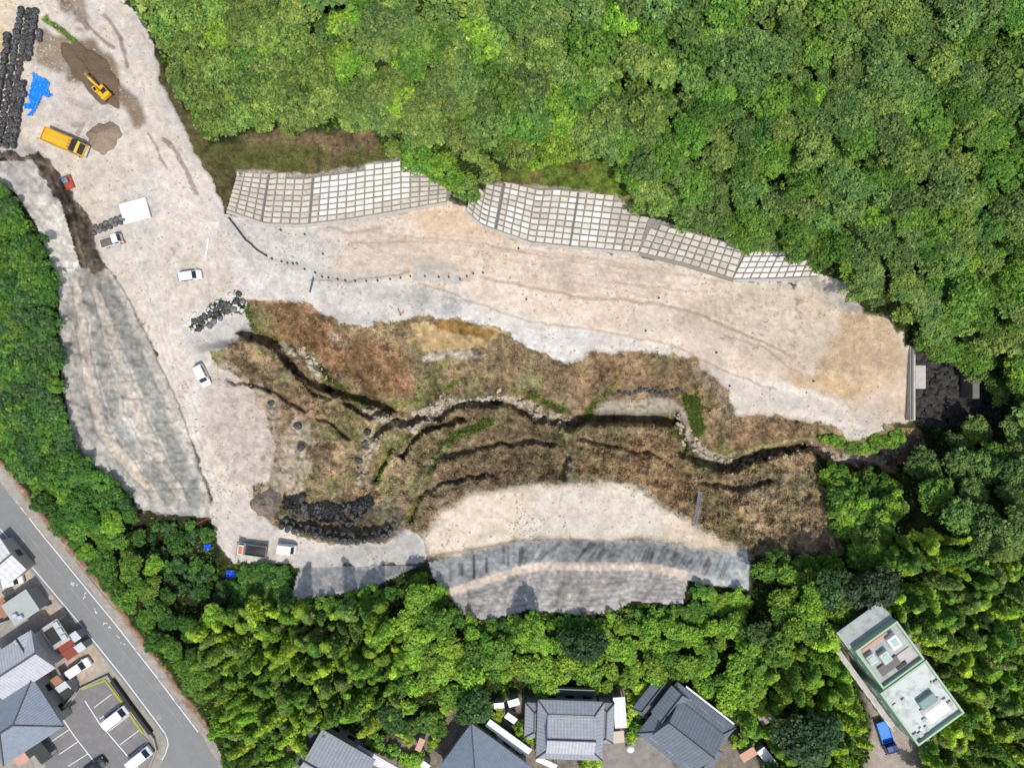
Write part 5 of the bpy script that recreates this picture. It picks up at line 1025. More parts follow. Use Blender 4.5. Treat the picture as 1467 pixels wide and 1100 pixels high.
# ------------------------------------------------------------------ houses
def tile_mat(name, c, s=0.55, amp=.22):
    m, n, l, b = nodes(name); uv = n.new('ShaderNodeUVMap'); uv.uv_map = 'UVMap'; geo = n.new('ShaderNodeNewGeometry')
    sx = n.new('ShaderNodeSeparateXYZ'); l.new(uv.outputs[0], sx.inputs[0])
    a = math_node(n, l, 'SINE', math_node(n, l, 'MULTIPLY', sx.outputs[0], 2 * math.pi / s), 0); bb = math_node(n, l, 'FRACT', math_node(n, l, 'MULTIPLY', sx.outputs[1], 1 / s), 0)
    nz = noise(n, l, geo.outputs['Position'], 1.2, 6, .7); hgt = math_node(n, l, 'ADD', math_node(n, l, 'MULTIPLY', a, .5), math_node(n, l, 'MULTIPLY', bb, .6))
    f = math_node(n, l, 'ADD', math_node(n, l, 'MULTIPLY', a, amp * .45), math_node(n, l, 'MULTIPLY', math_node(n, l, 'SUBTRACT', bb, .5), amp * .5)); f = math_node(n, l, 'ADD', f, math_node(n, l, 'MULTIPLY', math_node(n, l, 'SUBTRACT', nz, .5), .7)); f = math_node(n, l, 'ADD', f, 1.0)
    mx = n.new('ShaderNodeVectorMath'); mx.operation = 'SCALE'; mx.inputs[0].default_value = tuple(c); l.new(f, mx.inputs['Scale']); l.new(mx.outputs[0], b.inputs['Base Color']); b.inputs['Roughness'].default_value = .5
    bp = n.new('ShaderNodeBump'); bp.inputs['Distance'].default_value = .06; bp.inputs['Strength'].default_value = .5; l.new(hgt, bp.inputs['Height']); l.new(bp.outputs[0], b.inputs['Normal']); MATS[name] = m; return m
TL_S = tile_mat('silver grey clay tile', alb((158, 162, 168))); TL_L = tile_mat('light grey tile', alb((190, 190, 194)), .5); TL_D = tile_mat('dark slate tile', alb((112, 120, 128))); TL_B = tile_mat('blue grey slate', alb((136, 147, 158)), .4, .12); TL_W = tile_mat('ribbed white sheet', alb((216, 214, 214)), .9, .2)
RIDGE = mat('dark ridge tile', alb((92, 94, 98)), .6, .2, 2); WALLP = mat('cream plaster', alb((206, 198, 184)), .9, .1, 1, .1); WALLG = mat('grey render', alb((170, 168, 162)), .9, .1, 1, .1); FRAME = mat('window frame metal', (.3, .3, .3), .4, .1, 2)
def roof_face(mb, P_):
    """quad or triangle with metres-based UV: first edge is the eave"""
    P_ = [Vector(p) for p in P_]; e = (P_[1] - P_[0]).normalized(); nn = (P_[1] - P_[0]).cross(P_[-1] - P_[0]).normalized(); s = nn.cross(e)
    mb.add(P_, [tuple(range(len(P_)))], [[((p - P_[0]).dot(e), (p - P_[0]).dot(s)) for p in P_]])
def cap_line(parent, a, b, w=.26, h=.22, m=None):
    a, b = Vector(a), Vector(b); d = (b - a).normalized(); sd = d.cross(Vector((0, 0, 1))).normalized() * w / 2; up = Vector((0, 0, h))
    MB().loft([[p - sd - up * .4, p + sd - up * .4, p + sd * .6 + up, p - sd * .6 + up] for p in (a, b)]).build('ridge', m or RIDGE, parent)
def hip(root, L, Wd, zE, zR, rl, m, ox=0, oy=0, rz=0, caps=True, name='roof', th=.16):
    M = Matrix.Translation((ox, oy, 0)) @ Matrix.Rotation(rz, 4, 'Z'); q = lambda x, y, z: M @ Vector((x, y, z)); a, b, r = L / 2, Wd / 2, rl / 2
    A, B, C, D = q(-a, -b, zE), q(a, -b, zE), q(a, b, zE), q(-a, b, zE); E, F = q(-r, 0, zR), q(r, 0, zR); mb = MB()
    roof_face(mb, [A, B, F, E]); roof_face(mb, [C, D, E, F])
    roof_face(mb, [B, C, F]); roof_face(mb, [D, A, E])
    dn = Vector((0, 0, -th)); lo = [p + dn for p in (A, B, C, D)]; mb.add([A, B, C, D] + lo, [(0, 4, 5, 1), (1, 5, 6, 2), (2, 6, 7, 3), (3, 7, 4, 0), (4, 7, 6, 5)])
    o = mb.build(name, m, root)
    if caps:
        cap_line(o, E, F)
        if rl < L - .1:
            for p, e in ((A, E), (D, E), (B, F), (C, F)): cap_line(o, p, e, .22, .16)
    return o
def skirt(root, L, Wd, zE, l, w, zM, m, ox=0, oy=0):
    q = lambda x, y, z: Vector((x + ox, y + oy, z)); a, b, c, d = L / 2, Wd / 2, l / 2, w / 2; lo = [q(-a, -b, zE), q(a, -b, zE), q(a, b, zE), q(-a, b, zE)]; up = [q(-c, -d, zM), q(c, -d, zM), q(c, d, zM), q(-c, d, zM)]; mb = MB()
    for i in range(4): roof_face(mb, [lo[i], lo[(i + 1) % 4], up[(i + 1) % 4], up[i]])
    dn = Vector((0, 0, -.16)); l2 = [p + dn for p in lo]; mb.add(lo + l2, [(0, 4, 5, 1), (1, 5, 6, 2), (2, 6, 7, 3), (3, 7, 4, 0), (4, 7, 6, 5)]); o = mb.build('lower_roof', m, root)
    for p, e in zip(lo, up): cap_line(o, p, e, .24, .16)
    return o
def walls(root, L, Wd, z1, m, ox=0, oy=0, z0=-1.0, win=True, name='wall'):
    wl_ = MB().box((ox, oy, (z0 + z1) / 2), (L, Wd, z1 - z0)).build(name, m, root)
    if win:
        for s in (-1, 1):
            n_ = max(2, int(L / 2.6))
            for k in range(n_):
                for zc in ([1.5] if z1 < 3.6 else [1.4, 4.1]):
                    x = ox - L / 2 + L * (k + .5) / n_
                    w_ = MB().box((x, oy + s * Wd / 2, zc), (1.5, .08, 1.25)).build('window', FRAME, root); MB().box((x, oy + s * (Wd / 2 + .03), zc), (1.32, .06, 1.07)).build('pane', GLASS, w_)
            n_ = max(1, int(Wd / 3.4))
            for k in range(n_):
                y = oy - Wd / 2 + Wd * (k + .5) / n_; zc = 1.4
                w_ = MB().box((ox + s * L / 2, y, zc), (.08, 1.3, 1.2)).build('window', FRAME, root); MB().box((ox + s * (L / 2 + .03), y, zc), (.06, 1.12, 1.02)).build('pane', GLASS, w_)
    return wl_
def house(u, v, zr, ang, label, name='house', cat='house', group=None):
    g = float(HF(u, v)); x, y, _ = W(u, v, g + zr); z = ground_at(x, y)
    return empty(name, (x, y, z), math.radians(ang), label, cat, group)
HG = 'tiled houses along the bottom edge'
# middle house, hip and gable
r3 = house(817, 1046, 4.5, -2, 'silver grey tiled house with gabled upper roof in the middle of the bottom row', group=HG)
walls(r3, 8.6, 7.6, 4.4, WALLP); skirt(r3, 10.4, 9.2, 4.4, 7.0, 5.4, 5.5, TL_S); MB().box((0, 0, 5.2), (6.6, 5.0, 1.2)).build('upper_wall', WALLP, r3); hip(r3, 7.4, 6.0, 5.55, 7.3, 7.4, TL_L, 0, -.15)
for sx, w_, l_ in ((-5.6, 2.6, 5.6), (5.7, 2.2, 6.4)): hip(r3, l_, w_ + .4, 2.9, 3.7, l_ - w_, TL_S, sx, .6, math.pi / 2, name='annex_roof'); walls(r3, w_ - .4, l_ - .8, 2.86, WALLP, sx, .6, win=False, name='annex_wall')
bal = MB().box((0, 5.2, 2.4), (7.6, 1.3, .2)).build('balcony', mat('dark green balcony', (.03, .06, .05), .6, .2, 2), r3); MB().box((0, 5.86, 2.9), (7.6, .06, .9)).build('rail', FRAME, bal)
for sx in (-3.6, 3.6): MB().box((sx, 5.2, .7), (.15, 1.2, 3.3)).build('post', FRAME, bal)
# right house
r4 = house(985, 1049, 5, -38, 'dark slate tiled house with stepped gables, right of the silver roofed house', group=HG)
walls(r4, 9.6, 8.4, 4.3, WALLG); skirt(r4, 11.6, 10.2, 4.3, 8.4, 6.0, 5.3, TL_D); MB().box((0, 0, 5.0), (8.0, 5.6, 1.2)).build('upper_wall', WALLG, r4); hip(r4, 8.8, 6.8, 5.35, 7.2, 8.8, TL_D, 0.2, -.1)
hip(r4, 5.2, 3.6, 4.9, 5.9, 5.2, TL_D, -4.6, 1.6, math.pi / 2, name='gable_roof'); hip(r4, 4.4, 3.2, 4.7, 5.6, 4.4, TL_D, 4.9, -1.4, math.pi / 2, name='gable_roof')
hip(r4, 7.4, 2.6, 2.9, 3.6, 6.0, TL_D, -6.9, .8, math.pi / 2, name='annex_roof'); walls(r4, 2.0, 6.8, 2.86, WALLG, -6.9, .8, win=False, name='annex_wall'); MB().box((-5.6, 2.6, 3.85), (.9, 2.8, .1)).build('rust_sheet', mat('rusty sheet', alb((172, 120, 86)), .8, .3, 1.5), r4)
MB().box((0.5, 5.35, 4.25), (9.5, .25, .14)).build('rain_gutter', SHEET, r4)
# large hip roof
r2 = house(692, 1108, 5, -36, 'big plain blue grey hipped roof house cut by the bottom edge', group=HG)
walls(r2, 10.4, 8.6, 4.6, WALLP); hip(r2, 12.0, 10.2, 4.6, 7.6, 2.6, TL_B); MB().box((.6, 5.9, 2.6), (8.2, 1.3, .14)).build('porch_roof', SHEET, r2)
for sx in (-3.2, 4.4): MB().box((sx, 6.4, .8), (.12, .12, 3.5)).build('porch_post', FRAME, r2)
# left house
r1 = house(478, 1104, 5, -30, 'plain grey gabled house cut by the bottom edge, left of the bottom row', group=HG)
walls(r1, 8.6, 7.6, 4.6, WALLG); hip(r1, 9.6, 9.0, 4.6, 6.6, 9.6, TL_S); v1 = MB().box((5.2, 3.6, 3.0), (7.6, 1.5, .14)).build('verandah_roof', TL_W, r1)
for sx in (2.4, 8.4): MB().box((sx, 4.2, 1.0), (.12, .12, 3.9)).build('verandah_post', FRAME, v1)
hip(r1, 7.0, 2.4, 2.9, 3.5, 7.0, TL_D, -5.6, .5, math.pi / 2, name='annex_roof'); walls(r1, 1.9, 6.4, 2.86, WALLG, -5.6, .5, win=False, name='annex_wall')
# small outbuildings
def shed(u, v, L, Wd, h, ang, m, label, wm=None, slope=.25, group='sheds and lean-to roofs', name='shed'):
    root = house(u, v, h, ang, label, name, 'shed', group); a, b = L / 2, Wd / 2; mb = MB(); roof_face(mb, [(-a, -b, h), (a, -b, h), (a, b, h + slope), (-a, b, h + slope)])
    mb.add([(-a, -b, h), (a, -b, h), (a, b, h + slope), (-a, b, h + slope), (-a, -b, h - .1), (a, -b, h - .1), (a, b, h + slope - .1), (-a, b, h + slope - .1)], [(0, 4, 5, 1), (1, 5, 6, 2), (2, 6, 7, 3), (3, 7, 4, 0), (4, 7, 6, 5)]); mb.build('roof', m, root)
    if wm: MB().box((0, 0, (h - .14) / 2 - .4), (L - .3, Wd - .3, h + .66)).build('wall', wm, root); MB().box((0, -b + .12, .9), (.8, .08, 1.8)).build('door', FRAME, root)
    else:
        for sx in (-1, 1):
            for sy in (-1, 1): MB().box((sx * (a - .12), sy * (b - .12), h / 2 - .25), (.1, .1, h + .4)).build('post', FRAME, root)
    return root
REDR = mat('red oxide sheet', alb((142, 66, 52)), .6, .2, 1.5); PALE = mat('pale blue sheet', alb((196, 204, 208)), .5, .12, 1.2); BROWN = mat('brown boards', alb((168, 120, 90)), .8, .25, 1.5); PINK = mat('faded pink sheet', alb((206, 160, 140)), .8, .2, 1.5)
shed(888, 1020, 1.9, 5.0, 2.4, 4, TL_W, 'long ribbed white pergola roof between the two middle houses')
shed(884, 1055, 2.2, 2.0, 2.0, 5, mat('beige boards', alb((206, 190, 168)), .8, .2, 1), 'small beige roof below the ribbed white pergola')
shed(715, 1010, 1.6, 1.0, 2.0, 6, SHEET, 'smaller left one of the two white shed roofs above the silver house', WALLG); shed(736, 1006, 1.8, 1.2, 2.0, 16, SHEET, 'right one of the two white shed roofs above the silver house', WALLG); shed(732, 1028, 1.9, 1.1, 2.0, -35, SHEET, 'tilted white shed roof below the two white sheds', WALLG)
shed(602, 1066, 1.0, 2.2, 2.0, -22, PINK, 'small pale pink roof among shrubs between two grey houses', WALLP); shed(609, 1096, 1.4, 1.2, 1.8, -35, SHEET, 'tiny white roof at the bottom edge beside the big hipped roof', WALLP)
shed(731, 1063, 5.0, .9, 2.3, -37, SHEET, 'narrow white porch roof along the big hipped roof'); shed(783, 1092, 3.4, 1.0, 2.2, -25, SHEET, 'white awning at the lower left corner of the silver house')
shed(1072, 1080, 2.6, 1.6, 2.2, 32, PINK, 'faded pink roof in the bottom right corner of the house row', WALLG); shed(1100, 1086, 1.5, 4.0, 2.4, 38, SHEET, 'long white roof beside the faded pink one', WALLG); shed(1097, 1028, 2.2, 1.8, 2.0, 30, mat('taupe roof', alb((166, 152, 140)), .8, .2, 1), 'taupe hut roof among the bamboo right of the slate house', WALLG)
x, y, z = G(902, 1069); MB().loft([[Vector((math.cos(k * .524) * r_, math.sin(k * .524) * r_, zz)) for k in range(12)] for r_, zz in ((.6, 0), (.62, .8), (.4, 1.05))]).one('water_tank', SHEET, 'round white tank in the yard between the two middle houses', 'tank', None, (x, y, z))
# west houses
HW = 'tiled houses beside the road'
w1 = house(22, 955, 5, 33, 'light grey ridged roof house at the left edge', group=HW); walls(w1, 8.4, 5.8, 4.4, WALLP); hip(w1, 9.6, 7.2, 4.4, 6.4, 9.6, TL_L); hip(w1, 3.6, 3.0, 4.6, 5.6, 3.6, TL_L, 3.0, 1.8, math.pi / 2, name='dormer_roof')
dk = MB().box((6.4, 1.0, 2.6), (3.2, 4.0, .2)).build('roof_deck', CONC, w1); MB().box((5.9, 1.0, 2.72), (1.7, 2.6, .06)).build('deck_mat', BLK, dk)
for k in range(3): MB().box((7.5, -.2 + 1.2 * k, 2.85), (.8, .9, .3)).build('solar_panel', PALE, dk)
for sx, sy in ((5.0, -.8), (7.8, -.8), (7.8, 2.8), (5.0, 2.8)): MB().box((sx, sy, .8), (.2, .2, 3.5)).build('deck_post', CONC, dk)
w2 = house(22, 1036, 5, 33, 'blue grey hipped roof house left of the parking lot', group=HW); walls(w2, 9.4, 7.6, 4.4, WALLP); hip(w2, 11.4, 9.2, 4.4, 7.0, 2.4, TL_B)
w0 = house(4, 805, 3.2, 40, 'pale striped roof at the left edge beside the road', group=HW); walls(w0, 3.4, 6.0, 3.0, WALLP); hip(w0, 4.0, 6.6, 3.0, 3.5, 4.0, TL_W)
fr = house(30, 870, 3.0, 34, 'flat grey roofed hut with rooftop units beside the road', name='flat_roof_hut', group=HW); MB().box((0, 0, 1.2), (4.4, 3.6, 3.6)).build('wall', WALLG, fr); MB().box((0, 0, 3.06), (4.8, 4.0, .14)).build('roof', mat('grey green roof sheet', alb((176, 182, 176)), .7, .15, 1), fr)
for sx, sy in ((-1.2, -.6), (-.6, -1.3)): un = MB().bbox((sx, sy, 3.4), (.8, .6, .55), .05).build('cooling_unit', PALE, fr); MB().wheel((0, 0, 0), .01, .01, 4)
shed(93, 922, 2.6, 2.4, 2.3, 34, REDR, 'square red carport roof beside the road, upper half'); shed(101, 935, 2.2, 1.6, 2.2, 34, REDR, 'lower half of the red carport roof, nearest the white wagon')
shed(107, 912, 1.6, 1.5, 2.2, 34, PALE, 'upper pale blue square roof beside the red carport', WALLG); shed(115, 927, 1.5, 1.3, 2.2, 34, PALE, 'lower pale blue square roof beside the red carport', WALLG)
shed(82, 975, 1.5, 1.5, 2.2, 34, BROWN, 'small brown roof above the pale box roof', WALLG); shed(91, 985, 2.0, 1.6, 2.2, 34, PALE, 'small pale blue roof box left of the white wagon', WALLG); shed(96, 993, 1.8, 1.4, 2.1, 34, BLK, 'small black roof box below the pale blue one', WALLG)
shed(47, 983, 1.6, 1.4, 2.2, 34, BROWN, 'topmost small brown roof in the narrow lane of sheds', WALLG); shed(53, 991, 1.8, 1.3, 2.3, 34, SHEET, 'white shed roof in the narrow lane, below the brown one', WALLG); shed(60, 1001, 1.8, 1.6, 2.2, 34, TL_D, 'dark glassy shed roof in the middle of the narrow lane', WALLG); shed(68, 1012, 1.7, 1.4, 2.2, 34, PALE, 'lowest pale shed roof in the narrow lane', WALLG)
shed(30, 1085, 2.2, 2.0, 2.0, 30, PINK, 'faded red and white roof scraps at the bottom left corner', WALLP); shed(5, 870, 2.0, 3.0, 2.4, 34, BROWN, 'brown roof strip at the left edge above the light grey house', WALLG); shed(52, 1068, 2.2, 6.0, 1.6, 36, mat('dark green netting', (.04, .05, .045), .9, .2, 1), 'long dark netted roof strip left of the parking lot')
for pts, lab in (([(0, 892), (40, 878), (75, 864)], 'thin block wall slanting from the left edge to the road, upper one'), ([(40, 962), (70, 944), (104, 926)], 'thin block wall slanting beside the red carport'), ([(0, 1000), (30, 982), (62, 962)], 'thin dark wall between the grey roofed and blue roofed houses'), ([(56, 1046), (84, 1024), (116, 986)], 'thin block wall along the upper left side of the parking lot')):
    tag(ribbon(pts, 1.4, -.2, 1.4).build('block_wall', KERB), lab, 'wall', 'block walls between the houses')
# utility pole
def pole(u, v, h, label, arms=2, rz=.9):
    x, y, z = G(u, v); root = empty('utility_pole', (x, y, z), rz, label, 'utility pole', 'utility poles'); MB().tube([(0, 0, -.3), (0, 0, h)], [.17, .11], 8).build('pole', CONC, root)
    for k in range(arms): MB().box((0, 0, h - .4 - .7 * k), (1.6, .1, .1)).build('cross_arm', GREYM, root)
    MB().loft([[Vector((math.cos(q * .785) * .2 + .35, math.sin(q * .785) * .2, zz)) for q in range(8)] for zz in (h - 2.6, h - 1.8)]).build('transformer', GREYM, root)
pole(4, 652, 7, 'lamp pole in the trees at the left edge of the road', 1, 1.7)

# ------------------------------------------------------------------ green building
GREENP = mat('pale green paint', alb((172, 198, 166)), .7, .12, .8, dirt=tuple(alb((176, 190, 170))), dirt_amt=.5); ROOFW = mat('bleached roof membrane', alb((208, 214, 207)), .8, .10, .5, dirt=tuple(alb((150, 156, 152))), dirt_amt=.8); ROOFG = mat('grey roof membrane', alb((180, 184, 178)), .8, .15, .5, dirt=tuple(alb((136, 140, 140))), dirt_amt=.7)
gb = house(1296, 972, 8.0, -54, 'pale green flat roofed building with roof plant at the lower right', 'apartment_building', 'building')
def block(cx, cy, L, Wd, h, rm, name):
    w_ = MB().box((cx, cy, h / 2 - .6), (L, Wd, h + 1.2)).build(name, GREENP, gb); MB().box((cx, cy, h + .02), (L - .5, Wd - .5, .06)).build('roof', rm, w_)
    for sx, sy, a, b in ((0, 1, L, .28), (0, -1, L, .28)): MB().box((cx, cy + sy * (Wd / 2 - .12), h + .35), (a + .06, b, .7)).build('parapet', GREENP, w_)
    for sx in (-1, 1): MB().box((cx + sx * (L / 2 - .12), cy, h + .351), (.28, Wd - .56, .7)).build('parapet', GREENP, w_)
    for s in (-1, 1):
        for k in range(int(L / 2.2)):
            for zc in (1.6, 4.4):
                if zc < h - 1.2:
                    x = cx - L / 2 + (k + .5) * L / int(L / 2.2); wi_ = MB().box((x, cy + s * Wd / 2, zc), (1.3, .1, 1.2)).build('window', FRAME, w_)
    return w_
b1_ = block(-4.0, .35, 7.0, 7.6, 7.2, ROOFG, 'upper_block'); b2_ = block(4.4, 0, 9.6, 8.4, 7.4, ROOFW, 'main_block')
for sx, sy, a, b, h_, m_ in ((-5.2, -2.2, 1.5, 1.3, .9, ROOFW), (-4.2, -.4, 1.7, 1.5, .9, ROOFW), (-5.4, 1.9, 1.9, 1.6, 1.1, SHEET)):
    un = MB().bbox((sx, sy, 7.3 + h_ / 2), (a, b, h_), .08).build('cooling_unit', m_, b1_); MB().bbox((sx, sy, 7.32 + h_), (a * .6, b * .6, .08), .02).build('fan_grille', mat('pale green glass', alb((170, 196, 180)), .4, .1, 1), un)
for sx, sy, a, b in ((-6.7, -.3, .5, 4.6), (-2.6, -.6, 1.4, 3.4)): MB().box((sx, sy, 7.45), (a, b, .3)).build('pipe_duct', CONC_D if a > 1 else PINK, b1_)
MB().box((-1.6, .9, 7.4), (.5, 1.7, .5)).build('vent', BLK, b1_); MB().box((-2.2, 2.0, 7.35), (1.8, 3.0, .16)).build('walkway', CONC, b1_)
MB().bbox((4.6, .8, 7.9), (1.5, 2.7, .9), .1).build('roof_tank', mat('teal grey tank', alb((132, 158, 152)), .6, .15, 1), b2_); MB().box((7.0, 1.2, 7.56), (2.0, 3.6, .1)).build('white_sheet', SHEET, b2_); MB().box((5.8, .8, 7.6), (.9, 3.4, .2)).build('pipe_duct', CONC, b2_)
for k in range(12): MB().bbox((random.uniform(.8, 8.6), random.choice([random.uniform(-3.6, -.8), random.uniform(2.6, 3.6)]), 7.62), (random.uniform(.3, .9), random.uniform(.3, .8), random.uniform(.15, .4)), .03).build('roof_box', random.choice([ROOFW, CONC, SHEET, ROOFG]), b2_)
MB().add([(-10.4, -3.9, 6.2), (-7.5, -3.9, 6.6), (-7.5, 4.2, 6.6), (-10.4, 4.2, 6.2), (-10.4, -3.9, 6.05), (-7.5, -3.9, 6.45), (-7.5, 4.2, 6.45), (-10.4, 4.2, 6.05)], [(0, 1, 2, 3), (4, 7, 6, 5), (0, 4, 5, 1), (1, 5, 6, 2), (2, 6, 7, 3), (3, 7, 4, 0)]).build('awning_roof', ROOFG, gb)
for sy in (-3.6, 3.9): MB().box((-9.9, sy, 2.7), (.15, .15, 6.8)).build('awning_post', FRAME, gb)
st = MB().box((.6, -4.9, 3.2), (15, .9, .14)).build('outside_gallery', CONC, gb)
for k in range(9): MB().box((-6.4 + 1.8 * k, -5.3, 3.6), (.08, .08, 1.0)).build('gallery_post', SHEET, st); MB().box((-6.4 + 1.8 * k, -5.1, 1.2), (.12, .12, 4.2)).build('gallery_column', GREENP, st)
MB().box((.6, -5.32, 4.1), (15, .05, .06)).build('gallery_rail', SHEET, st)

# ------------------------------------------------------------------ vegetation
def leaf_cloud(centers, radii, n, size, seed, up=.5, flatz=1.0, aspect=.65, low=-.35):
    r = np.random.default_rng(seed); C = np.repeat(np.array(centers, float), n, 0); R = np.repeat(np.array(radii, float), n); cv = np.repeat(r.uniform(.66, 1.34, len(centers)), n); N = len(C)
    d = r.normal(size=(N, 3)); d /= np.linalg.norm(d, axis=1)[:, None]; d[:, 2] = np.where(d[:, 2] < low, -d[:, 2], d[:, 2])
    pos = C + d * (R * r.uniform(.75, 1.1, N))[:, None] * np.array([1, 1, flatz])
    nn = d * .75 + np.array([0, 0, up]) + r.normal(size=(N, 3)) * .38; nn /= np.linalg.norm(nn, axis=1)[:, None]
    t = np.cross(nn, r.normal(size=(N, 3))); t /= np.linalg.norm(t, axis=1)[:, None] + 1e-9; b = np.cross(nn, t); s = size * r.uniform(.6, 1.25, N)[:, None]
    V = np.stack([pos - t * s, pos - b * s * aspect, pos + t * s, pos + b * s * aspect], 1).reshape(-1, 3); Q = np.arange(N * 4).reshape(-1, 4); lv = np.repeat(cv * r.uniform(.75, 1.25, N), 4)
    return V, Q, lv
def crown_mesh(seed, R=2.6, zc=4.4, rz=1.9, ncl=34, n=75, size=.27, name='crown'):
    r = random.Random(seed); cs, rs = [], []
    ex, ey = r.uniform(.72, 1.22), r.uniform(.72, 1.22); lb = [r.uniform(0, 6.28) for _ in range(3)]
    for k in range(ncl):
        t = (k + .5) / ncl; ph = k * 2.39996 + r.uniform(-.3, .3); ce = 1 - 1.25 * t; q = math.sqrt(max(0, 1 - ce * ce)); w = R * r.uniform(.55, .92) * (1 + .2 * math.sin(2 * ph + lb[0]) + .16 * math.sin(3 * ph + lb[1]))
        cs.append((math.cos(ph) * q * w * ex, math.sin(ph) * q * w * ey, zc + ce * rz * r.uniform(.5, 1.05))); rs.append(R * r.uniform(.17, .34) * (34 / ncl) ** .25)
    V, Q, lv = leaf_cloud(cs, rs, n, size, seed); return mesh_np(name, V, Q, LEAF, False, None, {'lv': lv})
def trunk_mesh(seed, h=4.2, R=2.0, r0=.2, m=BARK):
    r = random.Random(seed); mb = MB(); mb.tube([(0, 0, -.6), (.05, 0, 0), (r.uniform(-.2, .2), r.uniform(-.2, .2), h * .5), (r.uniform(-.3, .3), r.uniform(-.3, .3), h)], [r0 * 1.2, r0, r0 * .75, r0 * .4], 6)
    for k in range(6):
        a = k * 1.05 + r.uniform(-.3, .3); z0 = h * r.uniform(.45, .75); mb.tube([(0, 0, z0), (math.cos(a) * R * .5, math.sin(a) * R * .5, z0 + h * .2), (math.cos(a) * R * .9, math.sin(a) * R * .9, z0 + h * .32)], [r0 * .5, r0 * .32, r0 * .1], 5)
    return mb.mesh('trunk', m, True)
BR_C = [crown_mesh(40 + i, 2.6, 4.2, 1.5, 100, 34, .185) for i in range(7)]; BR_T = [trunk_mesh(50 + i) for i in range(3)]
FN_C = [crown_mesh(60 + i, 2.6, 4.1, 1.35, 130, 28, .17) for i in range(4)]          # finer, small-lobed crowns
SH_C = [crown_mesh(70 + i, 1.5, 1.1, .8, 22, 60, .19) for i in range(5)]; SH_T = [trunk_mesh(77 + i, 1.1, 1.0, .07) for i in range(2)]
VN_C = [crown_mesh(80 + i, 1.6, .35, .45, 26, 55, .19) for i in range(3)]
def bamboo_mesh(seed, h=7.5):
    r = random.Random(seed); bend = r.uniform(1.2, 2.4); cs, rs = [], []
    P_ = lambda t: (bend * t ** 2.6, 0, h * (t - .10 * t ** 4))
    for k in range(64):
        t = .3 + .7 * (k + .5) / 64; p = P_(t); w = (1.02 - t) * 1.75 + .16; a = k * 2.4
        w *= r.uniform(.45, 1.0); cs.append((p[0] + math.cos(a) * w * .85, p[1] + math.sin(a) * w * .85, p[2] - .2 * w)); rs.append(.20 + .22 * (1.02 - t) + r.uniform(0, .1))
    V, Q, lv = leaf_cloud(cs, rs, 28, .29, seed, up=.45, aspect=.26); me = mesh_np('plume', V, Q, LEAF, False, None, {'lv': lv})
    cu = MB().tube([Vector(P_(t)) - Vector((0, 0, .4 * (1 - t))) for t in (0, .25, .5, .7, .85, 1)], [.07, .06, .05, .04, .025, .01], 5).mesh('culm', CULM, True); return me, cu
BAM = [bamboo_mesh(90 + i) for i in range(6)]
R_ = random.Random(21)
COUNTS = {}
STUFF = []
def plant(kind, x, y, z, s, colour, label, group, crown, trunk, cname, tname, cat, zs=1.0, rz=None):
    root = empty(kind, (x, y, z), R_.uniform(0, 6.28) if rz is None else rz, label, cat, group); root.scale = (s, s, s * zs)
    c = link(cname, crown, root); c.color = (*colour, 1); link(tname, trunk, root); return root
def jit(c, a=.27):
    k = R_.uniform(1 - a, 1 + a); return tuple(max(.004, q * k * R_.uniform(.93, 1.07)) for q in c)
OLIVE = (.190, .285, .060); MID = (.118, .238, .032); BRIGHT = (.200, .355, .038); DARK = (.066, .140, .038); YELG = (.330, .480, .045); GREYG = (.138, .232, .056); DEEP = (.074, .180, .028)
CNAME = {OLIVE: 'olive green', MID: 'mid green', BRIGHT: 'bright green', DARK: 'dark green', YELG: 'yellow green', GREYG: 'grey green', DEEP: 'deep green'}
# regions: polygon, kind, spacing (m), palette with weights, scale range, label, group
NORTH = [(-40, -60), (192, -60), (192, 0), (216, 40), (240, 100), (262, 140), (300, 202), (345, 194), (390, 182), (480, 188), (526, 176), (548, 212), (575, 230), (622, 250), (650, 278), (672, 284), (700, 262), (738, 238), (868, 232), (885, 276), (918, 304), (950, 312), (1005, 336), (1045, 342), (1068, 360), (1108, 348), (1160, 368), (1182, 392), (1216, 404), (1238, 440), (1282, 462), (1304, 488), (1345, 508), (1400, 532), (1430, 575), (1540, 600), (1540, -60)]
NE = [(1030, 100), (1200, 0), (1540, -60), (1540, 600), (1430, 575), (1345, 508), (1238, 440), (1182, 392), (1068, 360), (950, 312), (950, 200)]
EAST = [(1335, 612), (1400, 600), (1430, 575), (1540, 600), (1540, 800), (1440, 800), (1340, 760), (1300, 700), (1280, 672), (1325, 650)]
KUDZU = [(1165, 660), (1200, 672), (1280, 676), (1300, 700), (1300, 780), (1230, 830), (1180, 830), (1080, 800), (1080, 792), (1205, 796), (1182, 700)]
KUDZU2 = [(1175, 612), (1222, 632), (1262, 616), (1318, 604), (1325, 612), (1265, 640), (1240, 652), (1170, 636)]
BAMB_E = [(1280, 770), (1340, 760), (1440, 800), (1540, 790), (1540, 1160), (1330, 1160), (1330, 1090), (1378, 1020), (1282, 884), (1270, 860)]
BAMB_M = [(1090, 940), (1200, 920), (1246, 1030), (1240, 1160), (1120, 1160), (1070, 1050)]
MIXSE = [(1080, 800), (1180, 830), (1230, 830), (1290, 880), (1200, 925), (1090, 940), (1080, 880)]
MIXS = [(600, 816), (622, 826), (640, 852), (664, 882), (700, 890), (757, 876), (830, 883), (876, 880), (905, 863), (978, 868), (990, 838), (1078, 852), (1090, 940), (1070, 1048), (970, 972), (890, 985), (760, 990), (690, 1005), (620, 1012), (556, 1056), (570, 1000), (580, 930), (560, 880), (530, 845)]
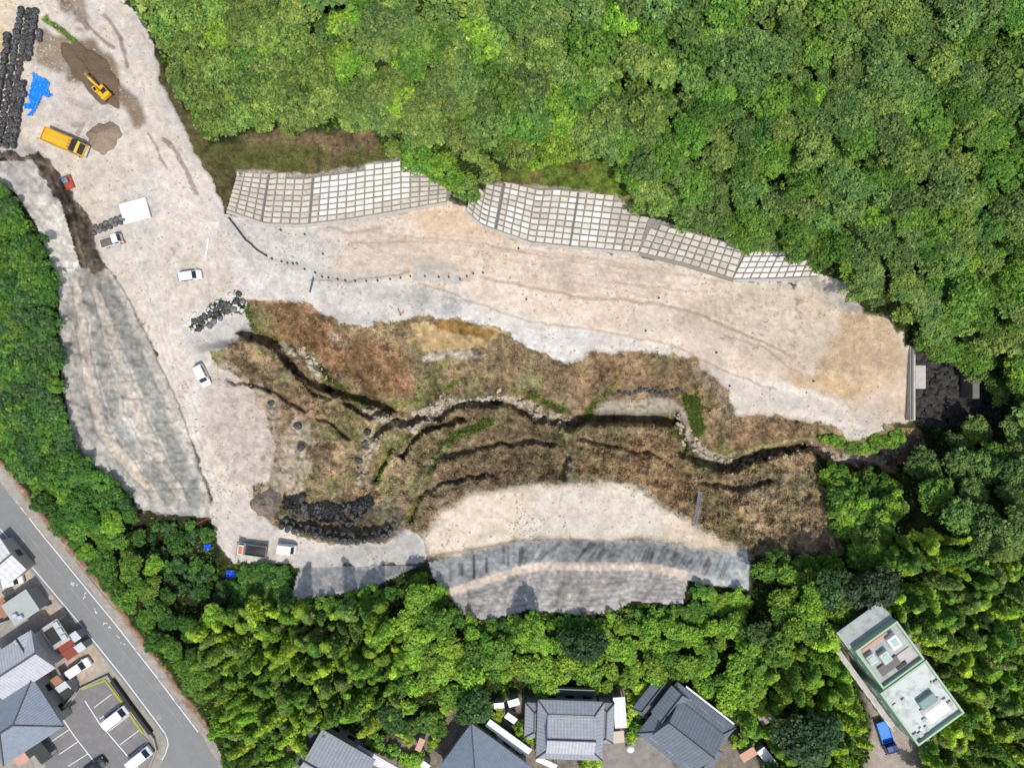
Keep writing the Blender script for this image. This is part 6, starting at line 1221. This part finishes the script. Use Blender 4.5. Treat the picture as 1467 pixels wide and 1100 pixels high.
BAMB_SW = [(275, 900), (330, 872), (410, 865), (470, 860), (530, 845), (560, 880), (580, 930), (570, 1000), (556, 1056), (470, 1045), (425, 1085), (400, 1160), (325, 1160), (300, 1050)]
VINE = [(330, 808), (424, 806), (412, 862), (330, 872), (310, 860)]
LEFT = [(-60, 262), (0, 258), (22, 282), (50, 326), (80, 402), (86, 482), (92, 562), (99, 632), (129, 668), (189, 714), (190, 735), (150, 740), (60, 700), (0, 655), (-60, 600)]
ROADS = [(0, 650), (60, 690), (150, 735), (190, 735), (200, 780), (250, 860), (310, 880), (275, 900), (300, 1050), (325, 1160), (345, 1130), (302, 1040), (226, 938), (146, 832), (66, 738), (8, 664)]
HOLE = [(195, 738), (262, 745), (300, 755), (312, 800), (330, 830), (310, 876), (250, 850), (205, 790)]
NOT = [[(316, 802), (346, 802), (346, 838), (316, 838)], [(284, 770), (314, 770), (314, 796), (284, 796)], [(1150, 366), (1218, 388), (1252, 430), (1272, 455), (1200, 452), (1150, 420)], [(1318, 448), (1345, 440), (1350, 468), (1325, 474)], [(735, 1000), (890, 990), (890, 1110), (735, 1110)], [(905, 1050), (968, 985), (1068, 1052), (1020, 1120)], [(612, 1100), (670, 1028), (775, 1105)], [(420, 1105), (455, 1052), (565, 1105)], [(700, 998), (748, 998), (748, 1035), (700, 1035)], [(1060, 1065), (1115, 1065), (1130, 1110), (1050, 1110)], [(1252, 1020), (1300, 1050), (1310, 1110), (1250, 1110)], [(1085, 1015), (1110, 1015), (1110, 1040), (1085, 1040)], [(590, 1050), (615, 1050), (618, 1105), (595, 1105)], [(1212, 905), (1285, 880), (1378, 1020), (1310, 1066), (1240, 990)]]
REG = [
    (HOLE, 'shrub', 2.6, [(DARK, 3), (DEEP, 2)], (.6, 1.0), 'dark shrub in the shaded hollow beside the lower road', 'shrubs in the dark hollow'), (KUDZU2, 'shrub', 1.5, [(BRIGHT, 3), (MID, 1)], (.7, 1.0), 'low bright shrub on the tip of land below the dam wall', 'shrubs below the dam'),
    (KUDZU, 'shrub', 1.9, [(BRIGHT, 3), (MID, 2), (DEEP, 1)], (.9, 1.5), 'bright leafy shrub beside the brown slope on the right', 'bright shrubs beside the brown slope'),
    (VINE, 'vine', 1.7, [(DEEP, 3), (MID, 1)], (.9, 1.3), 'low deep green vine clump below the parked dump truck', 'vine clumps below the dump truck'),
    (LEFT, 'shrub', 1.75, [(DEEP, 3), (MID, 2), (DARK, 2)], (.8, 1.25), 'dense green shrub on the left bank above the road', 'shrubs on the left bank'),
    (ROADS, 'small', 2.6, [(MID, 3), (DEEP, 2), (BRIGHT, 1)], (.5, .85), 'small bushy tree on the bank beside the asphalt road', 'small trees along the road'),
    ([(600, 816), (622, 826), (640, 852), (664, 882), (700, 890), (757, 876), (830, 883), (876, 880), (905, 863), (978, 868), (990, 838), (1078, 852), (1082, 880), (990, 895), (900, 895), (830, 908), (700, 916), (640, 895), (600, 850)], 'shrub', 1.7, [(BRIGHT, 3), (MID, 2), (DEEP, 1)], (.6, 1.0), 'leafy shrub along the top edge of the long concrete slope', 'shrubs along the long concrete slope'),
    ([(408, 862), (480, 853), (545, 840), (600, 818), (600, 850), (545, 868), (470, 880), (400, 885)], 'shrub', 1.7, [(BRIGHT, 2), (MID, 3), (DEEP, 1)], (.6, 1.0), 'leafy shrub along the small concrete slope below the van', 'shrubs along the small concrete slope'),
    (BAMB_E, 'bamboo', 1.9, [(YELG, 3), (BRIGHT, 3), (OLIVE, 2), (MID, 2)], (.6, 1.15), 'yellow green bamboo plume in the grove right of the green building', 'bamboo right of the green building'),
    (BAMB_M, 'bamboo', 1.9, [(BRIGHT, 2), (YELG, 2), (MID, 1)], (.6, 1.1), 'bamboo plume in the grove left of the green building', 'bamboo left of the green building'),
    (BAMB_SW, 'bamboo', 1.95, [(YELG, 2), (BRIGHT, 3), (MID, 2), (OLIVE, 1)], (.6, 1.15), 'yellow green bamboo plume in the lower left grove', 'bamboo in the lower left grove'),
    (EAST, 'broad', 3.7, [(GREYG, 3), (MID, 2), (DARK, 1)], (.85, 1.3), 'grey green broadleaf tree in the wood below the rocky pit', 'trees below the pit'),
    (MIXSE, 'broad', 3.0, [(BRIGHT, 3), (GREYG, 1), (MID, 1)], (.65, 1.0), 'bright broadleaf tree above the green building', 'trees above the green building'),
    (MIXS, 'broad', 2.6, [(BRIGHT, 3), (MID, 3), (YELG, 1)], (.5, .85), 'broadleaf tree between the long concrete slope and the tiled houses', 'trees above the tiled houses'),
    (NE, 'fine', 2.5, [(MID, 4), (GREYG, 2), (OLIVE, 2), (BRIGHT, .4), (DEEP, .6)], (.5, 1.2), 'green broadleaf tree on the right part of the forested hill', 'trees on the right of the hill'),
    (NORTH, 'broad', 2.5, [(OLIVE, 4), (GREYG, 2), (MID, 3), (BRIGHT, 1.2)], (.5, 1.25), 'olive green broadleaf tree on the forested hill above the grid walls', 'trees above the grid walls')]
RU, RV = np.meshgrid(np.arange(-64, 1545, 2.0), np.arange(-64, 1165, 2.0)); RMAP = np.full(RU.shape, -1); NMAP = np.zeros(RU.shape, bool)
for k in range(len(REG) - 1, -1, -1): RMAP[pts_in(REG[k][0], RU, RV)] = k
for pg in NOT: NMAP |= pts_in(pg, RU, RV)
GMAP = pts_in(ROADAREA, RU, RV) | pts_in(PLAT, RU, RV)
def rix(u, v): return min(max(int((v + 64) / 2), 0), RU.shape[0] - 1), min(max(int((u + 64) / 2), 0), RU.shape[1] - 1)
def region(u, v):
    k = RMAP[rix(u, v)]; return REG[k] if k >= 0 else None
TOP = {'broad': 4.6, 'fine': 4.4, 'bamboo': 6.0, 'shrub': 1.2, 'vine': .5, 'small': 4.4}; RAD = {'broad': 2.4, 'fine': 2.4, 'bamboo': 1.0, 'shrub': 1.4, 'vine': 1.5, 'small': 2.4}
spots = []
for rg in REG:
    if rg[1] is None: continue
    sp_, kd, (s0, s1) = rg[2], rg[1], rg[4]; us = [p[0] for p in rg[0]]; vs_ = [p[1] for p in rg[0]]
    xs = [W(u, v, z)[0] for u in (min(us), max(us)) for v in (0,) for z in (-12, 26)]; ys = [W(0, v, z)[1] for v in (min(vs_), max(vs_)) for z in (-12, 26)]
    j = 0; y = min(ys) - 2
    while y < max(ys) + 2:
        x = min(xs) - 2 + (sp_ / 2 if j % 2 else 0)
        while x < max(xs) + 2:
            px, py = x + R_.uniform(-.32, .32) * sp_, y + R_.uniform(-.32, .32) * sp_; sc = R_.uniform(s0, s1); z = ground_at(px, py); u, v = PX(px, py, z + TOP[kd] * sc)
            x += sp_
            if not (-60 < u < 1530 and -60 < v < 1160) or region(u, v) is not rg: continue
            rp = RAD[kd] * sc / S * .55; ok = True
            for a in range(4):
                uu, vv = u + math.cos(a * 1.571) * rp, v + math.sin(a * 1.571) * rp
                if region(uu, vv) is None and -24 < uu < 1490 and -24 < vv < 1124: ok = False; break
            if not ok or NMAP[rix(u, v)]: continue
            gu, gv = PX(px, py, z)
            if GMAP[rix(gu, gv)]: continue
            spots.append((px, py, z, sc, kd, rg, u, v))
        y += sp_ * .87; j += 1
singles = [(1200, 850, 1.25, DARK, 'dark grey green round tree above the awning of the green building, left of two'), (1263, 852, 1.5, (.050, .085, .035), 'large dark grey green tree above the green building, right of two'), (1160, 1062, 1.9, (.048, .10, .034), 'large dark round tree left of the blue flatbed truck'), (836, 925, 1.25, (.036, .085, .026), 'dark round tree standing below the middle of the long concrete slope'), (680, 1012, 1.2, DARK, 'dark tree beside the white sheds'), (1400, 625, .7, YELG, 'single yellow green round tree in front of the dark pit'), (760, 905, 1.1, BRIGHT, 'big bright green tree overlapping the foot of the long concrete slope'), (560, 1030, .9, DARK, 'dark tree above the beige verandah roof'), (598, 858, .95, BRIGHT, 'bright green tree at the left end of the long concrete slope')]
sing_px = []
for u, v, sc, c_, lab in singles:
    z = float(HF(u, v)); x, y, _ = W(u, v, z + 4.6 * sc); z = ground_at(x, y); sing_px.append((x, y, 2.2 * sc)); plant('broadleaf_tree', x, y, z, sc, c_, lab, None, R_.choice(FN_C if c_[0] < .06 else BR_C), R_.choice(BR_T), 'crown', 'trunk', 'tree')
for u, v in [(590, 1040), (575, 1052), (640, 1013), (655, 1008), (628, 1044), (700, 1043), (745, 1042), (756, 1050), (747, 1062), (905, 1000), (912, 1014), (900, 1032), (915, 1040), (906, 1055), (940, 985), (932, 1000), (1000, 985), (1020, 992), (1040, 1003), (1062, 1022), (1076, 1036), (1086, 1052), (1062, 1062), (870, 984), (850, 988), (780, 990), (540, 1062), (562, 1077), (582, 1090), (600, 1088), (622, 1066), (842, 1098), (854, 1092), (6, 1066), (13, 1060), (920, 985), (1030, 978), (710, 1022), (690, 1022), (570, 1038), (612, 1030), (585, 1062)]:
    z = float(HF(u, v)); x, y, _ = W(u, v, z + 1.2); z = ground_at(x, y); c_ = R_.choice([BRIGHT, MID, MID, YELG]); plant('garden_shrub', x, y, z, R_.uniform(.6, 1.15), jit(c_), CNAME[c_] + ' garden shrub ' + ('at the left edge by the blue roofed house' if u < 300 else 'beside the plain grey gabled house' if u < 605 else 'around the big hipped roof house' if u < 740 else 'around the silver roofed house' if u < 895 else 'left of the slate roofed house' if u < 960 else 'right of the slate roofed house'), 'garden shrubs', R_.choice(SH_C), R_.choice(SH_T), 'crown', 'trunk', 'shrub')
LIMIT = {'broad': 290, 'bamboo': 300, 'shrub': 300, 'vine': 90, 'small': 200}; KEY = {'fine': 'broad'}
def describe(kd, rg, c_, sc, u, v):
    col = CNAME[c_]; mid = sum(rg[4]) / 2; size = 'large ' if sc > mid * 1.12 else ('small ' if sc < mid * .88 else '')
    if rg[0] is NORTH: loc = ('at the top edge, ' if v < 90 else '') + ('above the brown grass slope' if u < 570 else ('above the tall curved grid wall' if u < 930 else 'above the short grid walls'))
    elif rg[0] is NE: loc = 'in the top right corner' if v < 160 else ('on the hill right of the grid walls' if v < 350 else 'on the hillside above the dark pit')
    elif rg[0] is LEFT: loc = 'beside the pale upper concrete strip' if v < 400 else ('left of the large concrete slope, upper half' if v < 560 else 'left of the large concrete slope, lower half')
    elif rg[0] is BAMB_SW: loc = 'in the lower left grove, ' + ('road side' if u < 400 else ('middle' if u < 520 else 'nearest the big hipped roof'))
    elif rg[0] is BAMB_E: loc = 'in the grove right of the green building, ' + ('upper part' if v < 900 else ('middle part' if v < 1000 else 'lower part'))
    elif rg[0] is MIXS: loc = 'below the long concrete slope, ' + ('left part' if u < 800 else ('middle part' if u < 950 else 'right part'))
    else: return size + col + ' ' + rg[5].split(' ', 1)[1] if rg[5].split(' ', 1)[0] in ('bright', 'leafy', 'dense', 'low', 'small') else size + col + ' ' + rg[5].replace('yellow green ', '').replace('grey green ', '')
    return size + col + ' ' + {'broad': 'broadleaf tree', 'fine': 'broadleaf tree', 'shrub': 'shrub', 'bamboo': 'bamboo plume'}[kd] + ' ' + loc
R_.shuffle(spots); infr = lambda s: -10 < s[6] < 1477 and -10 < s[7] < 1110
spots.sort(key=lambda s: (not infr(s), -s[3])); cnts = {}
nm = {'broad': 'broadleaf_tree', 'fine': 'broadleaf_tree', 'small': 'small_tree', 'bamboo': 'bamboo', 'shrub': 'shrub', 'vine': 'vine_clump'}; ct = {'broad': 'tree', 'fine': 'tree', 'small': 'tree', 'bamboo': 'bamboo', 'shrub': 'shrub', 'vine': 'vine'}
for px, py, z, sc, kd, rg, u, v in spots:
    if any(math.hypot(px - a, py - b) < r * .75 for a, b, r in sing_px): continue
    pal = rg[3]; c_ = R_.choices([p[0] for p in pal], [p[1] for p in pal])[0]
    if kd in ('broad', 'fine'):   # patches of one species together
        k = float(bil(N_E, u, v, FU0, FV0, FS)); c_ = pal[0][0] if k > .35 and R_.random() < .7 else (pal[1][0] if k < -.5 and R_.random() < .6 else c_)
    ky = KEY.get(kd, kd); cnts[ky] = cnts.get(ky, 0) + 1
    crown, trunk = {'broad': (BR_C, BR_T), 'fine': (FN_C, BR_T), 'small': (FN_C, BR_T), 'shrub': (SH_C, SH_T), 'vine': (VN_C, SH_T)}.get(kd, (None, None))
    if kd == 'bamboo': me, cu = R_.choice(BAM)
    else: me, cu = R_.choice(crown), R_.choice(trunk)
    if cnts[ky] <= LIMIT[ky] and infr((0, 0, 0, 0, 0, 0, u, v)):
        plant(nm[kd], px, py, z, sc, jit(c_), describe(kd, rg, c_, sc, u, v), rg[6], me, cu, 'plume' if kd == 'bamboo' else 'crown', 'culm' if kd == 'bamboo' else 'trunk', ct[kd], R_.uniform(.85, 1.15))
    else: STUFF.append((px, py, z, sc, jit(c_), me, infr((0, 0, 0, 0, 0, 0, u, v))))
print('plants', cnts, 'stuff', len(STUFF))
# the rest of the wood as one mass (thinned crowns)
def arr(me):
    n = len(me.vertices); v = np.empty(n * 3, np.float32); me.vertices.foreach_get('co', v); a = np.empty(n, np.float32); me.attributes['lv'].data.foreach_get('value', a); return v.reshape(-1, 3), a
cache = {}; VV, CC, LL = [], [], []
for px, py, z, sc, c_, me, seen in STUFF:
    if me.name not in cache: cache[me.name] = arr(me)
    v, a = cache[me.name]; th = R_.uniform(0, 6.28); ca, sa = math.cos(th), math.sin(th); q_ = 3 if seen else 9; v = v.reshape(-1, 4, 3)[::q_]; a = a.reshape(-1, 4)[::q_].ravel(); ctr = v.mean(1, keepdims=True); v = ((v - ctr) * (1.5 if seen else 2.6) + ctr).reshape(-1, 3)
    VV.append(np.c_[(v[:, 0] * ca - v[:, 1] * sa) * sc + px, (v[:, 0] * sa + v[:, 1] * ca) * sc + py, v[:, 2] * sc + z]); LL.append(a); CC.append(np.tile(c_, (len(v), 1)))
FILL = leaf_mat('wood leaves', .3, True)
if VV:
    V = np.concatenate(VV); tag(link('forest_canopy', mesh_np('forest_canopy', V, np.arange(len(V)).reshape(-1, 4), FILL, False, {'Col': np.concatenate(CC)}, {'lv': np.concatenate(LL)})), 'rest of the green wood around the site', 'woodland', kind='stuff')
# undergrowth between the trunks, weeds and dead stalks on the slopes
def scatter(name, n, mask, size, tall, colour_fn, m, seed, label, cat, lean=.7, clump=1, rad=1.0):
    r = np.random.default_rng(seed); p = mask.ravel() / mask.sum(); idx = np.repeat(r.choice(mask.size, n // clump, p=p), clump); n = len(idx); u = GU.ravel()[idx] + r.normal(0, rad, n); v = GV.ravel()[idx] + r.normal(0, rad, n); z = HF(u, v); k = S * (1 - z / CAMZ)
    base = np.stack([(u - CU) * k, (CV - v) * k, z], 1); d = r.normal(size=(n, 3)) * lean; d[:, 2] = np.abs(d[:, 2]) * .5 + .5; d /= np.linalg.norm(d, axis=1)[:, None]; L = (tall * r.uniform(.5, 1.3, n))[:, None]
    sd = np.cross(d, r.normal(size=(n, 3))); sd /= np.linalg.norm(sd, axis=1)[:, None] + 1e-9; w = (size * r.uniform(.6, 1.3, n))[:, None]; mid = base + d * L * .55
    V = np.stack([base - d * .05, mid - sd * w, base + d * L, mid + sd * w], 1).reshape(-1, 3); col = colour_fn(idx, r); lv = np.repeat(r.uniform(.65, 1.3, n), 4)
    return tag(link(name, mesh_np(name, V, np.arange(n * 4).reshape(-1, 4), m, False, {'Col': np.repeat(col, 4, 0)}, {'lv': lv})), label, cat, kind='stuff')
fmask = np.zeros((NY, NX))
for rg in REG: fmask = np.maximum(fmask, pts_in(rg[0], GU, GV) * (1.0 if rg[1] else .25))
fmask *= ~pts_in(ROADAREA, GU, GV); fmask *= ~pts_in(PLAT, GU, GV)
for pg in HARD + [PIT, GULLY, YARD2, YARD]: fmask *= ~pts_in(pg, GU, GV)
U_COL = np.array([MID, DEEP, BRIGHT])
scatter('undergrowth', 60000, fmask + 1e-9, .22, .7, lambda i, r: U_COL[r.integers(0, 3, len(i))] * r.uniform(.6, 1.1, (len(i), 1)), FILL, 5, 'low leafy undergrowth on the forest floor', 'undergrowth')
vm = VEG * (1 - blur(shm, 2)); vm = np.where(fmask > .5, 0, vm) * (pts_in(GULLY, GU, GV) | pts_in(GRASS, GU, GV) | pts_in(GRASS2, GU, GV) | (VEG > .9))
scatter('dead_stalks', 30000, np.clip(vm, 0, 1) + 1e-9, .07, .34, lambda i, r: BASE.reshape(-1, 3)[i] * r.uniform(.8, 1.5, (len(i), 1)), DRY, 6, 'brown dead stalks and weeds covering the gully and grass slopes', 'dry weeds', 1.0)
CLC = np.array([alb((176, 146, 112)), alb((140, 112, 84)), alb((196, 170, 136)), alb((128, 122, 66)), alb((108, 90, 68))])
scatter('dry_brush', 32000, np.clip(vm, 0, 1) * (gm > .2) + 1e-9, .08, .46, lambda i, r: (CLC[(i * 7919 // 3) % 5] * .45 + BASE.reshape(-1, 3)[i] * .6) * r.uniform(.75, 1.35, (len(i), 1)), DRY, 16, 'clumps of dry brush standing on the gully banks', 'dry brush', .8, 14, 2.2)
green = np.clip((BASE[..., 1] - BASE[..., 0]) * 60, 0, 1) * vm * (gm > .3) + 1e-9
scatter('weeds', 9000, green, .13, .3, lambda i, r: np.array((.15, .21, .045)) * r.uniform(.6, 1.3, (len(i), 1)), FILL, 7, 'small green weeds in patches along the gully', 'weeds', .9)
# loose stones
ST = mat('pale rock', alb((196, 182, 162)), .95, .25, 1.5, .4); STD = mat('wet rock with painted shade', (.045, .043, .04), .8, .4, 1.5, .5)  # pit rock is near black: its colour also carries the shade below the trees
def stones(name, n, mask, s0, s1, m, seed, label):
    r = np.random.default_rng(seed); p = mask.ravel() / mask.sum(); idx = r.choice(mask.size, n, p=p); u = GU.ravel()[idx] + r.uniform(-1, 1, n); v = GV.ravel()[idx] + r.uniform(-1, 1, n); z = HF(u, v); k = S * (1 - z / CAMZ); s = s0 * (s1 / s0) ** (r.random(n) ** 2.2)
    B = np.array([[1, 0, 0], [-1, 0, 0], [0, 1, 0], [0, -1, 0], [0, 0, .75], [0, 0, -.5], [.65, .65, .35], [-.65, .6, .3], [.6, -.65, .3], [-.6, -.62, .35]]); T = np.array([[0, 6, 4], [6, 2, 4], [2, 7, 4], [7, 1, 4], [1, 9, 4], [9, 3, 4], [3, 8, 4], [8, 0, 4], [6, 0, 5], [2, 6, 5], [7, 2, 5], [1, 7, 5], [9, 1, 5], [3, 9, 5], [8, 3, 5], [0, 8, 5]])
    V = B[None] * r.uniform(.7, 1.3, (n, 10, 1)) * s[:, None, None] * r.uniform(.7, 1.2, (n, 1, 3)); a = r.uniform(0, 6.28, n); x = V[..., 0] * np.cos(a)[:, None] - V[..., 1] * np.sin(a)[:, None]; y = V[..., 0] * np.sin(a)[:, None] + V[..., 1] * np.cos(a)[:, None]
    V = np.stack([x + ((u - CU) * k)[:, None], y + ((CV - v) * k)[:, None], V[..., 2] + z[:, None] + s[:, None] * .2], -1).reshape(-1, 3); F = (T[None] + 10 * np.arange(n)[:, None, None]).reshape(-1, 3)
    return tag(link(name, mesh_np(name, V, F, m, False)), label, 'stones', kind='stuff')
stones('stream_rubble', 1500, sm * 1.0, .07, .5, ST, 3, 'pale rubble along the stream bed')
stones('pit_rubble', 900, pts_in(PIT, GU, GV) * 1.0, .25, .9, STD, 4, 'dark wet rocks, tree shade put into their colour, filling the pit beyond the dam')
pmask = (pts_in(PLAT, GU, GV) | pts_in(TERR, GU, GV)) * (0.15 + np.clip(N_C, 0, 3))
stones('platform_stones', 7000, pmask, .05, .22, ST, 5, 'small pale stones strewn over the gravel platform')
wm_ = blur(pts_in([(262, 462), (345, 414), (352, 440), (300, 468), (275, 474)], GU, GV).astype(float), 1); stones('white_rubble', 160, wm_ + 1e-9, .15, .5, mat('white rubble', alb((222, 220, 214)), .9, .2, 2), 6, 'white rubble among the dark sandbags above the ramp')
